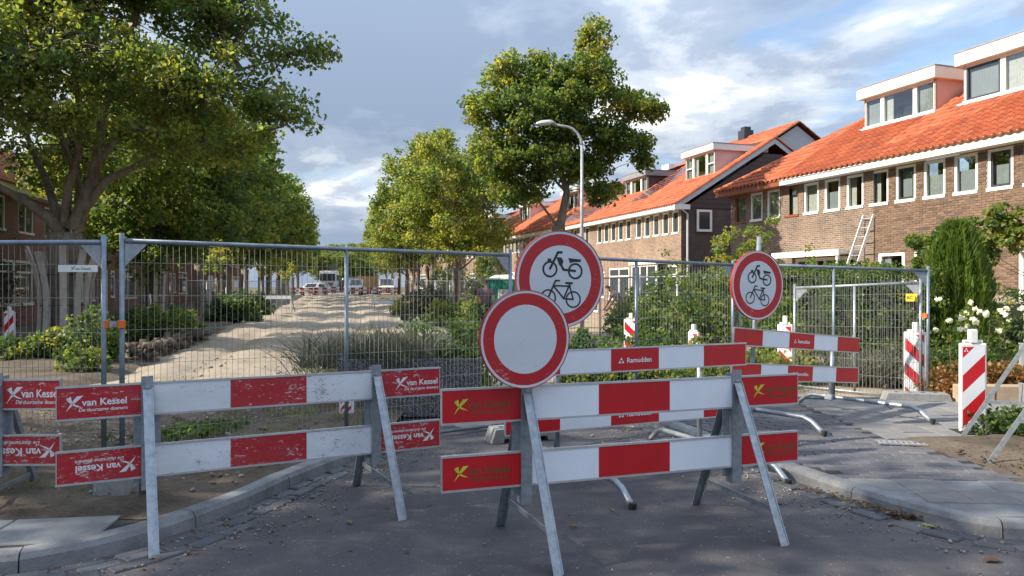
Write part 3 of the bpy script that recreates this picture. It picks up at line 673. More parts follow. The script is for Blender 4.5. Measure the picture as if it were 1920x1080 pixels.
# the big old tree on the left
def px_lobe(px, py, Y, r): return ((X_(px, Y), Y, Z_(py, Y)), r)
BT = 18.7
big = [((-7.5, 18.2, 6.3), (2.0, 2.2, 0.95)), ((-5.6, 18.0, 5.75), (1.1, 0.9, 0.40)), ((-4.85, 18.0, 5.55), (0.45, 0.4, 0.16)), ((-7.3, 18.8, 8.2), (1.8, 2.0, 1.0)),
       ((-5.5, 18.6, 7.35), (0.9, 0.9, 0.30)), ((-4.75, 18.6, 7.30), (0.4, 0.5, 0.20)), ((-9.2, 18.9, 9.6), (2.4, 2.6, 1.2)), ((-7.0, 18.6, 9.4), (1.0, 1.2, 0.6)), ((-12.0, 19.0, 9.0), (3.0, 3.2, 2.4)),
       ((-10.6, 16.6, 6.6), (2.6, 1.6, 1.1)), ((-14.3, 18.3, 6.4), (2.4, 2.6, 1.7)), ((-15.5, 18.0, 8.8), (2.6, 2.4, 1.6)), ((-12.2, 18.0, 10.2), (2.8, 2.6, 1.3)),
       ((-9.0, 20.3, 5.6), (1.9, 2.0, 0.9)), ((-12.5, 21.3, 5.2), (2.2, 1.6, 1.0)), ((-15.8, 17.6, 5.1), (1.6, 1.6, 0.8)), ((-16.6, 18.6, 7.3), (1.8, 2.2, 1.5)), ((-13.4, 15.8, 7.6), (2.0, 1.4, 1.4)),
       ((-6.5, 17.6, 4.75), (0.9, 0.9, 0.45)), ((-12.9, 16.4, 5.3), (1.3, 0.9, 0.75)), ((-10.2, 16.6, 5.2), (1.2, 0.9, 0.6)), ((-14.6, 16.2, 4.5), (1.1, 0.9, 0.6)), ((-8.3, 17.2, 5.0), (1.0, 0.9, 0.5)), ((-11.7, 16.2, 6.6), (1.3, 0.9, 0.8))]
def pxl(pts, Y0, Y1, ra, rb):
    n = len(pts) - 1; return ([P(x, y, Y0 + (Y1 - Y0) * i / n) for i, (x, y) in enumerate(pts)], ra, rb)
LB = [pxl([(118, 440), (92, 408), (58, 385), (20, 362), (-40, 330), (-110, 300)], 18.7, 17.6, 0.17, 0.05), pxl([(112, 430), (98, 372), (84, 330), (62, 285), (40, 220), (10, 150)], 18.7, 19.6, 0.13, 0.04),
      pxl([(122, 425), (128, 350), (148, 290), (150, 215), (140, 130), (120, 40)], 18.7, 18.2, 0.13, 0.04), pxl([(138, 430), (168, 360), (182, 300), (192, 225), (215, 140), (250, 50)], 18.7, 18.8, 0.20, 0.045),
      pxl([(165, 385), (200, 338), (250, 314), (302, 286), (370, 272), (450, 255), (530, 238)], 18.7, 18.2, 0.115, 0.02), pxl([(182, 310), (225, 250), (290, 205), (370, 160), (450, 130), (540, 108)], 18.8, 18.7, 0.08, 0.02),
      pxl([(145, 420), (150, 350), (120, 270), (95, 180), (70, 80)], 18.9, 20.4, 0.11, 0.03)]
t_big = tree('maple_tree', 'huge old spreading tree with thick forked trunk at the left, boxed in by planks', (-11.2, BT, 0.05), 2.85, big, 0.36, 42, 44, 0.40, 0.118, 0.52, twig=0.02, flare=1.35, yellow=0.19, limbs=LB)
# shade trees of the same row, nearer the camera and left of the frame
def round_lobes(c, r, n=11, squash=0.85):
    out = [(tuple(c), (r * 0.62, r * 0.62, r * 0.55))]
    for k in range(n):
        a = k * 2.39996 + random.uniform(-.3, .3); z = -0.75 + 1.6 * (k + 0.5) / n; h = math.sqrt(max(0.05, 1 - min(1, abs(z)) ** 2)) * r * 0.72
        q = r * random.uniform(0.30, 0.44); out.append(((c[0] + h * math.cos(a), c[1] + h * math.sin(a), c[2] + z * r * squash), (q, q, q * 0.75)))
    return out
tree('shade_tree', 'leafy street tree in the left row, just outside the frame', (-13.4, 4.3, 0), 3.0, round_lobes((-13.4, 4.3, 7.3), 4.5, 12), 0.30, 15, 26, 0.42, 0.19, 0.42)
tree('shade_tree', 'tall leafy tree beside the street corner, behind the camera to the left', (-13.0, -3.6, 0), 3.0, round_lobes((-13.0, -3.6, 7.3), 4.5, 12), 0.30, 20, 26, 0.42, 0.19, 0.42)
# the free-standing tree right of the middle
Yt = 26.0
r1 = [((2.9, Yt, 9.7), (0.6, 0.7, 1.15)), ((2.5, Yt, 8.6), (1.5, 1.6, 0.75)), ((-0.2, Yt, 8.9), (0.7, 0.9, 0.75)), ((0.95, Yt, 8.95), (0.6, 0.8, 0.7)), ((1.4, Yt, 7.5), (2.0, 2.0, 1.2)), ((-1.0, Yt, 7.7), (0.7, 1.0, 0.65)),
      ((4.2, Yt, 7.75), (0.95, 1.1, 0.5)), ((5.05, Yt, 7.65), (0.38, 0.5, 0.25)), ((3.6, Yt, 6.6), (1.2, 1.4, 0.65)), ((-0.4, Yt, 6.1), (1.15, 1.4, 0.9)), ((1.1, Yt, 5.8), (1.5, 1.6, 0.75)), ((3.2, Yt, 4.8), (0.75, 0.8, 0.42)),
      ((4.4, Yt, 5.9), (0.5, 0.6, 0.3)), ((0.2, Yt, 4.75), (0.9, 0.9, 0.42)), ((2.6, Yt, 5.6), (0.9, 1.0, 0.6))]
tree('maple_tree', 'single round-crowned tree beside the curved lamp post right of the middle', (1.62, Yt, 0.0), 3.6, r1, 0.21, 62, 52, 0.36, 0.135, 0.44, twig=0.014, flare=1.3, yellow=0.20)
# left row in the distance, from one of three models
def row_model(label, R0, Hc, r0, seed, tint, dens=15, per=34, ls=0.26, base=(0, 0, 0), n=13):
    random.seed(seed); lb = round_lobes((base[0], base[1], base[2] + Hc), R0, n, 0.95)
    for k in range(9):
        a = random.uniform(0, 6.283); e = random.uniform(-0.2, 1.45); q = R0 * random.uniform(0.98, 1.16); lb.append(((base[0] + q * math.cos(a) * math.cos(e), base[1] + q * math.sin(a) * math.cos(e), base[2] + Hc + q * math.sin(e) * 0.95), (R0 * 0.13, R0 * 0.13, R0 * 0.15)))
    lb.append(((base[0], base[1], base[2] + Hc - R0 * 0.85), (R0 * 0.5, R0 * 0.5, R0 * 0.3)))
    return tree('street_tree', label, base, base[2] + 2.6, lb, r0, dens, per, 0.55, ls, tint, twig=0.025, twigs=True)
sl = -0.233
def lx(Y): return -11.2 + sl * (Y - 18.7)
GL = 'street trees in the left row'; GR = 'street trees in the right row'
m1 = row_model('leafy tree next behind the huge old tree in the left row', 3.7, 6.2, 0.24, 11, 0.46, 22, 40, 0.19, (lx(27.5), 27.5, 0)); m1['group'] = GL
m2 = row_model('leafy tree third in the left row', 3.5, 6.8, 0.24, 12, 0.40, 16, 36, 0.23, (lx(37), 37, gz(37))); m2['group'] = GL
m3 = row_model('leafy tree fourth in the left row', 3.6, 6.8, 0.25, 13, 0.48, 14, 34, 0.26, (lx(46), 46, gz(46))); m3['group'] = GL
ORD = ['fifth', 'sixth', 'seventh', 'eighth', 'ninth', 'tenth', 'eleventh', 'twelfth']
for i, Y in enumerate((55, 64, 73, 82, 92, 104, 116, 130)):
    c = copy_tree((m2, m3)[i % 2]); c.location = (lx(Y) + random.uniform(-.4, .4), Y, gz(Y)); c.rotation_euler = (0, 0, i * 1.9); k = 1.0 + 0.06 * (i % 3); c.scale = (k, k, k)
    c['label'] = 'leafy tree %s in the left row, seen over the fence' % ORD[i]
def rx(Y): return 1.6 - 0.232 * (Y - 26)
n1 = row_model('yellowing tree with staked trunk, first behind the single tree in the right row', 4.3, 7.5, 0.22, 23, 0.58, 14, 38, 0.20, (rx(49), 49, gz(49)), 15); n1['group'] = GR
n2 = row_model('yellow-green tree second behind the single tree in the right row', 4.4, 8.2, 0.22, 24, 0.52, 12, 38, 0.23, (rx(61), 61, gz(61)), 15); n2['group'] = GR
for i, Y in enumerate((72, 83, 94, 106, 120)):
    c = copy_tree((n2, n1)[i % 2]); c.location = (rx(Y), Y, gz(Y)); c.rotation_euler = (0, 0, 1 + i * 2.3); k = (1.04, 0.98, 0.95, 0.9, 0.9)[i]; c.scale = (k, k, k)
    c['label'] = 'yellow-green tree %s behind the single tree in the right row' % ('third', 'fourth', 'fifth', 'sixth', 'seventh')[i]

# trees that close the street beyond the truck
for i, (px, Y, k) in enumerate(((600, 150, 1.0), (622, 175, 1.05), (648, 165, 1.0), (668, 190, 1.15), (636, 215, 1.2), (690, 200, 1.2))):
    c = copy_tree((m3, n2)[i % 2]); c.location = (X_(px, Y), Y, 0.5); c.rotation_euler = (0, 0, i * 2.1); c.scale = (k, k, k * 0.82); c['group'] = 'trees closing the far end of the street'; c['label'] = 'tree closing the far end of the street, ' + ('left of the truck cab', 'straight above the truck roof', 'between the truck and the white van', 'above the white van', 'farthest, in the gap over the street axis', 'above the plywood box')[i]
# ------------------------------------------------------------------ houses (local x along the street front, y inwards, z up)
TAN = 0.62; PIT = math.atan(TAN)
def wall_cells(mb, x0, x1, z0, z1, openings, y=0.0, depth=0.14, m=0, axis='x', rev=None):
    """a flat wall with rectangular holes and their reveals; openings (xa, xb, za, zb)"""
    xs = sorted({x0, x1, *[q for o in openings for q in o[:2] if x0 < q < x1]}); zs = sorted({z0, z1, *[q for o in openings for q in o[2:] if z0 < q < z1]})
    pt = (lambda a, b, c: (a, b, c)) if axis == 'x' else (lambda a, b, c: (b, a, c))
    for a, b in zip(xs[:-1], xs[1:]):
        for c, d in zip(zs[:-1], zs[1:]):
            mx, mz = (a + b) / 2, (c + d) / 2
            if any(o[0] < mx < o[1] and o[2] < mz < o[3] for o in openings): continue
            mb.quad(pt(a, y, c), pt(b, y, c), pt(b, y, d), pt(a, y, d), m)
    for (a, b, c, d) in openings:
        k = m if rev is None else rev
        for q in (((a, c), (a, d)), ((b, c), (b, d)), ((a, c), (b, c)), ((a, d), (b, d))):
            (p, r), (s_, t) = q; mb.quad(pt(p, y, r), pt(s_, y, t), pt(s_, y + depth, t), pt(p, y + depth, r), k)
def window(parent, x0, x1, z0, z1, y=0.02, frame=None, fw=0.07, glass=None, mull=(), bars=(), curtain=None, inner=None, name='window', axis='x', dark=True):
    fr = frame or WHITEP; mb = MB(); pt = (lambda a, b, c: (a, b, c)) if axis == 'x' else (lambda a, b, c: (b, a, c))
    def bx(a, b, c, d, e, f, M_=mb, m=0):
        if axis == 'x': M_.box(a, b, c, d, e, f, m)
        else: M_.box(c, d, a, b, e, f, m)
    bx(x0, x0 + fw, y, y + 0.08, z0, z1); bx(x1 - fw, x1, y, y + 0.08, z0, z1)
    bx(x0 + fw, x1 - fw, y, y + 0.08, z1 - fw, z1); bx(x0 - 0.01, x1 + 0.01, y - 0.05, y + 0.08, z0 - 0.02, z0 + fw * 0.9)
    for q in mull: bx(q - fw * 0.4, q + fw * 0.4, y + 0.002, y + 0.078, z0 + fw, z1 - fw)
    for q in bars: bx(x0 + fw, x1 - fw, y + 0.004, y + 0.076, q - fw * 0.35, q + fw * 0.35)
    w = mb.build(name, fr, parent)
    if inner:
        k = MB(); g = fw + 0.002; t = 0.055
        bx(x0 + g, x0 + g + t, y + 0.01, y + 0.06, z0 + g, z1 - g, k); bx(x1 - g - t, x1 - g, y + 0.01, y + 0.06, z0 + g, z1 - g, k)
        bx(x0 + g + t, x1 - g - t, y + 0.01, y + 0.06, z0 + g, z0 + g + t, k); bx(x0 + g + t, x1 - g - t, y + 0.01, y + 0.06, z1 - g - t, z1 - g, k)
        k.build('sash', inner, w)
    a, b = x0 + fw * 0.6, x1 - fw * 0.6; c, d = z0 + fw * 0.6, z1 - fw * 0.6
    MB().quad(pt(a, y + 0.045, c), pt(b, y + 0.045, c), pt(b, y + 0.045, d), pt(a, y + 0.045, d)).build('pane', glass or GLASS, w)
    if glass is None:
        if curtain:
            for (cm, fa, fb, ga, gb) in curtain:
                k = MB(); xa, xb = a + (b - a) * fa, a + (b - a) * fb; za, zb = c + (d - c) * ga, c + (d - c) * gb; n = max(4, int((xb - xa) / 0.04)); wav = 0.012
                for i in range(n):
                    p, q = xa + (xb - xa) * i / n, xa + (xb - xa) * (i + 1) / n
                    k.quad(pt(p, y + 0.11 + wav * (i % 2), za), pt(q, y + 0.11 + wav * ((i + 1) % 2), za), pt(q, y + 0.11 + wav * ((i + 1) % 2), zb), pt(p, y + 0.11 + wav * (i % 2), zb))
                k.build('curtain', cm, w)
        if dark: MB().quad(pt(a - 0.04, y + 0.5, c - 0.04), pt(b + 0.04, y + 0.5, c - 0.04), pt(b + 0.04, y + 0.5, d + 0.04), pt(a - 0.04, y + 0.5, d + 0.04)).build('room_shade_sheet', SHADEBLACK, w)  # black sheet behind the pane paints the unlit room
    return w
def pantile(mat, w=0.205, l=0.37):
    m = MB(); n = 6; vs = []; prof = [0.006, 0.0, 0.014, 0.048, 0.062, 0.038, 0.014]
    xs = [0, 0.30, 0.48, 0.62, 0.78, 0.92, 1.06]
    for j, (s, dz) in enumerate(((-0.03, 0.042), (l, 0.002))):
        for i in range(7): vs.append((xs[i] * w, s, prof[i] + dz))
    for i in range(7): vs.append((xs[i] * w, -0.028, prof[i] - 0.004))
    fs = [(i, i + 1, 7 + i + 1, 7 + i) for i in range(6)] + [(14 + i, 14 + i + 1, i + 1, i) for i in range(6)]
    return m.add(vs, fs)
TP = pantile(TILE); TMESH = TP.mesh('roof_tile', TILE)
def roof_tiles(parent, x0, x1, smax, y0, z0, clip=None, holes=(), n_parts=0, mat=None, key=None):
    """pantiles on the front slope that starts at (y0, z0)"""
    rot = Matrix.Rotation(PIT, 4, 'X'); pl = []
    nx = int((x1 - x0) / 0.205); ns = int(smax / 0.33)
    w = (x1 - x0) / max(nx, 1)
    for r in range(ns):
        s = r * 0.33
        for c in range(nx):
            x = x0 + c * w; xm = x + w / 2; sm = s + 0.165
            if clip and not clip(xm, sm): continue
            yy_ = y0 + sm * math.cos(PIT)
            if any(h[0] < xm < h[1] and h[2] < yy_ < h[3] for h in holes): continue
            p = Vector((x, y0 + s * math.cos(PIT), z0 + s * math.sin(PIT))); pl.append((p, random.uniform(-0.012, 0.012), random.uniform(-0.006, 0.006)))
    pl.sort(key=key or (lambda q: -q[0].x))
    for (p, a, b) in pl[:n_parts]:
        o = bpy.data.objects.new('roof_tile', TMESH); link(o, parent); o.location = p; o.rotation_euler = (PIT + b, a, 0)
    rest = pl[n_parts:]
    if rest:
        base = np.array(TP.v) * np.array([w / 0.205, 1, 1]); cp, sp = math.cos(PIT), math.sin(PIT); V = []
        f0 = np.array(TP.f); F = []
        for i, (p, a, b) in enumerate(rest):
            q = base.copy(); q[:, 2] += q[:, 0] * a * -1 + b * 0.6
            V.append(np.stack([q[:, 0] + p.x, q[:, 1] * cp - q[:, 2] * sp + p.y, q[:, 1] * sp + q[:, 2] * cp + p.z], 1)); F.append(f0 + i * len(base))
        o = np_mesh('roof_tiles', np.concatenate(V), np.concatenate(F), mat or TILE, None, parent); o['kind'] = 'stuff'
def ridge_row(parent, a, b, mat=TILE, r=0.10, step=0.36):
    a, b = Vector(a), Vector(b); n = max(1, int((b - a).length / step)); d = (b - a) / n; zz = d.normalized()
    x = zz.cross(Vector((0, 0, 1))).normalized(); y = x.cross(zz)
    for i in range(n):
        m = MB(); vs = []
        for j, (t, k) in enumerate(((-0.03, 1.14), (0.96, 0.96))):
            for q in range(7):
                an = math.pi * q / 6; vs.append(a + d * (i + t) + x * math.cos(an) * r * k + y * (math.sin(an) * r * k - 0.03))
        c0 = a + d * i; m.add(vs, [(q, q + 1, 8 + q, 7 + q) for q in range(6)] + [tuple(range(7))[::-1], tuple(range(7, 14))]); m.build('ridge_tile', mat, parent)
def gutter(parent, x0, x1, z, mat, h=0.22, out=0.42, name='gutter', ret=None):
    m = MB(); m.box(x0, x1, -out, -out + 0.05, z, z + h); m.box(x0, x1, -out + 0.05, -0.001, z + 0.012, z + 0.04); m.box(x0, x1, -out - 0.025, -out - 0.001, z + h - 0.045, z + h - 0.006)
    if ret: m.box(x1 - 0.001 if ret > 0 else x0 - 0.05, x1 + 0.05 if ret > 0 else x0 + 0.001, -out, 0.35, z, z + h)
    return m.build(name, mat, parent)
def dormer(parent, x0, x1, y0, zb, zt, yb, side=WHITEP, face=WHITEP, top=WHITEP, panes=3, fh=0.30, over=0.14, inner=None, bars=False, simple=False):
    """box dormer: cheeks and flat roof, fascia, windows across the front"""
    d = MB().box(x0 - over + 0.05, x1 + over - 0.05, y0 - over, yb, zt - fh + 0.002, zt - fh + 0.04).build('dormer', top, parent)
    for x in (x0, x1 - 0.06):
        MB().prism([(x, y0, zb - 0.05), (x, yb, zb - 0.05 + (yb - y0) * TAN), (x, yb, zt - fh), (x, y0, zt - fh)], (0.06, 0, 0), 0).build('cheek', side, d)
    f = MB(); f.box(x0 - over, x1 + over, y0 - over - 0.05, y0 - over, zt - fh, zt); f.box(x0 - over, x0 - over + 0.05, y0 - over, yb, zt - fh, zt); f.box(x1 + over - 0.05, x1 + over, y0 - over, yb, zt - fh, zt)
    f.build('fascia', top, d)
    t = MB(); t.box(x0 - over - 0.02, x1 + over + 0.02, y0 - over - 0.07, yb, zt + 0.002, zt + 0.035); t.build('roof_edge', LEAD, d)
    MB().box(x0 - 0.1, x1 + 0.1, y0 - 0.16, y0 - 0.005, zb - 0.09, zb - 0.035).build('flashing', WHITEP, d)
    h0, h1 = zb - 0.03, zt - fh; ln = x1 - x0
    if panes == 3: cuts = [x0, x0 + ln * 0.27, x0 + ln * 0.73, x1]
    elif panes == 2: cuts = [x0, x0 + ln * 0.26, x1]
    else: cuts = [x0, x1]
    for i in range(len(cuts) - 1):
        a, b = cuts[i], cuts[i + 1]
        if simple: window(d, a, b, h0, h1, y0, face, 0.07, DGLASS)
        else: window(d, a, b, h0, h1, y0, face, 0.075, None, (), ((h0 + h1) / 2,) if bars and (b - a) < 1.0 else (), [(BLIND, 0, 1, 0.0, 1.0)] if i % 2 == 0 else [(CURT, 0.0, 0.25, 0, 1)], inner if i == 0 else None)
def solar(parent, x0, x1, s0, s1, y0, z0, cols, rows, label=None):
    root = bpy.data.objects.new('solar_array', None); link(root, parent); root.location = (0, y0, z0); root.rotation_euler = (PIT, 0, 0)
    m = MB(); w = (x1 - x0) / cols; h = (s1 - s0) / rows
    p = MB().box(0.008, w - 0.008, 0.008, h - 0.008, 0.10, 0.13).mesh('solar_panel', SOLAR)
    for c in range(cols):
        for r in range(rows):
            o = bpy.data.objects.new('solar_panel', p); link(o, root); o.location = (x0 + c * w, s0 + r * h, 0)
SOLAR = (lambda t: t.done(t.pbr((0.02, 0.024, 0.035), 0.12, 0.0, None, 0.8)))(NT('solar_glass'))
def brick_pieces(parent, x0, x1, z0, z1, openings, n_parts, y=-0.012):
    """single facing bricks laid in front of the mortar bed"""
    bm_ = MB().box(0, 0.205, 0, 0.02, 0, 0.051).mesh('brick', BRICKP); hm = MB().box(0, 0.098, 0, 0.02, 0, 0.051).mesh('brick', BRICKP); pl = []
    r = 0; z = z0
    while z + 0.05 < z1:
        x = x0 - (0.1075 if r % 2 else 0.0)
        while x < x1:
            a, b = max(x, x0), min(x + 0.205, x1); segs = [(a, b)]
            for o in openings:
                if o[2] - 0.03 < z + 0.025 < o[3] + 0.01:
                    ns = []
                    for (p, q) in segs:
                        if q <= o[0] or p >= o[1]: ns.append((p, q)); continue
                        if p < o[0]: ns.append((p, o[0] - 0.004))
                        if q > o[1]: ns.append((o[1] + 0.004, q))
                    segs = ns
            for (p, q) in segs:
                if q - p > 0.03: pl.append((p, q, z))
            x += 0.215
        z += 0.0625; r += 1
    pl.sort(key=lambda q: -q[0] if (q[1] - q[0]) > 0.2 else 99)
    for (p, q, z) in pl[:n_parts]:
        o = bpy.data.objects.new('brick', bm_); link(o, parent); o.location = (p, y + random.uniform(-0.003, 0.003), z)
    m = MB()
    for (p, q, z) in pl[n_parts:]:
        k = random.uniform(-0.003, 0.003); m.box(p, q, y + k, y + 0.02, z, z + 0.051)
    o = m.build('bricks', BRICKP, parent); o['kind'] = 'stuff'

# ---- the near terrace on the right: three dwellings under one hipped roof
uA = Vector((0.332, -0.943, 0)); mA = Vector((0.943, 0.332, 0)); OA = Vector((8.3, 28.3, 0)); RZA = math.atan2(uA.y, uA.x)
EZ = 4.90; DEP = 4.75; RY0 = -0.42; RZ0 = EZ + 0.17
def A2W(x, y, z): return OA + uA * x + mA * y + Vector((0, 0, z))
winx = [0.57 + 0.925 * k for k in range(15)]
GL_A = {3.24: None}
units = [('corner', 0.0, 3.24), ('middle', 3.24, 6.84), ('near', 6.84, 14.2)]
low_open = {'corner': [], 'middle': [(3.5, 6.2, 0.9, 2.45)], 'near': [(7.0, 7.95, 1.5, 2.5), (8.25, 9.4, 1.35, 2.5), (11.2, 13.2, 0.8, 2.5)]}
lab = {'corner': 'corner brick house with red-brown gutter and brown window frames, tree shadow on its wall',
       'middle': 'narrow brick house with pale grey gutter and white awning, next to the brown-guttered corner house',
       'near': 'brick house with cream fascia and two big white dormers at the right edge'}
hipc = lambda x, s: (x + 0.42) > s * math.cos(PIT) - 0.02
for nm, x0, x1 in units:
    root = thing('terraced_house', lab[nm], 'house', tuple(OA), RZA)
    ops = [(wx - 0.34, wx + 0.34, 3.86, EZ - 0.004) for wx in winx if x0 < wx < x1] + low_open[nm]
    w = MB(); wall_cells(w, x0, x1, -0.1, EZ, ops, rev=0)
    if nm == 'corner': w.quad((0, 0, -0.1), (0, 0, EZ), (0, 2 * DEP, EZ), (0, 2 * DEP, -0.1))
    wl = w.build('wall', MORTAR if nm == 'near' else BRICKA, root)
    if nm == 'near': brick_pieces(root, x0 + 0.002, 13.4, 1.3, EZ - 0.01, ops, 300)
    for k, wx in enumerate(winx):
        if not x0 < wx < x1: continue
        fr = BROWNP if k in (0, 3) else WHITEP
        cu = [(CURT, 0, 1, 0, 1)] if k < 4 else [(BLIND, 0, 1, 0, 0.62 + 0.3 * (k == 8))] if k in (5, 8, 9, 10, 11) else [(CURT, 0, 0.42, 0, 1)] if k in (6, 7) else [(CURT, 0, 1, 0, 1)] if k == 4 else [(BLIND, 0, 1, 0, 0.5)]
        window(root, wx - 0.335, wx + 0.335, 3.875, EZ - 0.01, 0.02, fr, 0.075 if fr is WHITEP else 0.06, None, (), (), cu, DARKP if k in (8, 11) else None)
    for (a, b, c, d) in low_open[nm]:
        mul_ = ((a + b) / 2,) if b - a > 1.8 else ()
        window(root, a + 0.005, b - 0.005, c + 0.02, d - 0.005, 0.02, WHITEP, 0.11, None, mul_, (), [(REDCURT, 0, 1, 0.1, 1)] if abs(a - 8.25) < 0.01 else [(BLIND, 0, 0.35, 0, 1)], None, 'window' if c > 0.3 else 'front_door')
    gutter(root, x0 - (0.42 if nm == 'corner' else 0), x1, EZ, {'corner': BROWNP, 'middle': GREYP, 'near': CREAMP}[nm], 0.20 if nm != 'near' else 0.26)
    r = MB(); sl_ = (DEP - RY0) / math.cos(PIT)
    if nm == 'corner':
        d_ = DEP - RY0; xe = -0.42
        r.poly([(xe, RY0, RZ0), (x1, RY0, RZ0), (x1, RY0 + (x1 - xe), RZ0 + (x1 - xe) * TAN)])
        r.poly([(xe, RY0, RZ0), (x1, RY0 + (x1 - xe), RZ0 + (x1 - xe) * TAN), (x1, 2 * DEP - RY0 - (x1 - xe), RZ0 + (x1 - xe) * TAN), (xe, 2 * DEP - RY0, RZ0)])
        r.box(xe, xe + 0.05, RY0, 2 * DEP - RY0, EZ, EZ + 0.16)
    else:
        xe = max(x0, -0.42 + 0)
        if nm == 'middle':
            hx = -0.42 + (DEP - RY0); r.poly([(x0, RY0, RZ0), (x1, RY0, RZ0), (x1, DEP, RZ0 + (DEP - RY0) * TAN), (hx, DEP, RZ0 + (DEP - RY0) * TAN), (x0, RY0 + x0 + 0.42, RZ0 + (x0 + 0.42) * TAN)])
            r.poly([(x1, DEP, RZ0 + (DEP - RY0) * TAN), (x1, 2 * DEP - RY0, RZ0), (x0, 2 * DEP - RY0, RZ0), (x0, 2 * DEP - RY0 - x0 - 0.42, RZ0 + (x0 + 0.42) * TAN), (hx, DEP, RZ0 + (DEP - RY0) * TAN)])
        else:
            r.poly([(x0, RY0, RZ0), (x1, RY0, RZ0), (x1, DEP, RZ0 + (DEP - RY0) * TAN), (x0, DEP, RZ0 + (DEP - RY0) * TAN)]); r.poly([(x1, DEP, RZ0 + (DEP - RY0) * TAN), (x1, 2 * DEP - RY0, RZ0), (x0, 2 * DEP - RY0, RZ0), (x0, DEP, RZ0 + (DEP - RY0) * TAN)])
            r.poly([(x1, 0, EZ), (x1, DEP, RZ0 + DEP * TAN), (x1, 2 * DEP, EZ)])
    rf = r.build('roof', ROOFBASE, root)
    holes = []
    if nm == 'near': holes = [(7.92, 12.6, 2.2, 9)]
    if nm == 'middle': holes = [(4.30, 6.98, 2.2, 9)]
    cl = (lambda x, s: hipc(x, s))
    if nm == 'near': holes.append((6.0, 7.0, 2.2, 9))
    roof_tiles(root, x0 - (0.42 if nm == 'corner' else 0), x1, (DEP - RY0) / math.cos(PIT), RY0 - 0.03, RZ0 + 0.03, cl, holes, {'corner': 0, 'middle': 240, 'near': 300}[nm], key=(lambda q: q[0].y * 2 - q[0].x) if nm == 'near' else (lambda q: -q[0].x))
    if nm == 'corner': ridge_row(root, (-0.44, RY0, RZ0 + 0.06), (3.24, RY0 + 3.66, RZ0 + 3.66 * TAN + 0.06))
    if nm == 'middle':
        ridge_row(root, (3.24, RY0 + 3.66, RZ0 + 3.66 * TAN + 0.06), (-0.42 + DEP - RY0, DEP, RZ0 + (DEP - RY0) * TAN + 0.06)); ridge_row(root, (-0.42 + DEP - RY0, DEP, RZ0 + (DEP - RY0) * TAN + 0.06), (6.84, DEP, RZ0 + (DEP - RY0) * TAN + 0.06))
        dormer(root, 4.28, 7.02, 2.2, RZ0 + 2.62 * TAN + 0.10, 8.10, 4.7, BOUNCEP, WHITEP, CREAMP, 3, 0.34)
        # awning over the bay on the ground floor
        aw = MB().box(3.35, 6.3, -0.75, -0.001, 2.50, 2.60); aw.box(3.33, 6.32, -0.80, -0.751, 2.44, 2.62)
        for q in (3.45, 6.2): aw.bar((q, -0.72, 2.46), (q, -0.72, 0.9), 0.07, 0.07)
        aw.build('awning', WHITEP, root)
    if nm == 'near': dormer(root, 7.96, 12.5, 2.2, RZ0 + 2.62 * TAN + 0.10, 8.22, 4.7, WHITEP, WHITEP, CREAMP, 2, 0.36, inner=DARKP)

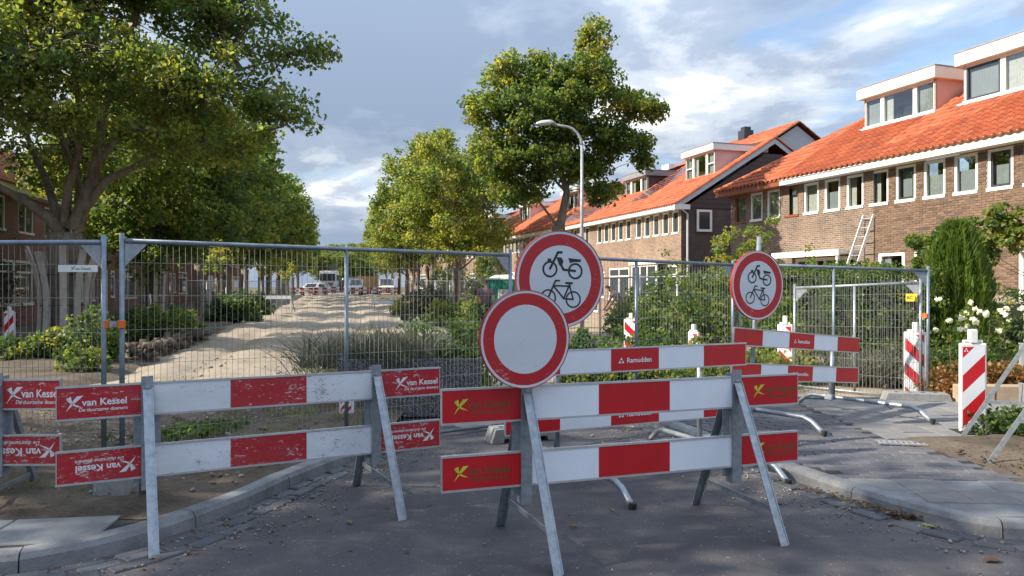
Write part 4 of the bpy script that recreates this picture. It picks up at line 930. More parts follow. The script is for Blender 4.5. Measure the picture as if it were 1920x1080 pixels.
# ---- the terraces further along on the right
uB = Vector((0.307, -0.952, 0)); OB = Vector((7.43, 32.8, 0)); RZB = math.atan2(uB.y, uB.x)
def terrace_unit(label, O, rz, x0, x1, zoff, brick, gut, dorm=None, spacing=0.87, gable=False, sol=None, roof=TILE, tiles=True, ground=True, cat='house', group=None, two=False, simple=True, eave=EZ, eave_ret=None):
    root = thing('terraced_house', label, cat, (O.x, O.y, zoff), rz, group)
    n = int((x1 - x0 - 0.1) / spacing); off = x1 - 0.52; ops = []
    if two:
        n = max(1, int((x1 - x0) / 2.3)); cs = [x0 + (x1 - x0) * (i + 0.5) / n for i in range(n)]; ops = [(c - 0.7, c + 0.7, 3.5, 4.75) for c in cs]
    else: ops = [(off - k * spacing - 0.30, off - k * spacing + 0.30, 3.86, eave - 0.004) for k in range(n)]
    gops = []
    if ground:
        ln = x1 - x0; gops = [(x0 + 0.08 * ln, x0 + 0.20 * ln, 0.1, 2.35), (x0 + 0.26 * ln, x0 + 0.36 * ln, 0.9, 2.35), (x0 + 0.46 * ln, x0 + 0.92 * ln, 0.8, 2.5)]
    w = MB(); wall_cells(w, x0, x1, -0.3, eave, ops + gops)
    D = 4.8
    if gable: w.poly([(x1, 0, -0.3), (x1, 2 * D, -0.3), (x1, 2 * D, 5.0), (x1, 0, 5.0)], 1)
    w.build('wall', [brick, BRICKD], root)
    if gable:
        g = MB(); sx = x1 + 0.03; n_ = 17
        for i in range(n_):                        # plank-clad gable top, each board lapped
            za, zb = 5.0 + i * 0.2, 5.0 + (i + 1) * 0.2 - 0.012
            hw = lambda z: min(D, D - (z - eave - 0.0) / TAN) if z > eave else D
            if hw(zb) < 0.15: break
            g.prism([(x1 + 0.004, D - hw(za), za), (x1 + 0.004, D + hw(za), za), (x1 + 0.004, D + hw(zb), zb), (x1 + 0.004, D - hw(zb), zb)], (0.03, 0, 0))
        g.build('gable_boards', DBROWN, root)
        window(root, 0.75, 1.85, 2.35 + 0.0, 3.72, x1 - 0.0, WHITEP, 0.12, DGLASS, axis='y') if False else None
    for i, (a, b, c, d) in enumerate(ops): window(root, a + 0.005, b - 0.005, c + 0.015, d - 0.004, 0.02, WHITEP, 0.07, DGLASS, ((a + b) / 2,) if two else ())
    for i, (a, b, c, d) in enumerate(gops): window(root, a + 0.005, b - 0.005, c + 0.015, d - 0.005, 0.02, WHITEP, 0.10, DGLASS, ((a + b) / 2,) if b - a > 1.2 else (), ((c + d) / 2 + 0.4,), name='front_door' if c < 0.5 else 'window')
    gutter(root, x0, x1 + (0.12 if gable else 0), eave, gut, 0.22, 0.42, ret=eave_ret)
    r = MB(); z0 = eave + 0.17; apex = z0 + (D + 0.42) * TAN; xe = x1 + (0.10 if gable else 0)
    r.quad((x0, -0.42, z0), (xe, -0.42, z0), (xe, D, apex), (x0, D, apex)); r.quad((x0, D, apex), (xe, D, apex), (xe, 2 * D + 0.42, z0), (x0, 2 * D + 0.42, z0))
    if not gable: r.poly([(x1, 0, eave), (x1, D, z0 + D * TAN), (x1, 2 * D, eave)]); 
    r.build('roof', ROOFBASE if roof is TILE else roof, root)
    if gable:
        q = MB()
        for sgn in (0, 1):
            a = (xe - 0.03, -0.42, z0 - 0.24) if not sgn else (xe - 0.03, 2 * D + 0.42, z0 - 0.24); q.prism([a, (a[0], D, apex - 0.24), (a[0], D, apex - 0.005), (a[0], a[1], z0 - 0.005)], (0.06, 0, 0))
        q.build('barge_board', GREYP, root)
        for sgn in (0, 1): ridge_row(root, (xe, -0.42 if not sgn else 2 * D + 0.42, z0 + 0.05), (xe, D, apex + 0.05), roof, 0.09)
    holes = []
    if dorm: holes.append((dorm[0] - 0.05, dorm[1] + 0.05, 2.05, 9))
    if tiles:
        roof_tiles(root, x0, xe, (D + 0.42) / math.cos(PIT), -0.45, z0 + 0.03, None, holes, 0, roof)
        ridge_row(root, (x0, D, apex + 0.04), (xe, D, apex + 0.04), roof)
    if dorm:
        dormer(root, dorm[0], dorm[1], 2.0, z0 + 2.42 * TAN + 0.06, dorm[2], 4.75, dorm[3], WHITEP, dorm[4], dorm[5], 0.28, 0.13, bars=dorm[6] if len(dorm) > 6 else False, simple=False)
    for s_ in (sol or []): solar(root, s_[0], s_[1], s_[2], s_[3], -0.42, z0, s_[4], s_[5])
    return root
b1 = terrace_unit('brick gable-end house with white eaves and white dormer, left of the near terrace', OB, RZB, -4.6, 0, 0, BRICKB, WHITEP, (-2.95, -0.45, 8.0, BOUNCEP, WHITEP, 3, True), gable=True, eave_ret=1)
window(b1, 0.55, 1.62, 2.45, 3.85, 0.0, WHITEP, 0.12, DGLASS, name='window', axis='x') if False else None
# window and rainwater pipe on the dark gable wall (which faces +x)
g = MB(); X1 = 0.012
for (a, b, c, d) in ((0.74, 0.84, 3.95, 4.92), (1.40, 1.50, 3.95, 4.92), (0.84, 1.40, 3.95, 4.05), (0.84, 1.40, 4.82, 4.92)): g.box(X1 + 0.03, X1 + 0.09, a, b, c, d)
gw = g.build('gable_window', WHITEP, b1); MB().quad((X1 + 0.05, 0.82, 4.03), (X1 + 0.05, 1.42, 4.03), (X1 + 0.05, 1.42, 4.84), (X1 + 0.05, 0.82, 4.84)).build('pane', DGLASS, gw)
MB().tube([(0.06, 0.28, 0), (0.06, 0.28, 4.7), (0.06, -0.1, 5.0)], 0.045, 8).build('rainwater_pipe', GREYP, b1)
bay = MB().box(-3.9, -1.2, -0.6, -0.001, 2.55, 2.68); bay.box(-3.8, -1.3, -0.5, -0.001, 0, 0.9); bay.build('bay', WHITEP, b1)
window(b1, -3.8, -1.3, 0.9, 2.55, -0.5, WHITEP, 0.10, DGLASS, (-2.9, -2.2))
terrace_unit('brick house with dark-cheeked dormer and solar panels beside it', OB, RZB, -9.8, -4.6, 0, BRICKB, WHITEP, (-9.4, -6.85, 7.75, DBROWN, LEAD, 3), sol=[(-6.5, -4.7, 1.5, 5.6, 2, 4)])
terrace_unit('brick house whose roof is covered by a wide field of solar panels', OB, RZB, -15.0, -9.8, 0.02, BRICKB, WHITEP, None, sol=[(-14.6, -10.1, 0.5, 5.8, 5, 3)])
terrace_unit('brick house with white dormer behind the curved lamp post', OB, RZB, -21.0, -15.0, 0.05, BRICKB, WHITEP, (-18.9, -16.3, 8.0, BOUNCEP, WHITEP, 3))
terrace_unit('brick house with small white dormer seen left of the single tree', OB, RZB, -30.5, -21.0, 0.12, BRICKB, WHITEP, (-28.4, -25.8, 8.0, BOUNCEP, WHITEP, 3), gable=False)
terrace_unit('far brick house with dark dormer and solar panels on its roof', OB, RZB, -41.0, -31.6, 0.25, BRICKB, WHITEP, (-38.9, -36.0, 7.8, DARKP, WHITEP, 1), sol=[(-35.8, -34.2, 0.4, 5.6, 2, 3), (-33.6, -32.6, 0.3, 3.6, 1, 2)], gable=True)
terrace_unit('farthest brick house of the right terraces, its orange roof half behind trees', OB, RZB, -54.0, -42.5, 0.4, BRICKB, WHITEP, None, gable=True)
terrace_unit('far orange-roofed house beyond the solar roofs, behind a hedge', OB, RZB, -70.0, -56.0, 0.5, BRICKB, WHITEP, None, gable=True)
# taller house behind with grey panelled gable
OC = Vector((10.35, 36.8, 0)); hc = thing('gabled_house', 'orange-roofed house with pale grey gable panels rising behind the dark gable end', 'house', tuple(OC), RZB)
D = 4.4; e0 = 7.05; ap = e0 + D * TAN
MB().box(-9, 0, 0, 2 * D, 0, e0 - 0.2).build('wall', BRICKB, hc)
for a, b in ((0.0, 0.33), (0.33, 0.62), (0.62, 1.0)):
    a_, b_ = 2 * D * a + 0.02, 2 * D * b - 0.02; hh = lambda y: e0 - 0.05 + min(y, 2 * D - y) * TAN
    pts = [(0.02, a_, e0 - 0.4), (0.02, b_, e0 - 0.4), (0.02, b_, hh(b_))] + ([(0.02, D, hh(D))] if a_ < D < b_ else []) + [(0.02, a_, hh(a_))]
    MB().prism(pts, (0.03, 0, 0)).build('panel', GREYCLAD, hc)
r = MB(); r.quad((-9, -0.3, e0 - 0.1), (0.15, -0.3, e0 - 0.1), (0.15, D, ap + 0.08), (-9, D, ap + 0.08)); r.quad((-9, D, ap + 0.08), (0.15, D, ap + 0.08), (0.15, 2 * D + 0.3, e0 - 0.1), (-9, 2 * D + 0.3, e0 - 0.1)); r.build('roof', ROOFBASE, hc)
roof_tiles(hc, -9, 0.12, (D + 0.3) / math.cos(PIT), -0.32, e0 - 0.07)
ridge_row(hc, (-9, D, ap + 0.13), (0.15, D, ap + 0.13)); ridge_row(hc, (0.14, -0.3, e0 - 0.05), (0.14, D, ap + 0.14), TILEBR); ridge_row(hc, (0.14, 2 * D + 0.3, e0 - 0.05), (0.14, D, ap + 0.14), TILEBR)
ch = MB().box(-4.6, -4.0, D - 0.3, D + 0.3, ap - 0.2, ap + 0.55); ch.box(-4.5, -4.1, D - 0.2, D + 0.2, ap + 0.56, ap + 0.75); ch.build('chimney', DARKP, hc)
# air-conditioner box on the ridge behind the dark dormer
ac = MB().box(-8.7, -7.9, 3.9, 4.3, 7.80, 8.35); acp = [o for o in bpy.data.objects if o.get('label', '').startswith('brick house with dark-cheeked')][0]
ac.build('roof_unit', WHITEP, acp)

# ---- the brick terrace behind the left row of trees
sL = Vector((-0.2234, 0.9747, 0)); OL = Vector((-15.4, 15.0, 0)); RZL = math.atan2(sL.y, sL.x)
names = ['brick house with white framed windows at the left edge, behind the plank-boxed tree', 'red-brown brick house second from the left edge, half behind the fence banner', 'red-brown brick house third from the left edge, seen between the two fence posts',
         'red-brown brick house fourth from the left edge, behind the left tree row', 'red-brown brick house fifth from the left edge, behind the left tree row', 'red-brown brick house sixth from the left edge, behind the left tree row', 'red-brown brick house farthest along behind the left tree row']
for i in range(7):
    terrace_unit(names[i], OL, RZL, 7.5 * i + (0 if i < 6 else 0), 7.5 * (i + 1) if i < 6 else 78, gz(OL.y + 7.5 * i) * 0.9, BRICKL, WHITEP, None, two=True, roof=TILEBR, tiles=i < 4)
# ------------------------------------------------------------------ lettering and marks
_tc = {}
def text_mesh(s, size, bold=0.0, shear=0.0, align='LEFT'):
    k = (s, size, bold, shear, align)
    if k not in _tc:
        cu = bpy.data.curves.new('text', 'FONT'); cu.body = s; cu.size = size; cu.offset = bold; cu.shear = shear; cu.align_x = align; cu.resolution_u = 3; cu.fill_mode = 'FRONT'
        ob = bpy.data.objects.new('text', cu); me = bpy.data.meshes.new_from_object(ob); bpy.data.objects.remove(ob)
        _tc[k] = me
    return _tc[k]
def lettering(parent, s, size, x, z, y, mat, bold=0.0, shear=0.0, flip=False, align='LEFT', name='lettering', sx=1.0):
    me = text_mesh(s, size, bold, shear, align).copy(); me.materials.clear(); me.materials.append(mat)
    o = bpy.data.objects.new(name, me); link(o, parent); o.location = (x, y, z); o.rotation_euler = (R(90), R(180) if flip else 0, 0); o.scale = (sx, 1, 1)
    return o
def bird_logo(parent, x, z, y, s, mat, flip=False):
    m = MB(); k = -1 if flip else 1
    for pts in ([(0, 0), (.42, .46), (1.0, 1.0), (.62, .98), (.36, .62)], [(.02, .80), (.30, .70), (.52, .46), (1.0, .22), (.62, .30), (.38, .42)], [(.36, .62), (.30, .98), (.02, .84), (.30, .70)]):
        m.poly([(x + k * (p[0] - 0.0) * s, y, z + k * p[1] * s) for p in pts])
    return m.build('logo', mat, parent)
def tri_logo(parent, x, z, y, s, mat):
    m = MB(); h = 0.866
    for (cx, cz) in ((0, 0), (0.5, 0), (0.25, 0.5 * h)):
        m.poly([(x + cx * s, y, z + cz * s), (x + (cx + 0.44) * s, y, z + cz * s), (x + (cx + 0.22) * s, y, z + (cz + 0.44 * h) * s)])
    return m.build('logo', mat, parent)

# ------------------------------------------------------------------ plank barriers
def plank(parent, ln, h, z, y=0.0, cols=(0, 1, 0, 1, 0), mats=None, thick=0.025, cuts=None, back=None):
    """hollow board along x: rim profile, and the red and white sheeting set into its front"""
    rd, wh = mats or (RED, WHITE); m = MB(); rim = 0.010
    m.box(0, ln, y, y + thick, z - h / 2, z + h / 2, 0)
    m.box(-0.003, ln + 0.003, y - 0.006, y - 0.0005, z + h / 2 - rim, z + h / 2 + 0.002, 0); m.box(-0.003, ln + 0.003, y - 0.006, y - 0.0005, z - h / 2 - 0.002, z - h / 2 + rim, 0)
    c = cuts or [i / len(cols) for i in range(len(cols) + 1)]
    for i, k in enumerate(cols):
        a, b = ln * c[i] + (0.006 if i == 0 else 0.0008), ln * c[i + 1] - (0.006 if i == len(cols) - 1 else 0.0008)
        m.quad((a, y - 0.002, z - h / 2 + rim), (b, y - 0.002, z - h / 2 + rim), (b, y - 0.002, z + h / 2 - rim), (a, y - 0.002, z + h / 2 - rim), 1 if k == 0 else 2)
    return m.build('plank', [back or ALU, rd, wh], parent)
def trestle(parent, x, top, front, back, y=0.0, mid=0.72, zb=0.26, brace_z=0.16):
    """steel A-frame: slotted upright, two angle legs, a tie near the ground"""
    u_ = MB(); u_.box(x - 0.033, x + 0.033, -0.014, -0.008, zb, top + 0.02); u_.box(x - 0.033, x - 0.027, -0.008, 0.06, zb, top); u_.box(x + 0.027, x + 0.033, -0.008, 0.06, zb, top)
    u_.box(x - 0.075, x + 0.075, 0.030, 0.036, 0.30, top - 0.02); u_.lathe([(0.0, 0.012), (0.012, 0.010), (0.016, 0.0)], 8, 0, Matrix.Translation((x, -0.014, top - 0.05)) @ Matrix.Rotation(R(90), 4, 'X'))
    u_.build('upright', GALV, parent)
    for (yy, side) in ((-front, -1), (back, 1)):
        m = MB(); a = Vector((x - 0.0 if side < 0 else x - 0.005, -0.020 if side < 0 else 0.064, top - 0.06 if side < 0 else top - 0.05)); b = Vector((x + 0.02 if side < 0 else x - 0.02, yy, 0.0))
        m.bar(a, b, 0.006, 0.050, 0, (1, 0, 0)); m.bar(a + Vector((0.018, 0, 0)), b + Vector((0.018, 0, 0)), 0.006, 0.034, 0, (0, 1, 0)) if False else m.bar(a + Vector((0.028, 0.012 * -side, 0)), b + Vector((0.028, 0.012 * -side, 0)), 0.006, 0.036, 0, (0, 1, 0))
        m.build('leg', GALV, parent)
    MB().bar((x + 0.03, -front * 0.74, brace_z + 0.02), (x + 0.0, back * 0.72, brace_z + 0.03), 0.03, 0.006, 0, (1, 0, 0)).build('tie_bar', GALV, parent)
def a_barrier(label, p0, p1, zt, zb, mats, marks, front=0.46, back=0.44, fr=(0.2, 0.8), tilt=0.0, group=None, h=0.2, z0=0.0):
    p0 = Vector((*p0, z0)); p1 = Vector((*p1, z0)); d = p1 - p0; ln = d.length
    root = thing('plank_barrier', label, 'barrier', p0, math.atan2(d.y, d.x), group)
    top = zt + h / 2
    pt = plank(root, ln, h, zt, 0, mats=mats); pb = plank(root, ln, h, zb, 0.0, mats=mats)
    for f in fr: trestle(root, ln * f, top + 0.02, front, back)
    marks(pt, pb, ln, zt, zb); return root
def vk_marks(pt, pb, ln, zt, zb, left=True, right=True):
    y = -0.0032
    def one(par, x, z, flip):
        k = -1 if flip else 1
        bird_logo(par, x, z - k * 0.045, y, 0.092, PRINTW, flip); lettering(par, 'van Kessel', 0.056, x + k * 0.084, z - k * 0.012, y, PRINTW, 0.0013, 0, flip); lettering(par, 'De duurzame doeners', 0.029, x + k * 0.065, z - k * 0.047, y, PRINTW, 0.0004, 0.2, flip, sx=0.98)
    if left: one(pt, 0.05, zt - 0.005, False); one(pb, 0.42, zb - 0.005, True)
    if right: one(pt, ln * 0.8 + 0.14, zt - 0.005, False); one(pb, ln - 0.045, zb, True)
def wb_marks(pt, pb, ln, zt, zb):
    y = -0.0032
    for par, z in ((pt, zt), (pb, zb)):
        for x in (0.07, ln * 0.8 + 0.13):
            bird_logo(par, x, z - 0.045, y, 0.085, PRINTY); lettering(par, 'van Kessel', 0.058, x + 0.082, z - 0.012, y, PRINTD, 0.0012); lettering(par, 'Wegenbouw B.V.', 0.032, x + 0.095, z - 0.048, y, PRINTD, 0.0006)
def rm_marks(pt, pb, ln, zt, zb, sc=1.0):
    y = -0.0032
    for par, z in ((pt, zt), (pb, zb)):
        tri_logo(par, ln * 0.5 - 0.165 * sc, z - 0.028 * sc, y, 0.058 * sc, WHITE); lettering(par, 'Ramudden', 0.058 * sc, ln * 0.5 - 0.085 * sc, z - 0.026 * sc, y, WHITE, 0.0010)
GB_ = None
a_barrier('scratched red and white plank barrier by the left kerb, white lettering at both ends', (-2.66, 4.35), (-0.525, 5.45), 0.815, 0.435, (REDW, WHITEW), vk_marks, 0.50, 0.46)
a_barrier('scratched plank barrier cut by the left edge of the frame, red end with van Kessel lettering', (-4.95, 4.80), (-2.93, 4.90), 0.79, 0.43, (REDW, WHITEW), lambda a, b, l, c, d: vk_marks_end(a, b, l, c, d), 0.42, 0.50, (0.2, 0.83))if False else None
def vk_end(pt, pb, ln, zt, zb):
    y = -0.0032
    bird_logo(pt, ln - 0.345, zt - 0.055, y, 0.105, PRINTW); lettering(pt, 'van Kessel', 0.072, ln - 0.25, zt - 0.018, y, PRINTW, 0.0016, sx=0.80); lettering(pt, 'De duurzame doeners', 0.036, ln - 0.29, zt - 0.062, y, PRINTW, 0.0004, 0.2, sx=0.90)
    bird_logo(pb, ln - 0.03, zb + 0.055, y, 0.105, PRINTW, True); lettering(pb, 'van Kessel', 0.072, ln - 0.125, zb + 0.012, y, PRINTW, 0.0016, 0, True); lettering(pb, 'De duurzame doeners', 0.036, ln - 0.13, zb + 0.058, y, PRINTW, 0.0004, 0.2, True)
a_barrier('scratched plank barrier cut by the left frame edge, only its red end showing', (-5.30, 4.86), (-2.965, 4.90), 0.795, 0.430, (REDW, WHITEW), vk_end, 0.46, 0.46, (0.2, 0.828))
bar2 = a_barrier('clean plank barrier in front, on the asphalt below the empty round sign', (-0.39, 4.12), (1.87, 4.88), 0.835, 0.462, (RED, WHITE), wb_marks, 0.44, 0.44, (0.208, 0.80))

def tube_foot(root, x, l0, l1, r=0.024, z=0.14, name='foot', dz=0.0):
    """steel tube lying across below the post, its ends bent down to the ground"""
    MB().tube([(x, yy, zz + dz) for yy, zz in ((-l0, r * 0.6), (-l0 + 0.05, 0.05), (-l0 + 0.13, z - 0.03), (-l0 + 0.22, z), (l1 - 0.2, z), (l1 - 0.12, z - 0.03), (l1 - 0.05, 0.05), (l1, r * 0.6))], r, 10).build(name, GALV, root, smooth=True)
    m = MB(); m.tube([(x, -l0 + 0.004, dz), (x, -l0 - 0.002, 0.045 + dz)], r + 0.004, 10); m.tube([(x, l1 - 0.004, dz), (x, l1 + 0.002, 0.045 + dz)], r + 0.004, 10); m.build('rubber_cap', RUBBER, root)
def p_barrier(label, p0, p1, zt, zb, h, posts, feet, z0=0.0, roll=0.0, sc=1.0):
    p0 = Vector((*p0, z0)); p1 = Vector((*p1, z0)); d = p1 - p0; ln = d.length
    root = thing('plank_barrier', label, 'barrier', p0, math.atan2(d.y, d.x)); root.rotation_euler = (0, roll, math.atan2(d.y, d.x))
    pt = plank(root, ln, h, zt); pb = plank(root, ln, h, zb); rm_marks(pt, pb, ln, zt, zb, sc)
    for (f, top), (l0, l1) in zip(posts, feet):
        x = ln * f; dz = x * math.tan(roll); MB().tube([(x, 0.055, 0.10 + dz), (x, 0.055, top)], 0.024, 10).build('post', GALV, root, smooth=True)
        c = MB()
        for z in (zt, zb): c.box(x - 0.05, x + 0.05, 0.026, 0.031, z - 0.05, z + 0.05); c.box(x - 0.035, x + 0.035, 0.082, 0.092, z - 0.035, z + 0.035)
        c.box(x - 0.045, x + 0.045, 0.015, 0.10, 0.11 + dz, 0.17 + dz); c.build('clamp', GALV, root); tube_foot(root, x + 0.03, l0, l1, dz=dz)
    return root
bar3 = p_barrier('red and white plank barrier behind the front one, carrying the large cycle and moped sign', (-0.05, 5.72), (2.10, 6.70), 0.900, 0.455, 0.2, ((0.2, 1.20), (0.80, 0.99)), ((0.98, 0.85), (0.95, 0.85)))
bar4 = p_barrier('tilted plank barrier on the right pavement, below the turned cycle and moped sign', (2.14, 7.36), (4.02, 8.72), 0.905, 0.555, 0.18, ((0.17, 1.95), (0.80, 0.85)), ((0.75, 0.55), (1.05, 0.50)), 0.11, 0.085, 0.9)
# barrier seen end-on at the right edge
root = thing('plank_barrier', 'galvanised barrier seen from its end at the right frame edge, legs on the earth strip', 'barrier', (4.72, 6.95, 0.09), math.atan2(-1.62, -0.62))
for z in (0.79, 0.42): plank(root, 2.4, 0.2, z, mats=(GALVD, GALVD), back=GALVD)
for x in (0.22, 1.28):
    m = MB(); m.box(x - 0.035, x + 0.035, 0.027, 0.04, 0.28, 0.95); m.build('upright', GALV, root)
    for s in (-1, 1):
        MB().bar((x, 0.05 + 0.02 * s, 0.94), (x, 0.05 + 0.56 * s, 0.0), 0.036, 0.012, 0, (1, 0, 0)).build('leg', GALV, root)
    MB().bar((x + 0.02, -0.30, 0.36), (x + 0.02, 0.40, 0.36), 0.03, 0.008, 0, (1, 0, 0)).build('tie_bar', GALV, root)

# ------------------------------------------------------------------ round signs
def ring(mb, r0, r1, y, m, n=64):
    vs = []; 
    for k in range(n):
        t = 2 * math.pi * k / n; c, s = math.cos(t), math.sin(t); vs += [(r0 * c, y, r0 * s), (r1 * c, y, r1 * s)]
    mb.add(vs, [(2 * k, 2 * k + 1, (2 * k + 3) % (2 * n), (2 * k + 2) % (2 * n)) for k in range(n)], m)
def stroke(mb, pts, w, y, y2):
    for a, b in zip(pts[:-1], pts[1:]):
        a = Vector((a[0], 0, a[1])); b = Vector((b[0], 0, b[1])); d = (b - a).normalized(); n = Vector((-d.z, 0, d.x)) * w / 2; a2 = a - d * w * 0.25; b2 = b + d * w * 0.25
        mb.prism([Vector((q.x, y, q.z)) for q in (a2 - n, b2 - n, b2 + n, a2 + n)], (0, y2 - y, 0))
def wheel(mb, c, r, w, y, y2, n=28):
    vs = []
    for k in range(n):
        t = 2 * math.pi * k / n
        for rr in (r - w / 2, r + w / 2): vs.append((c[0] + rr * math.cos(t), y2, c[1] + rr * math.sin(t)))
    mb.add(vs, [(2 * k, 2 * k + 1, (2 * k + 3) % (2 * n), (2 * k + 2) % (2 * n)) for k in range(n)])
def round_sign(label, loc, yaw, rad, picto, roll=0.0, post=None, tilt=0.0):
    root = thing('round_sign', label, 'traffic sign', loc, yaw); root.rotation_euler = (tilt, roll, yaw); r = rad
    m = MB(); n = 64; prof = [(r * 0.985, 0.0), (r * 0.995, -0.006), (r, -0.004), (r * 1.0, 0.022), (r * 0.97, 0.024), (r * 0.965, 0.008), (0.001, 0.008)]
    m.lathe([(p[0], -p[1]) for p in prof], n, 0, Matrix.Rotation(R(90), 4, 'X')); m.build('plate', RIMRED, root, smooth=False)
    m = MB(); ring(m, r * 0.935, r * 0.985, -0.001, 1); ring(m, r * 0.70, r * 0.935, -0.001, 0)
    m.poly([(r * 0.70 * math.cos(2 * math.pi * k / 64), -0.001, r * 0.70 * math.sin(2 * math.pi * k / 64)) for k in range(64)], 1); m.build('face', [REDS, WHITES], root)
    if picto:
        sc = lambda p: (p[0] * r, p[1] * r); y, y2 = -0.0015, -0.0028
        b = MB()
        for c in ((-.257, .200), (.322, .187)): wheel(b, sc(c), .150 * r, .040 * r, y, y2)
        stroke(b, [sc(p) for p in ((.0, .560), (-.092, .550), (-.257, .205))], .050 * r, y, y2 + 0.0002)
        stroke(b, [sc(p) for p in ((-.075, .40), (.05, .205), (.322, .192))], .048 * r, y, y2 - 0.0002)
        b.prism([Vector((x * r, y, z * r)) for x, z in ((-.118, .452), (-.012, .452), (.040, .385), (.010, .256), (-.055, .300))], (0, y2 - y - 0.0003, 0))
        b.prism([Vector((x * r, y, z * r)) for x, z in ((.150, .450), (.445, .436), (.439, .385), (.27, .372), (.195, .345))], (0, y2 - y, 0))
        b.prism([Vector((x * r, y, z * r)) for x, z in ((-.315, .415), (-.235, .415), (-.235, .352), (-.315, .352))], (0, y2 - y - 0.0006, 0)); b.build('moped_symbol', BLACK, root)
        b = MB()
        for c in ((-.270, -.385), (.300, -.400)): wheel(b, sc(c), .160 * r, .032 * r, y, y2)
        for q, w, k in ((((-.03, -.025), (-.122, -.030), (-.270, -.385)), .036, 0), (((-.158, -.14), (.08, -.390), (.300, -.398)), .034, 1), (((.21, -.075), (.08, -.388)), .034, 2), (((-.155, -.132), (.225, -.128)), .032, 3), (((.205, -.13), (.300, -.396)), .030, 4), (((.115, -.066), (.265, -.064)), .042, 5)):
            stroke(b, [sc(p) for p in q], w * r, y, y2 - 0.0002 * k)
        b.build('bicycle_symbol', BLACK, root)
    c = MB()
    for z in (-0.4 * r, 0.4 * r): c.box(-0.3 * r, 0.3 * r, 0.009, 0.03, z - 0.02, z + 0.02)
    c.build('bracket', GALV, root)
    if post: MB().tube([(0, 0.055, post[0]), (0, 0.055, post[1])], 0.024, 10).build('post', GALV, root, smooth=True)
    return root
Y1, Y2, Y3 = 4.16, 5.86, 7.46
round_sign('round sign with red ring and empty white middle, on the front barrier', (X_(986, Y1), Y1, Z_(636, Y1)), R(24), 0.275, False, R(1.0))
round_sign('large round cycle and moped ban sign partly covered by the empty sign', (X_(1051.5, Y2), Y2, Z_(524, Y2)), R(22), 0.382, True, R(2.5))
round_sign('round cycle and moped ban sign farther right, turned aside on a taller post', (X_(1421.5, Y3), Y3, Z_(535, Y3)), R(27), 0.348, True, R(6))

# ------------------------------------------------------------------ building fences
def wires(root, f, ln, sp, zlist, r, name='wire_mesh', z_of=None):
    """vertical and horizontal wires as three-sided rods; f(x, t) gives local z for t in 0..1"""
    V, Q = [], []; n = int(ln / sp)
    def rod(a, b):
        a = np.array(a); b = np.array(b); d = (b - a) / np.linalg.norm(b - a); u_ = np.cross(d, [0.3, 1, 0.2]); u_ /= np.linalg.norm(u_); w_ = np.cross(d, u_); k = len(V)
        for p in (a, b):
            for t in (0, 2.094, 4.189): V.append(p + r * (u_ * math.cos(t) + w_ * math.sin(t)))
        for i in range(3): Q.append((k + i, k + (i + 1) % 3, k + 3 + (i + 1) % 3, k + 3 + i))
    for i in range(1, n):
        x = ln * i / n; rod((x, 0, f(x, 0.025)), (x, 0, f(x, 0.985)))
    for t in zlist: rod((0, 0.004, f(0, t)), (ln, 0.004, f(ln, t)))
    o = np_mesh(name, np.array(V), np.array(Q), WIRE, None, root); o['kind'] = 'stuff'; return o
def fence_panel(label, a, b, za, zb_, ta, tb, mat=None, sp=0.046, r=0.0021, tube=0.020, mid=True, gus=True, group=None, name='mesh_fence'):
    """a, b ground plan ends; za, zb bottom heights, ta, tb top heights"""
    mat = mat or FRAMEB; p = Vector((*a, 0)); d = Vector((*b, 0)) - p; ln = d.length; root = thing(name, label, 'fence', p, math.atan2(d.y, d.x), group)
    f = lambda x, t: (za + (zb_ - za) * x / ln) * (1 - t) + (ta + (tb - ta) * x / ln) * t
    for x, k in ((0, -1), (ln, 1)): MB().tube([(x, 0, f(x, 0) - 0.10), (x, 0, f(x, 1) + 0.015)], tube, 10).build('post', mat, root, smooth=True)
    MB().tube([(tube, 0, f(0, 1) - 0.045), (ln - tube, 0, f(ln, 1) - 0.045)], tube, 10).build('top_rail', mat, root, smooth=True)
    MB().tube([(tube, 0, f(0, 0) + 0.02), (ln - tube, 0, f(ln, 0) + 0.02)], tube * 0.9, 10).build('bottom_rail', mat, root, smooth=True)
    if mid: MB().tube([(ln / 2, 0, f(ln / 2, 0) + 0.03), (ln / 2, 0, f(ln / 2, 1) - 0.06)], tube * 0.95, 10).build('middle_post', mat, root, smooth=True)
    wires(root, f, ln, sp, [0.17, 0.31, 0.455, 0.60, 0.745, 0.885], r)
    if gus:
        for x, k in ((tube, 1), (ln - tube, -1)):
            z = f(x, 1) - 0.066; MB().prism([(x, -0.004, z), (x + 0.16 * k, -0.004, z), (x, -0.004, z - 0.18)], (0, 0.008, 0)).build('gusset', GALV, root)
    return root
f1 = fence_panel('mesh fence panel at the left edge, carrying a white name plate', (-6.65, 5.84), (-3.155, 5.77), 0.03, 0.03, 1.88, 1.89)
f2 = fence_panel('mesh fence panel across the sand street, joined to the left one by an orange clamp', (-3.04, 5.82), (-0.02, 7.98), 0.05, 0.02, 1.905, 1.885)
f3 = fence_panel('mesh fence panel behind the large cycle sign', (0.10, 8.06), (2.84, 9.60), 0.02, 0.06, 1.885, 1.83)
f4 = fence_panel('mesh fence panel behind the tilted barrier on the right', (2.93, 9.62), (5.36, 9.62), 0.06, 0.04, 1.84, 1.755)
f5 = fence_panel('lighter angled mesh panel behind the right fence end, yellow plate in its corner', (X_(1490, 10.75), 10.75), (5.33, 9.74), 0.06, 0.02, 1.53, 1.60, GALV, 0.05)
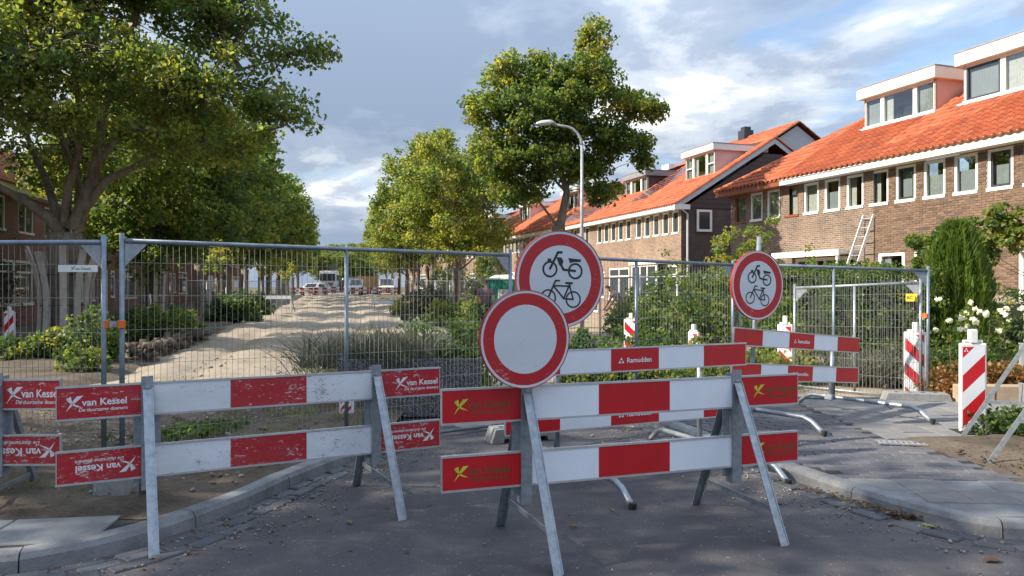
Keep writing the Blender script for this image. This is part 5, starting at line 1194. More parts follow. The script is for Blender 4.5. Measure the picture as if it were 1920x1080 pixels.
# name plate, tags and clamps belong to their panels
ln1 = (Vector((-3.155, 5.77)) - Vector((-6.65, 5.84))).length
p = MB().box(ln1 - 0.335, ln1 - 0.03, -0.035, -0.025, 1.615, 1.668).build('name_plate', WHITEP, f1)
bird_logo(p, ln1 - 0.235, 1.622, -0.0365, 0.036, TEAL); lettering(p, 'van Kessel', 0.028, ln1 - 0.20, 1.632, -0.0365, TEAL, 0.0004)
ln5 = (Vector((5.33, 9.74)) - Vector((X_(1490, 10.75), 10.75))).length
p = MB().box(ln5 - 0.17, ln5 - 0.03, -0.03, -0.022, 1.31, 1.41).build('plate', YELLOW, f5); lettering(p, 'BC 1', 0.055, ln5 - 0.155, 1.34, -0.0315, BLACK, 0.0008)
def clamp(label, loc, rz, w=0.10):
    root = thing('fence_clamp', label, 'clamp', loc, rz); m = MB()
    for x in (-w / 2, w / 2): m.lathe([(0.027, -0.03), (0.031, -0.028), (0.031, 0.028), (0.027, 0.03)], 12, 0, Matrix.Translation((x, 0, 0)))
    m.build('collar', ORANGE, root); b = MB().box(-w / 2 + 0.03, w / 2 - 0.03, -0.012, 0.012, -0.022, 0.022); b.tube([(0, -0.02, 0), (0, -0.04, 0)], 0.012, 6); b.build('bolt_plate', GALVD, root)
clamp('orange clamp joining the two fence posts at the left', (-3.095, 5.795, 1.21), R(12), 0.115)
clamp('orange clamp on the right-hand end post of the fence', (5.345, 9.68, 1.13), R(80), 0.10)
def foot_block(label, c, rz, z, l=0.72, w=0.23, h=0.14, mat=None):
    root = thing('ballast_block', label, 'ballast block', (c[0], c[1], z), rz, 'concrete feet of the fence'); b, t = w / 2, w / 2 - 0.02; m = MB()
    prof = [(-l / 2, 0), (-l / 2 + 0.05, h), (l / 2 - 0.05, h), (l / 2, 0), (l / 2 - 0.13, 0), (l / 2 - 0.14, 0.045), (0.10, 0.045), (0.09, 0), (-0.09, 0), (-0.10, 0.045), (-l / 2 + 0.14, 0.045), (-l / 2 + 0.13, 0)]
    m.prism([(x, -b, zz) for x, zz in prof], (0, w, 0)); o = m.build('block', mat or CONCB, root, bevel=0.008)
    k = MB()
    for x in (-0.22, -0.07, 0.08, 0.22): k.lathe([(0.001, 0.0), (0.030, 0.0), (0.030, -0.01)], 10, 0, Matrix.Translation((x, 0, h + 0.002)))
    k.build('socket', SHADEBLACK, root); return root  # near-black discs paint the shade of the socket holes
foot_block('grey concrete fence foot on the earth below the scratched lettered barrier', (-2.735, 5.36), R(103), 0.09, 0.72, 0.30, 0.19)
foot_block('grey concrete fence foot on the asphalt behind the empty round sign', (0.10, 7.32), R(20), 0.0)
foot_block('grey concrete fence foot under the right end post, on the pavement', (5.02, 9.28), R(-12), 0.05, 0.80)

# ------------------------------------------------------------------ striped beacons
def beacon(label, loc, yaw, h=0.95, w=0.24, mir=False, group='striped plastic beacons', logo=True):
    root = thing('striped_beacon', label, 'beacon', loc, yaw, group); m = MB(); t = 0.045; k = h - 0.13
    m.box(-w / 2, w / 2, -t / 2, t / 2, 0.02, k); b = m.build('body', WHITEP, root, bevel=0.012)
    m = MB(); m.box(-0.035, 0.035, -0.03, 0.03, k + 0.001, h); m.box(-w * 0.36, w * 0.36, -0.018, 0.018, k + 0.002, k + 0.03); m.build('handle', WHITEP, root, bevel=0.006)
    f = MB(); y = -t / 2 - 0.0015; a, c, z0, z1 = -w / 2 + 0.02, w / 2 - 0.02, 0.07, k - 0.035; ww = c - a; pitch = (z1 - z0) / 4.6
    s = -1 if mir else 1
    def clip(zl):                                # parallelogram band rising to the right, cut to the panel
        pts = [(a, zl), (c, zl + ww * 1.0 * 1), (c, zl + ww + pitch), (a, zl + pitch)]; 
        out = []
        def cut(ps, zz, keep):
            r = []
            for i in range(len(ps)):
                p, q = ps[i], ps[(i + 1) % len(ps)]; ip, iq = keep(p[1]), keep(q[1])
                if ip: r.append(p)
                if ip != iq: tt = (zz - p[1]) / (q[1] - p[1]); r.append((p[0] + (q[0] - p[0]) * tt, zz))
            return r
        ps = cut(pts, z0, lambda v: v >= z0 - 1e-9)
        return cut(ps, z1, lambda v: v <= z1 + 1e-9) if len(ps) > 2 else []
    for i in range(-2, 6):
        ps = clip(z0 + (i - 0.05) * pitch)
        if len(ps) > 2: f.poly([(s * x, y, z) for x, z in ps][::s], i % 2)
    f.build('stripes', [RED, WHITE], root)
    if logo:
        tri_logo(root, -w / 2 + 0.03, z1 - 0.045, y - 0.0012, 0.045, WHITE)
    MB().box(-w * 0.62, w * 0.62, -0.14, 0.14, 0.0, 0.019).build('base', RUBBER, root)
    return root
beacon('striped beacon in front at the right, beside the end-on barrier', (4.43, 7.18, 0.09), R(-4), 1.0, 0.245)
beacon('leaning striped beacon just behind the right end of the fence', (X_(1716, 9.95), 9.95, 0.04), R(-38), 0.99, 0.27, True)
beacon('striped beacon at the left edge behind the fence', (X_(18, 18.0), 18.0, -0.05), R(-14), 1.08, 0.32, False, logo=False)
beacon('small striped beacon behind the planks round the old tree', (X_(190, 24.0), 24.0, 0.0), R(-10), 1.0, 0.30, False, logo=False)
beacon('small striped beacon tilted away, seen right of the fence posts', (X_(281, 26.0), 26.0, 0.25), R(-55), 1.0, 0.30, False, logo=False)
beacon('striped beacon half hidden at the middle post behind the large cycle sign', (X_(1183, 16.0), 16.0, -0.06), R(-20), 1.0, 0.30, True, logo=False)
beacon('striped beacon beside the round sign on the right, behind its post', (X_(1472, 11.4), 11.4, 0.16), R(-25), 0.90, 0.22, True, logo=False)
beacon('striped beacon sunk among yellow-green plants left of the tilted barrier', (X_(1301, 13.0), 13.0, -0.25), R(-60), 1.1, 0.25, True, logo=False)
beacon('low striped beacon behind the middle post of the sand street panel', (X_(650, 8.1), 8.1, 0.0), R(-5), 0.42, 0.16, False, logo=False)

# ------------------------------------------------------------------ planter, kerb debris, slabs
AGG = (lambda t: (lambda vo: (t.t.links.new(t.tc.outputs['Object'], vo.inputs['Vector']), t.done(t.pbr(t.ramp(vo.outputs['Color'], [(0.2, (0.035, 0.037, 0.04)), (0.55, (0.085, 0.088, 0.092)), (0.9, (0.28, 0.28, 0.28))]), 0.8, 0, t.bump(vo.outputs['Distance'], 0.6, 0.01))))[1])((lambda v_: (v_.inputs['Scale'].__setattr__('default_value', 85), v_)[1])(t.n('ShaderNodeTexVoronoi'))))(NT('exposed_aggregate'))
root = thing('planter_box', 'dark speckled concrete planter behind the fence, plants growing over its rim', 'planter', (-1.98, 8.42, 0.0), R(4))
m = MB(); m.box(0, 1.64, 0, 0.06, 0.02, 0.68); m.box(0, 0.06, 0.06, 0.95, 0.02, 0.68); m.box(1.58, 1.64, 0.06, 0.95, 0.02, 0.68); m.box(0.06, 1.58, 0.89, 0.95, 0.02, 0.68); m.build('shell', AGG, root, bevel=0.008)
MB().box(0.061, 1.579, 0.061, 0.889, 0.3, 0.60).build('soil', EARTH, root)
o = MB().box(0, 0.50, 0, 0.16, 0, 0.06).build('loose_kerb', CONC, None, bevel=0.006); o.location = (-2.55, 7.95, 0.02); o.rotation_euler = (0.05, 0.1, R(-14)); tag(o, 'pale loose concrete strip lying on the ground behind the left barrier', 'kerb stone')
o = MB().box(0, 0.22, 0, 0.10, 0, 0.07).build('loose_brick', CLINKD, None, bevel=0.005); o.location = (-2.12, 8.1, 0.03); o.rotation_euler = (0, 0, R(8)); tag(o, 'dark single brick lying behind the left barrier', 'brick')
m = MB().box(-0.25, 0.25, 0, 0.22, -0.1, 0.30); root = thing('garden_edging', 'low sandstone-coloured block wall under the roses, right of the striped beacon', 'low wall', (5.95, 8.95, 0.07), R(-6))
for i in range(4):
    o = MB().box(0.002, 0.40, 0, 0.2, 0, 0.24).build('block', Mrand('edging_block', [(0.30, 0.22, 0.15), (0.36, 0.27, 0.19)], 0.9), root, bevel=0.01); o.location = (-0.55 + 0.405 * i, random.uniform(-.01, .01), 0)
# ribbed drain tile in the pavement
root = thing('drain_grating', 'small slotted drain set in the pavement near the striped beacon', 'drain', (X_(1690, 6.62), 6.62, 0.113), R(-12)); m = MB(); m.box(-0.20, 0.20, -0.07, -0.05, 0, 0.012); m.box(-0.20, 0.20, 0.05, 0.07, 0, 0.012)
m.build('frame', GALVD, root)
for i in range(9):
    o = MB().box(-0.008, 0.008, -0.049, 0.049, 0, 0.010).build('bar', GALVD, root); o.location = (-0.18 + i * 0.045, 0, 0)
# ------------------------------------------------------------------ street lamps
def lamp(label, X, Y, H, arm, side=-1, r=0.055, head=0.62):
    root = thing('street_lamp', label, 'street lamp', (X, Y, gz(Y)), 0); m = MB()
    m.tube([(0, 0, 0), (0, 0, 1.2), (0, 0, H * 0.55), (0.0, 0, H - 0.75)], [r * 1.35, r * 1.3, r, r * 0.85], 10)
    pts = [(0, 0, H - 0.75)] + [(side * (0.62 - 0.62 * math.cos(t)), 0, H - 0.75 + 0.62 * math.sin(t)) for t in [R(a) for a in range(10, 91, 16)]] + [(side * arm, 0, H - 0.06)]
    m.tube(pts, r * 0.8, 10); m.build('pole', GALVD, root, smooth=True)
    T = Matrix.Translation((side * (arm + head * 0.5 - 0.08), 0, H - 0.02)) @ Matrix.Rotation(side * R(5), 4, 'Y')
    h = MB(); n = 16; vs = []
    for j, (zz, k) in enumerate(((-0.05, 0.86), (-0.02, 1.0), (0.03, 0.92), (0.07, 0.55))):
        for i in range(n):
            a = 2 * math.pi * i / n; vs.append(T @ Vector((head * 0.5 * k * math.copysign(abs(math.cos(a)) ** 0.7, math.cos(a)), 0.13 * k * math.sin(a), zz)))
    h.add(vs, [(j * n + i, j * n + (i + 1) % n, (j + 1) * n + (i + 1) % n, (j + 1) * n + i) for j in range(3) for i in range(n)] + [tuple(range(n))[::-1], tuple(range(3 * n, 4 * n))]); hd = h.build('lamp_head', GREYP, root, smooth=False)
    g = MB(); g.box(-head * 0.3, head * 0.28, -0.09, 0.09, -0.062, -0.052, 0, T); g.build('lens', WHITEP, hd)
    return root
lamp('tall street lamp with curved arm in front of the single round-crowned tree', X_(1091, 24), 24.0, Z_(229, 24), 0.95)
lamp('distant street lamp above the left tree row', X_(460, 50), 50.0, Z_(392, 50) - gz(50), 1.2, 1)
lamp('thin distant lamp post among the yellow-green trees right of the sand street', X_(815, 60), 60.0, 6.0, 0.9, -1)
# ------------------------------------------------------------------ plank guards round trunks
def guard(label, base, n, r0, r1, h, w=0.14, bend=0.2, cat='tree guard'):
    root = thing('trunk_guard', label, cat, base, 0)
    for k in range(n):
        a = 2 * math.pi * k / n + random.uniform(-.12, .12); c, s = math.cos(a), math.sin(a); hh = h * random.uniform(0.9, 1.05); m = MB(); pts = []
        for i in range(6):
            t = i / 5; rr = r0 + (r1 - r0) * t + bend * (t - 0.4) ** 2 * (1 if t > 0.4 else 0.3); pts.append(Vector((c * rr, s * rr, hh * t)))
        tang = Vector((-s, c, 0)) * w / 2; nrm = Vector((c, s, 0)) * 0.025; vs = []
        for p in pts: vs += [p - tang - nrm, p + tang - nrm, p + tang + nrm, p - tang + nrm]
        fs = [(4 * i + q, 4 * i + (q + 1) % 4, 4 * i + 4 + (q + 1) % 4, 4 * i + 4 + q) for i in range(5) for q in range(4)] + [(0, 1, 2, 3), (20, 21, 22, 23)]
        m.add(vs, fs); m.build('plank', WOOD, root)
    m = MB()
    for z in (h * 0.42, h * 0.72):
        rr = (r0 + r1) / 2 + 0.03; m.tube([(rr * math.cos(t), rr * math.sin(t), z) for t in [2 * math.pi * q / 16 for q in range(17)]], 0.012, 5)
    m.build('strap', RUBBER, root); return root
guard('weathered planks strapped round the trunk of the huge old tree', (-11.2, BT, 0.0), 11, 0.58, 0.50, 2.5, 0.15, 0.9)
guard('upright planks boxing in the trunk of the second tree in the left row', (lx(27.5), 27.5, 0), 7, 0.42, 0.40, 2.2, 0.13, 0.2)
guard('pale stakes round the trunk of the first yellowing tree in the right row', (rx(49), 49, gz(49)), 7, 0.55, 0.50, 2.6, 0.14, 0.1)
guard('orange-brown planks round a small trunk behind the dark shrubs on the left', (X_(392, 36), 36.0, 0), 6, 0.36, 0.34, 1.9, 0.14, 0.1)
# ------------------------------------------------------------------ ladder on the near terrace
root = thing('ladder', 'pale aluminium ladder leaning against the sunlit brick wall of the near terrace', 'ladder', (0, 0, 0))
lb = [A2W(6.30, -1.30, 0.1), A2W(6.68, -1.30, 0.1)]; ltp = [A2W(6.52, -0.03, 3.62), A2W(6.90, -0.03, 3.62)]
fp = G(1612, 500, 0)
for a, b in zip(lb, ltp): MB().bar(a, b, 0.035, 0.075, 0).build('rail', WHITEP, root)
for k in range(13):
    t = (k + 0.6) / 13; MB().tube([lb[0].lerp(ltp[0], t), lb[1].lerp(ltp[1], t)], 0.016, 8).build('rung', ALU, root)
# ------------------------------------------------------------------ portable toilet
TGREEN = M('toilet_green', (0.004, 0.20, 0.13), 0.5, 0, 0.08, 3)
Yp = 30.0; root = thing('portable_toilet', 'green portable toilet with white roof behind the walking worker', 'portable toilet', (X_(946, Yp), Yp, -0.25), R(-14)); m = MB(); m.box(-0.55, 0.55, -0.55, 0.55, 0.08, 2.05); m.build('cabin', TGREEN, root, bevel=0.04)
m = MB(); m.box(-0.58, 0.58, -0.58, 0.58, 2.051, 2.12); m.prism([(-0.5, -0.5, 2.121), (0.5, -0.5, 2.121), (0.3, -0.3, 2.24), (-0.3, -0.3, 2.24)], (0, 0.9, 0)); m.tube([(0.35, 0.3, 2.1), (0.35, 0.3, 2.35)], 0.05, 8); m.build('roof', WHITEP, root)
m = MB()
for x in (-0.52, -0.26, 0.0, 0.26, 0.48): m.box(x - 0.02, x + 0.02, -0.575, -0.551, 0.15, 2.0)
m.build('rib', TGREEN, root); m = MB().box(-0.12, 0.40, -0.585, -0.577, 1.25, 1.65).build('label_plate', WHITEP, root); MB().box(-0.55, 0.55, -0.5, 0.5, 0, 0.079).build('skid', RUBBER, root)
k = MB()
for (x, z) in ((-0.06, 1.34), (0.04, 1.48), (0.16, 1.36), (0.26, 1.50), (0.10, 1.56)): k.box(x, x + 0.09, -0.588, -0.586, z, z + 0.05)
k.build('print', TEAL, m)
# ------------------------------------------------------------------ vehicles and barriers at the far end of the street
VW = M('white_vehicle_paint', (0.72, 0.72, 0.72), 0.3, 0, 0.04, 1); VG = M('grey_vehicle_paint', (0.10, 0.11, 0.13), 0.25, 0.3, 0.05, 1); LAMPG = M('headlamp_glass', (0.7, 0.72, 0.75), 0.1)
YT = 107.0; root = thing('truck', 'white truck with folded loading crane facing us at the far end of the sand street', 'truck', (X_(614, YT), YT, gz(YT)), R(3))
def body(mb, prof, w, m=0, inset=0.0):
    mb.prism([(-w / 2, p[0], p[1]) for p in prof], (w, 0, 0), m)
c = MB(); body(c, [(0, 0.55), (0, 1.35), (0.02, 1.5), (0.18, 2.75), (0.42, 3.15), (2.1, 3.2), (2.1, 0.75), (1.6, 0.75), (1.45, 1.1), (0.85, 1.1), (0.7, 0.6)], 2.44); c.build('cab', VW, root, bevel=0.07)
MB().prism([(-1.08, 0.005, 1.72), (1.08, 0.005, 1.72), (1.02, 0.145, 2.72), (-1.02, 0.145, 2.72)], (0, -0.02, 0)).build('windscreen', DGLASS, root)
m = MB(); m.prism([(-0.85, -0.005, 1.45), (0.85, -0.005, 1.45), (0.7, -0.005, 0.98), (-0.7, -0.005, 0.98)], (0, -0.03, 0)); g_ = m.build('grille', DARKP, root)
for z in (1.08, 1.2, 1.32): MB().box(-0.72, 0.72, -0.055, -0.037, z, z + 0.03).build('grille_bar', ALU, g_)
m = MB().box(-1.22, 1.22, -0.1, -0.002, 0.42, 0.92); m.build('bumper', VW, root, bevel=0.03)
for s in (-1, 1):
    MB().box(s * 0.95 - 0.2, s * 0.95 + 0.2, -0.125, -0.102, 0.66, 0.86).build('headlight', LAMPG, root); MB().box(s * 1.42 - 0.11, s * 1.42 + 0.11, 0.1, 0.28, 1.75, 2.55).build('mirror', DARKP, root, bevel=0.03); MB().bar((s * 1.2, 0.3, 2.45), (s * 1.42, 0.2, 2.45), 0.05, 0.05).build('mirror_arm', DARKP, root)
    for y in (1.15, 4.6):
        wl = MB().lathe([(0.001, -0.15), (0.5, -0.15), (0.52, -0.1), (0.52, 0.1), (0.5, 0.15), (0.001, 0.15)], 20, 0, Matrix.Translation((s * 1.05, y, 0.52)) @ Matrix.Rotation(R(90), 4, 'Y')).build('wheel', RUBBER, root); MB().lathe([(0.001, 0.16), (0.28, 0.155), (0.30, 0.12)], 12, 0, Matrix.Translation((s * 1.05, y, 0.52)) @ Matrix.Rotation(R(90) * s, 4, 'Y')).build('rim', ALU, wl)
m = MB(); m.box(-1.25, 1.25, 2.9, 8.0, 1.0, 1.9); m.box(-0.5, 0.5, 0.8, 8, 0.6, 0.98); m.build('load_bed', VG, root); m = MB(); m.bar((0.5, 2.5, 1.0), (0.5, 2.5, 3.6), 0.4, 0.4); m.bar((0.5, 2.5, 3.5), (1.0, 2.6, 4.0), 0.22, 0.22); m.bar((1.0, 2.6, 4.0), (0.2, 2.6, 3.75), 0.2, 0.2); m.bar((0.2, 2.6, 3.75), (-0.3, 2.6, 3.55), 0.14, 0.14); m.build('loading_crane', VG, root)
m = MB()
for x in (-0.7, -0.2, 0.3, 0.8): m.lathe([(0.001, 0.12), (0.08, 0.10), (0.09, 0)], 8, 0, Matrix.Translation((x, 0.7, 3.21)))
m.build('beacon_light', ORANGE, root)
def car(label, px, Y, rz, paint, tall=1.45, ln=4.2, w=1.75, van=False):
    root = thing('van' if van else 'parked_car', label, 'van' if van else 'car', (X_(px, Y), Y, gz(Y)), rz); c = MB()
    if van: low = [(0, 0.35), (0.0, 0.95), (0.75, 1.12), (1.35, tall), (ln - 0.1, tall), (ln, 0.9), (ln, 0.35)]
    else: low = [(0, 0.35), (0.02, 0.70), (0.95, 0.92), (1.70, tall), (3.0, tall), (ln - 0.35, 0.98), (ln, 0.85), (ln, 0.35)]
    body(c, low, w); c.build('body', paint, root, bevel=0.09)
    a, b = (low[2], low[3]); e = 0.012
    MB().prism([(-w * 0.42, a[0] + 0.06, a[1] + 0.07), (w * 0.42, a[0] + 0.06, a[1] + 0.07), (w * 0.37, b[0] - 0.05, b[1] - 0.07), (-w * 0.37, b[0] - 0.05, b[1] - 0.07)], (0, -0.03, 0.03)).build('windscreen', DGLASS, root)
    for s in (-1, 1):
        MB().prism([(s * (w / 2 + 0.004), 1.25, 1.0), (s * (w / 2 + 0.004), ln * 0.72, 1.0), (s * (w / 2 + 0.004), ln * 0.66, tall - 0.12), (s * (w / 2 + 0.004), 1.75, tall - 0.12)], (s * 0.006, 0, 0)).build('side_window', DGLASS, root)
        MB().box(s * w * 0.36 - 0.16, s * w * 0.36 + 0.16, -0.03, 0.0, 0.60, 0.76).build('headlight', LAMPG, root); MB().box(s * (w / 2 + 0.1) - 0.09, s * (w / 2 + 0.1) + 0.09, 1.2, 1.3, 0.95, 1.1).build('mirror', paint, root)
        for y in (0.8, ln - 0.8):
            wl = MB().lathe([(0.001, -0.1), (0.29, -0.1), (0.31, -0.06), (0.31, 0.06), (0.29, 0.1), (0.001, 0.1)], 18, 0, Matrix.Translation((s * (w / 2 - 0.06), y, 0.31)) @ Matrix.Rotation(R(90), 4, 'Y')).build('wheel', RUBBER, root)
            MB().lathe([(0.001, 0.115), (0.19, 0.11), (0.20, 0.09)], 12, 0, Matrix.Translation((s * (w / 2 - 0.06), y, 0.31)) @ Matrix.Rotation(R(90) * s, 4, 'Y')).build('rim', ALU, wl)
    MB().box(-0.28, 0.28, -0.035, -0.005, 0.42, 0.53).build('number_plate', YELLOW, root); MB().box(-0.6, 0.6, -0.02, -0.003, 0.55, 0.64).build('grille', DARKP, root)
    return root
car('white car half behind barriers, left of the distant truck', 572, 88.0, R(-16), VW); car('pale parked car farthest left beside the distant truck', 586, 100.0, R(-10), M('silver_paint', (0.45, 0.47, 0.5), 0.25, 0.4, 0.05, 1))
car('small white van right of the distant truck, behind the fence post', 665, 92.0, R(4), VW, 1.9, 4.4, 1.8, True); car('dark car behind the small white van', 651, 112.0, R(3), VG, 2.2, 4.6, 1.9, True); car('white cabin vehicle at the right end of the barrier row', 726, 90.0, R(14), VW, 2.0, 4.6, 1.85, True)
# plywood crate
Yc = 94.0; root = thing('plywood_container', 'tan plywood box on the street right of the distant white van', 'container', (X_(694, Yc), Yc, gz(Yc) + 0.35), R(24)); MB().box(-1.15, 1.15, 0, 2.0, 0, 1.98).build('frame', WOOD, root)
for i in range(4):
    MB().box(-1.15 + 0.575 * i + 0.008, -1.15 + 0.575 * (i + 1) - 0.008, -0.035, -0.002, 0.02, 1.95).build('panel', PLY, root)
for i in range(3): MB().box(-1.185, -1.152, 0.66 * i + 0.01, 0.66 * (i + 1) - 0.01, 0.02, 1.95).build('panel', PLY, root)
MB().box(-1.22, 1.22, -0.06, 2.05, 1.981, 2.05).build('roof', VG, root); MB().box(-1.1, 1.1, 0.1, 1.9, -0.35, -0.001).build('skid', DARKP, root)
# row of barriers across the far street
def far_barrier():
    root = thing('plank_barrier', 'red and white barrier', 'barrier', (0, 0, 0), 0, 'red and white barriers closing the far end of the street')
    for z in (0.88, 0.48): plank(root, 2.3, 0.24, z, 0)
    for x in (0.3, 2.0): MB().box(x - 0.03, x + 0.03, -0.01, 0.03, 0, 1.0).build('upright', GALVD, root); MB().bar((x, 0, 0.95), (x, 0.5, 0), 0.04, 0.03).build('leg', GALVD, root)
    return root
fb = far_barrier(); spots = [(556, 80, 8, 'leftmost, beside the white car'), (584, 82, -4, 'left of the truck bumper'), (601, 92, 2, 'directly in front of the truck'), (632, 94, 0, 'between the truck and the white van'), (668, 84, -5, 'in front of the small white van'), (686, 86, 4, 'in front of the plywood box'), (718, 84, 10, 'rightmost, below the white cabin vehicle')]
for i, (px, Y, a, t) in enumerate(spots):
    c = fb if i == 0 else copy_tree(fb); c.location = (X_(px, Y) - 0.6, Y, gz(Y)); c.rotation_euler = (0, 0, R(a)); c['label'] = 'distant red and white barrier ' + t
# white plank stands on the sand
def stand(label, p0, p1, Y, zb_, low=False):
    root = thing('plank_stand', label, 'barrier', (p0, Y, gz(Y)), 0); ln = p1 - p0
    plank(root, ln, 0.22, 0.35 if low else 0.86, 0, (1,), (WHITE, WHITE))
    for x in (0.04, ln - 0.04): MB().box(x - 0.035, x + 0.035, 0.026, 0.06, 0, 1.15 if low else 1.0).build('upright', WHITEP, root); MB().bar((x, 0.04, 0.9), (x + 0.1, 0.6, 0), 0.04, 0.04).build('leg', GALVD, root)
stand('white plank barrier standing on the sand at the left edge of the street', X_(494, 42), X_(546, 42), 42.0, 0); stand('low white plank between two pale posts on the right side of the sand', X_(696, 50), X_(738, 50), 50.0, 0, True)
root = thing('board_stack', 'stack of dark boards lying on the sand beside the planting bed', 'boards', (X_(748, 33), 33.0, 0.02), R(3))
for i in range(3):
    o = MB().box(0.0, 2.0 - 0.05 * i, 0, 0.9, 0, 0.075).build('board', DARKP, root); o.location = (random.uniform(0, .08), random.uniform(-.06, .06), 0.08 * i)
for i, x in enumerate((755, 829)):
    pass
root = thing('marker_frame', 'thin rusty pegs with a cord above the dark boards', 'peg frame', (X_(751, 32.5), 32.5, 0.0))
RUST = M('rusty_steel', (0.13, 0.06, 0.04), 0.8)
for x in (0, 1.5): MB().tube([(x, 0, 0), (x, 0, 0.85)], 0.018, 6).build('peg', RUST, root)
MB().tube([(0, 0, 0.78), (0.75, 0, 0.74), (1.5, 0, 0.78)], 0.008, 5).build('cord', RUST, root)
# ------------------------------------------------------------------ fences farther off
fl = [((-16.2, 19.8), (-16.9, 23.2), 'mesh fence panel in deep shade at the left edge behind the plank-boxed tree'), ((lx(24) - 1.7, 24), (lx(27.3) - 1.7, 27.3), 'mesh fence panel on the far left pavement behind the fence posts'), ((lx(28) - 1.5, 28), (lx(31.4) - 1.5, 31.4), 'mesh fence panel on the left pavement, second behind the fence posts'),
      ((X_(345, 31), 31.2), (X_(424, 33), 33.0), 'mesh fence panel in front of the dark shrubs at the edge of the sand'), ((X_(440, 42), 43.5), (X_(520, 46), 46), 'mesh fence panel beyond the dark shrubs on the left'), ((X_(520, 52), 52), (X_(548, 58), 58), 'mesh fence panel farthest along the left side of the sand'),
      ((X_(760, 58), 58), (X_(815, 55), 55), 'mesh fence panel behind the dark bush on the right side'), ((X_(818, 55), 54.5), (X_(872, 50), 50), 'mesh fence panel behind the staked trunk'), ((X_(880, 45), 46), (X_(950, 42), 42), 'mesh fence panel behind the green toilet'),
      ((X_(1125, 22), 22), (X_(1195, 19.5), 19.5), 'mesh fence panel beside the bending worker'), ((X_(1200, 19.3), 19.3), (X_(1345, 18), 18), 'mesh fence panel grown over by olive shrubs')]
for (a, b, t) in fl:
    fence_panel(t, a, b, gz(a[1]) + 0.05, gz(b[1]) + 0.05, gz(a[1]) + 1.80, gz(b[1]) + 1.80, GALV, 0.11, 0.0035, 0.022, True, False)
# ------------------------------------------------------------------ people
SKIN = M('skin', (0.42, 0.22, 0.15), 0.55, 0, 0.08, 12); SHIRT1 = M('faded_mauve_shirt', (0.16, 0.095, 0.10), 0.85, 0, 0.2, 8); SHIRT2 = M('dusty_pink_shirt', (0.30, 0.19, 0.17), 0.85, 0, 0.2, 8); TROU1 = M('black_trousers', (0.018, 0.018, 0.02), 0.85); TROU2 = M('grey_trousers', (0.11, 0.105, 0.10), 0.85); HAIR = M('short_brown_hair', (0.07, 0.045, 0.03), 0.8)
def skin_mesh(name, mat, parent, nodes, edges, radii, sub=1):
    me = bpy.data.meshes.new(name); me.from_pydata(nodes, edges, []); o = bpy.data.objects.new(name, me); link(o, parent); me.materials.append(mat)
    s = o.modifiers.new('skin', 'SKIN'); s.use_smooth_shade = True
    for i, r in enumerate(radii): me.skin_vertices[0].data[i].radius = r if isinstance(r, tuple) else (r, r)
    me.skin_vertices[0].data[0].use_root = True
    u_ = o.modifiers.new('sub', 'SUBSURF'); u_.levels = sub; u_.render_levels = sub; return o
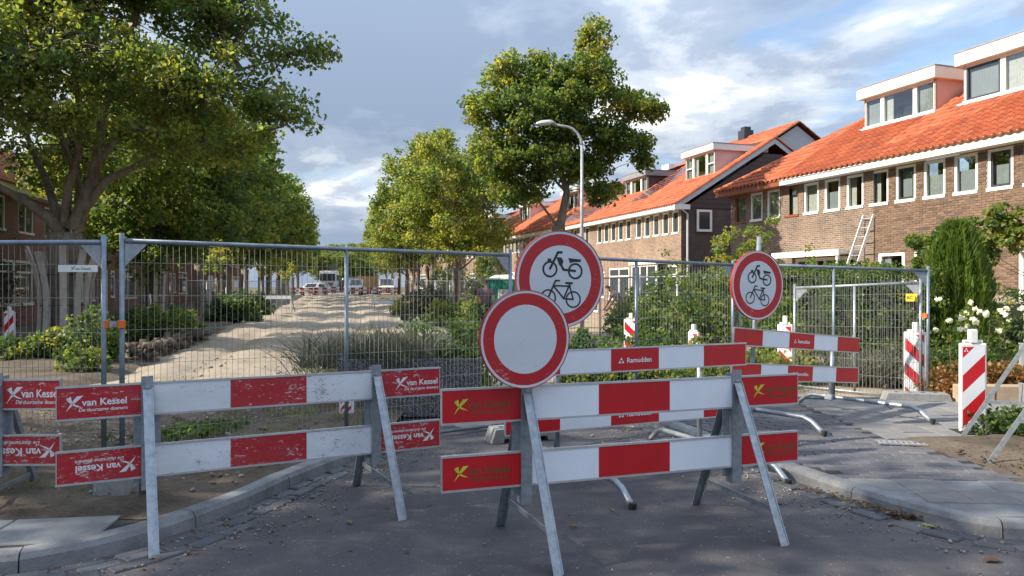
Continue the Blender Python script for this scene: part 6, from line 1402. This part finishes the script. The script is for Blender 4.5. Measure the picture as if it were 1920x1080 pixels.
def person(label, loc, rz, J, shirt, trou, bald=False):
    """J: joints in metres, facing local -y"""
    root = thing('person', label, 'person', loc, rz); K = ['pelvis', 'waist', 'chest', 'neck', 'head', 'shl', 'ell', 'wrl', 'hal', 'shr', 'elr', 'wrr', 'har', 'hil', 'knl', 'anl', 'tol', 'hir', 'knr', 'anr', 'tor']
    ix = {k: i for i, k in enumerate(K)}; E = [('pelvis', 'waist'), ('waist', 'chest'), ('chest', 'neck'), ('neck', 'head'), ('chest', 'shl'), ('shl', 'ell'), ('ell', 'wrl'), ('wrl', 'hal'), ('chest', 'shr'), ('shr', 'elr'), ('elr', 'wrr'), ('wrr', 'har'), ('pelvis', 'hil'), ('hil', 'knl'), ('knl', 'anl'), ('anl', 'tol'), ('pelvis', 'hir'), ('hir', 'knr'), ('knr', 'anr'), ('anr', 'tor')]
    rad = dict(pelvis=(.15, .11), waist=(.14, .10), chest=(.16, .11), neck=.055, head=.085, shl=.062, ell=.045, wrl=.033, hal=.036, shr=.062, elr=.045, wrr=.033, har=.036, hil=.085, knl=.06, anl=.042, tol=.04, hir=.085, knr=.06, anr=.042, tor=.04)
    sc = 0.92
    skin_mesh('body', SKIN, root, [J[k] for k in K], [(ix[a], ix[b]) for a, b in E], [tuple(q * sc for q in rad[k]) if isinstance(rad[k], tuple) else rad[k] * sc for k in K])
    lerp = lambda a, b, t: tuple(a[i] + (b[i] - a[i]) * t for i in range(3))
    n = [J['waist'], J['pelvis'], J['chest'], lerp(J['chest'], J['neck'], 0.5), J['shl'], lerp(J['shl'], J['ell'], 0.72), J['shr'], lerp(J['shr'], J['elr'], 0.72)]
    skin_mesh('shirt', shirt, root, n, [(0, 1), (0, 2), (2, 3), (2, 4), (4, 5), (2, 6), (6, 7)], [(.165, .125), (.170, .135), (.185, .135), (.085, .085), .085, .075, .085, .075])
    n = [J['pelvis'], J['hil'], J['knl'], lerp(J['knl'], J['anl'], 0.95), J['hir'], J['knr'], lerp(J['knr'], J['anr'], 0.95)]
    skin_mesh('trousers', trou, root, n, [(0, 1), (1, 2), (2, 3), (0, 4), (4, 5), (5, 6)], [(.165, .130), .105, .082, .072, .105, .082, .072])
    h = Vector(J['head']); f = (h - Vector(J['neck'])).normalized(); m = MB(); T = Matrix.Translation(h + f * 0.055 + Vector((0, 0.012, 0)))
    m.lathe([(0.088 * math.cos(t), 0.085 * math.sin(t)) for t in [R(q) for q in (-8, 15, 40, 65, 88)]], 14, 0, T); m.build('hair', HAIR, root, smooth=True)
    m = MB(); m.prism([(-0.014, -0.085, 0), (0.014, -0.085, 0), (0, -0.078, 0.05)], (0, -0.02, 0), 0, ); o = m.build('nose', SKIN, root); o.location = h + Vector((0, 0, 0.0))
    for s in (-1, 1):
        o = MB().lathe([(0.001, 0.012), (0.022, 0.01), (0.026, 0)], 8, 0, Matrix.Rotation(R(90) * s, 4, 'Y')).build('ear', SKIN, root); o.location = h + Vector((s * 0.082, 0.01, 0.01))
        fg = MB(); p = Vector(J['hal' if s > 0 else 'har']); w_ = Vector(J['wrl' if s > 0 else 'wrr']); d = (p - w_).normalized()
        for q in range(4): a = p + Vector((0, (q - 1.5) * 0.019, 0)); fg.tube([a, a + d * (0.05 + 0.012 * (q in (1, 2))), a + d * 0.09 + Vector((-s * 0.02, -0.0, 0))], [0.010, 0.009, 0.007], 6)
        fg.tube([p + Vector((0, -0.03, 0.0)), p + Vector((-s * 0.01, -0.055, 0)) + d * 0.04], [0.011, 0.008], 6); fg.build('fingers', SKIN, root, smooth=True)
        b = MB(); t_ = Vector(J['tol' if s > 0 else 'tor']); a_ = Vector(J['anl' if s > 0 else 'anr']); b.box(t_.x - 0.05, t_.x + 0.05, t_.y - 0.07, a_.y + 0.07, max(0, t_.z - 0.045), t_.z + 0.035); b.build('shoe', TROU1, root, bevel=0.02)
    return root
J1 = dict(pelvis=(0, 0, .93), waist=(0, -.01, 1.08), chest=(0, -.03, 1.32), neck=(0, -.05, 1.48), head=(0.01, -.09, 1.60), shl=(.19, -.03, 1.40), ell=(.26, .01, 1.13), wrl=(.25, -.07, .90), hal=(.25, -.09, .82), shr=(-.19, -.03, 1.40), elr=(-.25, .06, 1.14), wrr=(-.25, .02, .90), har=(-.25, .0, .82),
          hil=(.10, 0, .88), knl=(.11, -.10, .48), anl=(.11, .02, .09), tol=(.12, -.12, .045), hir=(-.10, 0, .88), knr=(-.11, .03, .48), anr=(-.11, .20, .10), tor=(-.12, .08, .045))
person('worker in mauve t-shirt and black trousers walking away beside the green toilet', (X_(910, 23.3), 23.3, 0.0), R(170), J1, SHIRT1, TROU1)
J2 = dict(pelvis=(0, .10, .88), waist=(0, .02, 1.02), chest=(0, -.14, 1.20), neck=(0, -.26, 1.31), head=(0, -.36, 1.38), shl=(.18, -.17, 1.26), ell=(.22, -.26, 1.02), wrl=(.15, -.38, .82), hal=(.13, -.42, .75), shr=(-.18, -.17, 1.26), elr=(-.22, -.26, 1.02), wrr=(-.14, -.40, .84), har=(-.12, -.44, .77),
          hil=(.10, .10, .84), knl=(.12, -.02, .46), anl=(.12, .10, .09), tol=(.13, -.04, .045), hir=(-.10, .10, .84), knr=(-.12, .06, .46), anr=(-.12, .14, .09), tor=(-.13, 0, .045))
person('grey-haired worker in a dusty pink shirt bending forward behind the shrubs', (X_(1162, 23.5), 23.5, 0.06), R(-82), J2, SHIRT2, TROU2)
# ------------------------------------------------------------------ planting
GS = 'shrubs in the planting beds'
def sh(label, px, Y, ext, n, per, crad, ls, mat, tint, z=0.0, **k):
    return shrub('shrub', label, (X_(px, Y), Y, z + gz(Y)), ext, n, per, crad, ls, mat, tint, k.pop('group', None), **k)
# left bed
sh('yellow-green shrub at the foot of the planks, left part', 40, 14.6, (0.75, 0.5, 0.52), 60, 22, 0.14, 0.085, LEAFS, 0.56, 0.1)
sh('yellow-green leafy shrub right in front of the plank-boxed tree', 108, 14.8, (0.45, 0.5, 0.62), 60, 24, 0.15, 0.09, LEAFS, 0.72, 0.1)
sh('dark green shrub between the plank-boxed tree and the fence post', 172, 14.2, (0.55, 0.5, 0.95), 80, 24, 0.15, 0.08, LEAFS, 0.40, 0.1)
sh('low brownish plant spilling over the sand edge behind the left posts', 158, 12.8, (0.5, 0.3, 0.40), 40, 18, 0.12, 0.08, LEAFS, 0.62, 0.08)
sh('broad green shrub with yellow top just right of the fence posts', 300, 20.0, (0.95, 0.8, 0.98), 130, 26, 0.18, 0.10, LEAFS, 0.52, 0.05)
sh('green shrub behind the left pair of fence posts', 250, 21.5, (0.6, 0.6, 0.85), 80, 24, 0.18, 0.10, LEAFS, 0.44, 0.05)
sh('low green shrub by the heap of earth on the left', 345, 21.5, (0.55, 0.5, 0.75), 70, 24, 0.17, 0.10, LEAFS, 0.60, 0.05)
sh('large dark green shrub behind the angled mesh panel on the left', 440, 31.5, (1.15, 0.9, 1.35), 120, 26, 0.26, 0.13, LEAFS, 0.30)
sh('dark green shrub left of the white plank stand', 482, 37.0, (0.8, 0.8, 1.1), 70, 24, 0.26, 0.14, LEAFS, 0.36)
box_hedge('dark hedge in front of the left brick house', (-17.6, 20.0), (-18.8, 26.5), 0.9, 1.75, LEAFS, 0.22, 60, 14, 0.11)
box_hedge('dark hedge in front of the second left brick house', (-19.2, 28.0), (-20.6, 34.5), 0.9, 1.5, LEAFS, 0.25, 46, 12, 0.12)
shrub('climbing_plant', 'withered climber on the front of the left brick house', (-18.0, 26.3, 0), (0.7, 0.35, 4.3), 80, 16, 0.2, 0.09, LEAFG, 0.45, None, 7, 'climber')
shrub('climbing_plant', 'thin climber on the brick wall left of the fence post', (-19.2, 31.6, 0), (0.5, 0.3, 3.4), 50, 16, 0.2, 0.09, LEAFG, 0.5, None, 6, 'climber')
# young pale shoots along the left row
for i, (px, Y, zc, t) in enumerate(((405, 33, 2.6, 'pale sapling right of the second left tree'), (508, 48, 2.4, 'pale sapling left of the white plank stand'), (540, 60, 2.3, 'pale sapling near the distant cars'))):
    tree('sapling', t, (X_(px, Y), Y, gz(Y)), gz(Y) + 1.4, [((X_(px, Y), Y, gz(Y) + zc), (0.7, 0.7, 0.7)), ((X_(px, Y) + 0.3, Y, gz(Y) + zc + 0.6), (0.5, 0.5, 0.4))], 0.05, 26, 26, 0.3, 0.15, 0.82, twig=0.01)
# planter and middle bed
blades('lavender_plant', 'grey-green lavender at the left corner of the planter', (-2.05, 9.1, 0.55), 0.55, 650, 0.50, 0.012, LEAFG, 0.55, 0.6)
blades('lavender_plant', 'grey-green lavender bush in the middle of the planter', (-1.35, 8.95, 0.58), 0.55, 900, 0.50, 0.012, LEAFG, 0.45, 0.6)
blades('lavender_plant', 'tall wispy grey lavender behind the middle fence post', (-2.3, 10.6, 0.05), 0.7, 620, 0.85, 0.012, LEAFG, 0.55, 0.45)
shrub('shrub', 'olive leafy shrub at the right end of the planter', (-0.62, 9.05, 0.45), (0.40, 0.4, 0.65), 60, 20, 0.12, 0.06, LEAFS, 0.36, None)
shrub('shrub', 'dark loose shrub behind the planter, left of the walking worker', (-1.25, 11.5, 0.0), (0.70, 0.6, 1.15), 90, 18, 0.15, 0.065, LEAFS, 0.32, None, 14)
shrub('shrub', 'dense dark shrub just left of the round signs', (-0.50, 11.0, 0.0), (0.42, 0.5, 1.25), 90, 20, 0.14, 0.06, LEAFS, 0.34, None, 12)
shrub('shrub', 'greyish twiggy shrub behind the tall lavender', (-1.95, 12.4, 0.0), (0.6, 0.5, 0.85), 60, 16, 0.14, 0.06, LEAFG, 0.5, None, 16)
sh('dark rounded bush on the right side of the sand street', 800, 37.0, (1.35, 1.1, 1.75), 130, 24, 0.28, 0.12, LEAFG, 0.20)
sh('yellow-green low shrub below the dark rounded bush', 770, 38.0, (1.1, 0.8, 0.95), 80, 22, 0.24, 0.13, LEAFS, 0.74)
sh('bright yellow-green shrub left of the walking worker', 845, 28.0, (0.95, 0.8, 1.05), 100, 24, 0.2, 0.12, LEAFS, 0.82)
sh('yellow-green shrub at the walking worker\'s side', 888, 26.5, (0.6, 0.6, 1.1), 70, 24, 0.2, 0.12, LEAFS, 0.72)
sh('grey-green tall shrub between the staked trunk and the toilet', 895, 34.0, (0.8, 0.8, 1.9), 90, 22, 0.25, 0.12, LEAFG, 0.55)
sh('tall bright green hedge-like bush behind the toilet', 918, 44.0, (1.5, 1.0, 3.35), 170, 26, 0.35, 0.16, LEAFS, 0.62, cat='bush')
sh('dark evergreen bush behind the staked trunk', 842, 58.0, (2.0, 1.5, 2.9), 120, 24, 0.45, 0.2, LEAFS, 0.18, cat='bush')
# right beds in front of the terraces
for i, (px, Y, w, h, t, lab) in enumerate(((1100, 14.2, 0.60, 0.60, 0.28, 'low dark green shrub under the large cycle sign'), (1160, 13.6, 0.65, 0.62, 0.36, 'low dark green shrub right of the large cycle sign'), (1225, 13.2, 0.60, 0.66, 0.42, 'low green shrub below the bending worker, toward the right'),
        (1110, 11.3, 0.5, 0.40, 0.62, 'low yellow-green plant seen above the second barrier, left part'), (1170, 11.2, 0.5, 0.36, 0.52, 'low green plant seen above the second barrier, middle part'), (1240, 11.0, 0.5, 0.42, 0.68, 'low yellow-green plant seen above the second barrier, right part'),
        (1290, 12.0, 0.55, 0.62, 0.78, 'yellow leafy plant left of the tilted barrier'), (1345, 11.2, 0.5, 0.50, 0.72, 'yellow-green plant behind the left end of the tilted barrier'), (1420, 11.0, 0.6, 0.52, 0.70, 'yellow-green plant between the two planks of the tilted barrier'), (1490, 11.4, 0.55, 0.55, 0.74, 'yellow-green plant below the right part of the tilted barrier'))):
    sh(lab, px, Y, (w, 0.5, h), 70, 24, 0.13, 0.075, LEAFS, t, 0.03)
for i, (px, Y, w, h, t, mt, lab) in enumerate(((1235, 17.0, 0.75, 1.75, 0.48, LEAFS, 'large olive shrub behind the middle post of the cycle-sign panel'), (1290, 16.0, 0.75, 1.85, 0.42, LEAFS, 'large dark olive shrub left of the tall shrub at the fence joint'), (1345, 15.5, 0.65, 2.05, 0.52, LEAFS, 'tall olive shrub at the fence joint left of the turned sign'),
        (1190, 20.0, 0.8, 1.5, 0.55, LEAFS, 'green shrub right behind the bending worker'), (1265, 22.0, 1.2, 2.35, 0.38, LEAFS, 'tall shrub in front of the white bay window'), (1320, 23.0, 1.1, 2.2, 0.34, LEAFS, 'tall dark shrub in front of the dark gable wall'), (1455, 13.4, 0.6, 1.75, 0.55, LEAFS, 'leafy shrub right of the turned cycle sign'),
        (1180, 26.5, 0.7, 1.5, 0.80, LEAFS, 'bright feathery shrub behind the bending worker'))):
    sh(lab, px, Y, (w, 0.7, h), int(110 * max(1, w)), 26, 0.18, 0.085, mt, t, 0.0)
tree('small_tree', 'slender young tree with pale leaves at the corner of the near terrace', (X_(1392, 19.5), 19.5, 0), 1.5, [px_lobe(1385, 470, 19.5, (0.62, 0.7, 0.5)), px_lobe(1420, 440, 19.5, (0.36, 0.5, 0.28)), px_lobe(1355, 505, 19.5, (0.50, 0.5, 0.45)), px_lobe(1345, 455, 19.5, (0.16, 0.3, 0.16)), px_lobe(1400, 505, 19.5, (0.6, 0.6, 0.4)), px_lobe(1440, 415, 19.5, (0.22, 0.3, 0.10)), px_lobe(1365, 440, 19.5, (0.25, 0.3, 0.2)), px_lobe(1380, 540, 19.0, (0.7, 0.6, 0.5))], 0.05, 62, 30, 0.19, 0.085, 0.66, twig=0.007, flare=1.2)
shrub('shoot', 'single leafy shoot standing in front of the white awning', (X_(1525, 18), 18.0, 0), (0.22, 0.22, 2.75), 40, 18, 0.14, 0.08, LEAFS, 0.66, None, 5, 'plant')
box_hedge('tall clipped hedge behind the angled mesh panel', (X_(1545, 13.2), 13.2), (X_(1748, 12.2), 12.2), 1.1, 1.78, LEAFS, 0.40, 150, 16, 0.055)
box_hedge('clipped hedge with white blossoms below the awning', (X_(1440, 17.5), 17.5), (X_(1640, 15.5), 15.5), 0.9, 1.95, LEAFS, 0.46, 90, 14, 0.07)
box_hedge('low dark hedge under the climber at the right edge', (X_(1838, 13.6), 13.6), (X_(1935, 13.2), 13.2), 0.6, 1.42, LEAFS, 0.28, 150, 14, 0.05)
blades('ornamental_grass', 'dry grassy plants at the foot of the tall clipped hedge', (X_(1655, 11.2), 11.2, 0.05), (0.75, 0.35), 1500, 0.55, 0.014, LEAFG, 0.72, 0.5)
sh('dry low shrub behind the right end of the mesh fence', 1690, 11.0, (0.5, 0.4, 0.62), 60, 20, 0.14, 0.06, LEAFG, 0.7, 0.03)
# conifer: upright sprays
root = thing('conifer', 'columnar bright green conifer right of the fence end', 'conifer', (X_(1795, 12.6), 12.6, 0.0)); n = 16000
zz = rng.random(n) ** 0.85 * 2.55; a = rng.random(n) * 2 * math.pi; wob = 1 + 0.14 * np.sin(a * 9 + 3 * np.sin(a * 4)) + 0.08 * np.sin(a * 17)
rr = 0.47 * np.clip((2.62 - zz) / 1.05, 0, 1) ** 0.55 * np.clip(0.6 + zz, 0, 1) * wob * (0.72 + 0.3 * rng.random(n) ** 0.5)
c = np.stack([rr * np.cos(a), rr * np.sin(a), zz], 1); d = np.stack([np.cos(a) * 0.28, np.sin(a) * 0.28, np.ones(n)], 1) + rng.normal(size=(n, 3)) * 0.22; d = unit(d); s = np.cross(d, rng.normal(size=(n, 3))); s = unit(s) * 0.012; ln = 0.08 + 0.08 * rng.random((n, 1))
v = np.stack([c - s, c + s, c + d * ln + s * 0.2, c + d * ln - s * 0.2], 1); np_mesh('foliage', v.reshape(-1, 3), np.arange(n * 4).reshape(-1, 4), LEAFC, np.repeat(np.clip(0.45 + 0.25 * np.sin(a * 9) + rng.normal(size=n) * 0.2, 0, 1), 4), root)
m = MB(); m.lathe([(0.05, -0.05), (0.29, 0.1), (0.34, 1.3), (0.28, 1.9), (0.05, 2.4)], 12); m.build('inner_branches', HEDGECORE, root)
for x in (-0.1, 0.12): MB().tube([(x, 0, -0.05), (x * 0.5, 0, 0.6)], 0.05, 6).build('trunk', BARK, root)
# rose bushes
def roses(label, px, Y, w, h, nfl, tint):
    b = (X_(px, Y), Y, 0.1); r_ = shrub('rose_bush', label, b, (w, 0.4, h), 52, 16, 0.12, 0.055, LEAFS, tint, 'white rose bushes', 10, 'rose bush', stemr=0.009)
    for i in range(nfl):
        a = random.uniform(-w, w); hh = h * random.uniform(0.68, 1.08); y = random.uniform(-0.4, 0.1); cc = np.array([[a, y, hh]]); leaf_mesh('rose_bloom', r_, cc, np.array([random.uniform(0.028, 0.042)]), 26, 0.040, PETAL, np.array([random.random()]), 0.2, 0.95, 0.25, 0.85)
roses('white rose bush right beside the conifer, many blooms', 1790, 10.2, 0.42, 1.18, 16, 0.52); roses('white rose bush at the right frame edge with bare yellowish stems', 1888, 10.0, 0.38, 1.22, 9, 0.58); roses('small white rose bush behind the front striped beacon', 1838, 10.8, 0.35, 1.05, 6, 0.45)
sh('dark shrub low behind the front striped beacon', 1790, 10.6, (0.55, 0.4, 0.65), 60, 20, 0.15, 0.07, LEAFS, 0.22, 0.08)
for (px, Y, w, lab) in ((1785, 9.55, 0.42, 'reddish-brown groundcover left of the front striped beacon'), (1862, 9.45, 0.38, 'reddish-brown groundcover above the low block wall'), (1915, 9.4, 0.3, 'reddish-brown groundcover at the right frame edge')):
    shrub('groundcover_plant', lab, (X_(px, Y), Y, 0.10), (w, 0.35, 0.42), 60, 22, 0.12, 0.05, LEAFR, 0.5, None, 10, 'plant')
sh('low dark green shrub by the feet of the end-on barrier', 1888, 7.05, (0.28, 0.3, 0.27), 40, 22, 0.09, 0.05, LEAFS, 0.25, 0.1)
# climber over the door of the near terrace
root = thing('climbing_plant', 'large-leaved green vine hanging over the doorway at the right edge', 'climber', (0, 0, 0)); lobes = [px_lobe(1868, 412, 15.6, (0.55, 0.3, 0.30)), px_lobe(1905, 445, 15.4, (0.50, 0.3, 0.40)), px_lobe(1845, 455, 15.6, (0.40, 0.3, 0.30)), px_lobe(1735, 455, 16.2, (0.42, 0.3, 0.32)), px_lobe(1722, 490, 16.2, (0.22, 0.3, 0.25)), px_lobe(1785, 440, 16.0, (0.45, 0.3, 0.22)), px_lobe(1940, 420, 15.2, (0.6, 0.3, 0.5)), px_lobe(1855, 505, 15.6, (0.18, 0.2, 0.45))]
pts, idx = lobes_points(lobes, 150); leaf_mesh('foliage', root, pts, np.full(len(pts), 0.14), 24, 0.115, LEAFS, np.clip(0.62 + rng.normal(size=len(pts)) * 0.14, 0, 1), up=0.2)
m = MB(); q = [A2W(11.9, -0.10, 0), A2W(11.8, -0.12, 1.6), A2W(11.2, -0.3, 2.8), A2W(9.5, -0.5, 2.9)]; m.tube(q, [0.05, 0.045, 0.03, 0.02], 6)
for p in pts[::6]: m.tube([min(q, key=lambda w: (w - Vector(p)).length), Vector(p)], [0.012, 0.005], 3, cap=False)
m.build('stem', BARK, root)
# blossoms on the clipped hedge
# weeds and litter (nobody could count them)
def scatter_blades(name, spots, mat=LEAFS):
    vs = []
    V, Q, T_ = [], [], []; off = 0
    for (x, y, z, r, n, h, w, tint) in spots:
        a = rng.random(n) * 2 * math.pi; q = np.sqrt(rng.random(n)) * r; c = np.stack([x + q * np.cos(a), y + q * np.sin(a), np.full(n, z)], 1); d = rng.normal(size=(n, 3)) * 0.6; d[:, 2] = 1; d = unit(d); hh = h * (0.4 + 0.8 * rng.random((n, 1))); sd = unit(np.cross(d, rng.normal(size=(n, 3)))) * w * 0.5
        V.append(np.stack([c - sd, c + sd, c + d * hh + sd * 0.15, c + d * hh - sd * 0.15], 1).reshape(-1, 3)); Q.append(np.arange(n * 4).reshape(-1, 4) + off); off += n * 4; T_.append(np.repeat(np.clip(tint + rng.normal(size=n) * 0.2, 0, 1), 4))
    o = np_mesh(name, np.concatenate(V), np.concatenate(Q), mat, np.concatenate(T_)); o['kind'] = 'stuff'; return o
sp = []
for i in range(70):
    y = random.uniform(4.9, 8.8); xk = float(np.interp(y, ky, kx)); x = xk - 0.15 - abs(random.gauss(0, 1.0)); sp.append((x, y, 0.13, random.uniform(0.05, 0.22), random.randint(10, 50), random.uniform(0.03, 0.09), 0.006, random.uniform(0.4, 0.9)))
for (px, py, r, n, h, t) in ((340, 815, 0.35, 60, 0.09, 0.45), (400, 808, 0.30, 60, 0.10, 0.40), (560, 780, 0.25, 50, 0.08, 0.5), (60, 770, 0.3, 50, 0.08, 0.6)):
    g = G(px, py, 0.12); sp.append((g.x, g.y, 0.12, r, n, h, 0.016, t))
scatter_blades('weeds', sp)
wc = np.array([[g_.x + random.gauss(0, .22), g_.y + random.gauss(0, .16), 0.17] for g_ in [G(q, w, 0.12) for q, w in ((330, 815), (385, 808), (410, 805), (350, 822), (300, 825))] for _ in range(7)])
o = leaf_mesh('broadleaf_weeds', None, wc, np.full(len(wc), 0.07), 16, 0.05, LEAFS, np.full(len(wc), 0.38), flat=0.5); o['kind'] = 'stuff'
sp = [(random.gauss(X_(720, 9.7), 0.6), random.uniform(9.4, 10.5), 0.02, 0.3, 60, 0.12, 0.01, 0.6) for _ in range(14)]
def debris(name, n, place, size, mat, flat=0.6, seed=1):
    V, Q = [], []; base = np.array([[-1, -1, -1], [1, -1, -1], [1, 1, -1], [-1, 1, -1], [-.7, -.8, 1], [.8, -.6, 1], [.6, .8, 1], [-.8, .7, 1.0]]); qf = np.array([[0, 3, 2, 1], [4, 5, 6, 7], [0, 1, 5, 4], [1, 2, 6, 5], [2, 3, 7, 6], [3, 0, 4, 7]]); k = 0
    for i in range(n):
        x, y, z = place(); s = size * random.uniform(0.4, 1.3) * (2.0 if random.random() < 0.04 else 1); a = random.uniform(0, 6.3); ca, sa = math.cos(a), math.sin(a); b = base * np.random.default_rng(i + seed).uniform(0.6, 1.2, (8, 1)) * s * np.array([1, random.uniform(0.6, 1), flat]); V.append(np.stack([b[:, 0] * ca - b[:, 1] * sa + x, b[:, 0] * sa + b[:, 1] * ca + y, b[:, 2] + z + s * flat * 0.8], 1)); Q.append(qf + k); k += 8
    o = np_mesh(name, np.concatenate(V), np.concatenate(Q), mat); o['kind'] = 'stuff'; return o
GRIT = Mrand('mixed_grit', [(0.20, 0.17, 0.14), (0.34, 0.29, 0.23), (0.12, 0.10, 0.09), (0.42, 0.38, 0.33), (0.17, 0.09, 0.06)], 0.9)
def near_left():
    y = random.uniform(3.9, 7.2); x = float(np.interp(y, [p[1] for p in KL], [p[0] for p in KL])) + 0.02 + abs(random.gauss(0, 0.35)); return x, y, 0.004
def near_right():
    y = random.uniform(4.2, 8.3); x = float(np.interp(y, [4.4, 5.16, 5.97, 7.15, 8.1], [2.95, 2.39, 2.10, 1.76, 1.5])) - 0.02 - abs(random.gauss(0, 0.32)); return x, y, 0.004
debris('grit', 900, near_left, 0.006, GRIT); debris('gritty_stones', 900, near_right, 0.006, GRIT, seed=5000)
debris('pebbles', 150, lambda: (random.uniform(-2.0, 2.6), random.uniform(3.2, 7.6), 0.002), 0.006, GRIT, seed=9000)
debris('rubble', 1500, lambda: (random.uniform(-7, -1.9), random.uniform(5.0, 9.2), 0.115), 0.014, GRIT, seed=12000)
debris('clods', 1600, lambda: (random.uniform(-6, 2.5), random.uniform(8.2, 20), 0.04), 0.022, SAND, seed=15000)
debris('earth_clods', 260, lambda: (random.uniform(3.7, 5.5), random.uniform(5.5, 6.7), 0.12), 0.012, EARTH, seed=17000)
dry = [(random.uniform(-6.5, -1.8), random.uniform(4.9, 8.6), 0.13, 0.3, 26, 0.05, 0.005, 0.9) for _ in range(60)]
scatter_blades('dry_grass', [q for q in dry if q[0] < float(np.interp(q[1], ky, kx)) - 0.3], LEAFG)
# earth clump torn open beside the left bed
o = debris('earth_heap', 260, lambda: (lambda t, q: (-8.6 + t * 1.3 + random.gauss(0, .16), 20.2 - t * 5.5 + random.gauss(0, .2), 0.05 + q * 0.25))(random.random(), random.random()), 0.07, EARTH, 0.7, 19000)
# fallen leaves: those that lie singly on the asphalt are things of their own
LEAFB = Mleaf('fallen_leaf', [(0, (0.07, 0.032, 0.014)), (0.55, (0.13, 0.065, 0.025)), (0.9, (0.22, 0.14, 0.04)), (1, (0.22, 0.21, 0.06))], 0.1)
lv, lq, lt = [], [], []
def litter(n, place, s):
    for i in range(n):
        x, y, z = place(); a = random.uniform(0, 6.3); q = s * random.uniform(0.6, 1.3); c, sn = math.cos(a) * q, math.sin(a) * q; k = len(lv); tl = random.uniform(-.3, .3) * q
        lv.extend([(x - c, y - sn, z), (x + sn * 0.5, y - c * 0.5, z + abs(tl)), (x + c, y + sn, z + 0.2 * q), (x - sn * 0.5, y + c * 0.5, z + 0.3 * q)]); lq.append((k, k + 1, k + 2, k + 3)); lt.extend([random.random()] * 4)
litter(170, lambda: (lambda t: (2.62 - t * 0.42 + random.gauss(0, .03) - 0.06, 4.75 + t * 0.75, 0.012 + random.random() * 0.03))(random.random() ** 1.5), 0.022)
litter(28, lambda: (random.uniform(-2, 2.4), random.uniform(3.4, 7.5), 0.006), 0.022); litter(90, lambda: (lambda p: (p[0] , p[1], 0.012))(near_left()), 0.022); litter(160, lambda: (random.uniform(-6.5, -2), random.uniform(5, 8.5), 0.16), 0.028); litter(60, lambda: (random.uniform(3.7, 5.4), random.uniform(5.5, 6.8), 0.17), 0.025)
o = np_mesh('leaf_litter', np.array(lv), np.array(lq), LEAFB, np.array(lt)); o['kind'] = 'stuff'
for (px, py, s, t, lab) in ((655, 1066 - 85, 0.035, 0.95, 'single pale green leaf on the asphalt behind the front left leg'), (1075, 990, 0.03, 0.55, 'single yellow-brown leaf on the asphalt below the middle of the front barrier'), (1860, 1052, 0.06, 0.35, 'curled brown leaf on the grit at the lower right corner'), (1740, 988, 0.05, 1.0, 'green leaf lying in the right gutter')):
    g = G(px, py, 0.006); a = random.uniform(0, 6); V = np.array([(math.cos(a + q) * s * k, math.sin(a + q) * s * k, 0.002 + h) for q, k, h in ((0, 1, 0.004), (0.7, 0.6, 0.012), (1.6, 0.5, 0.008), (2.5, 0.65, 0.014), (3.14, 0.9, 0.003), (3.9, 0.6, 0.012), (4.7, 0.5, 0.006), (5.5, 0.62, 0.012))]); V = np.concatenate([V, [[0, 0, 0.003]]])
    o = np_mesh('fallen_leaf', V, np.array([(8, i, (i + 1) % 8) for i in range(8)]), LEAFB, np.full(9, t)); o.location = g; tag(o, lab, 'leaf')
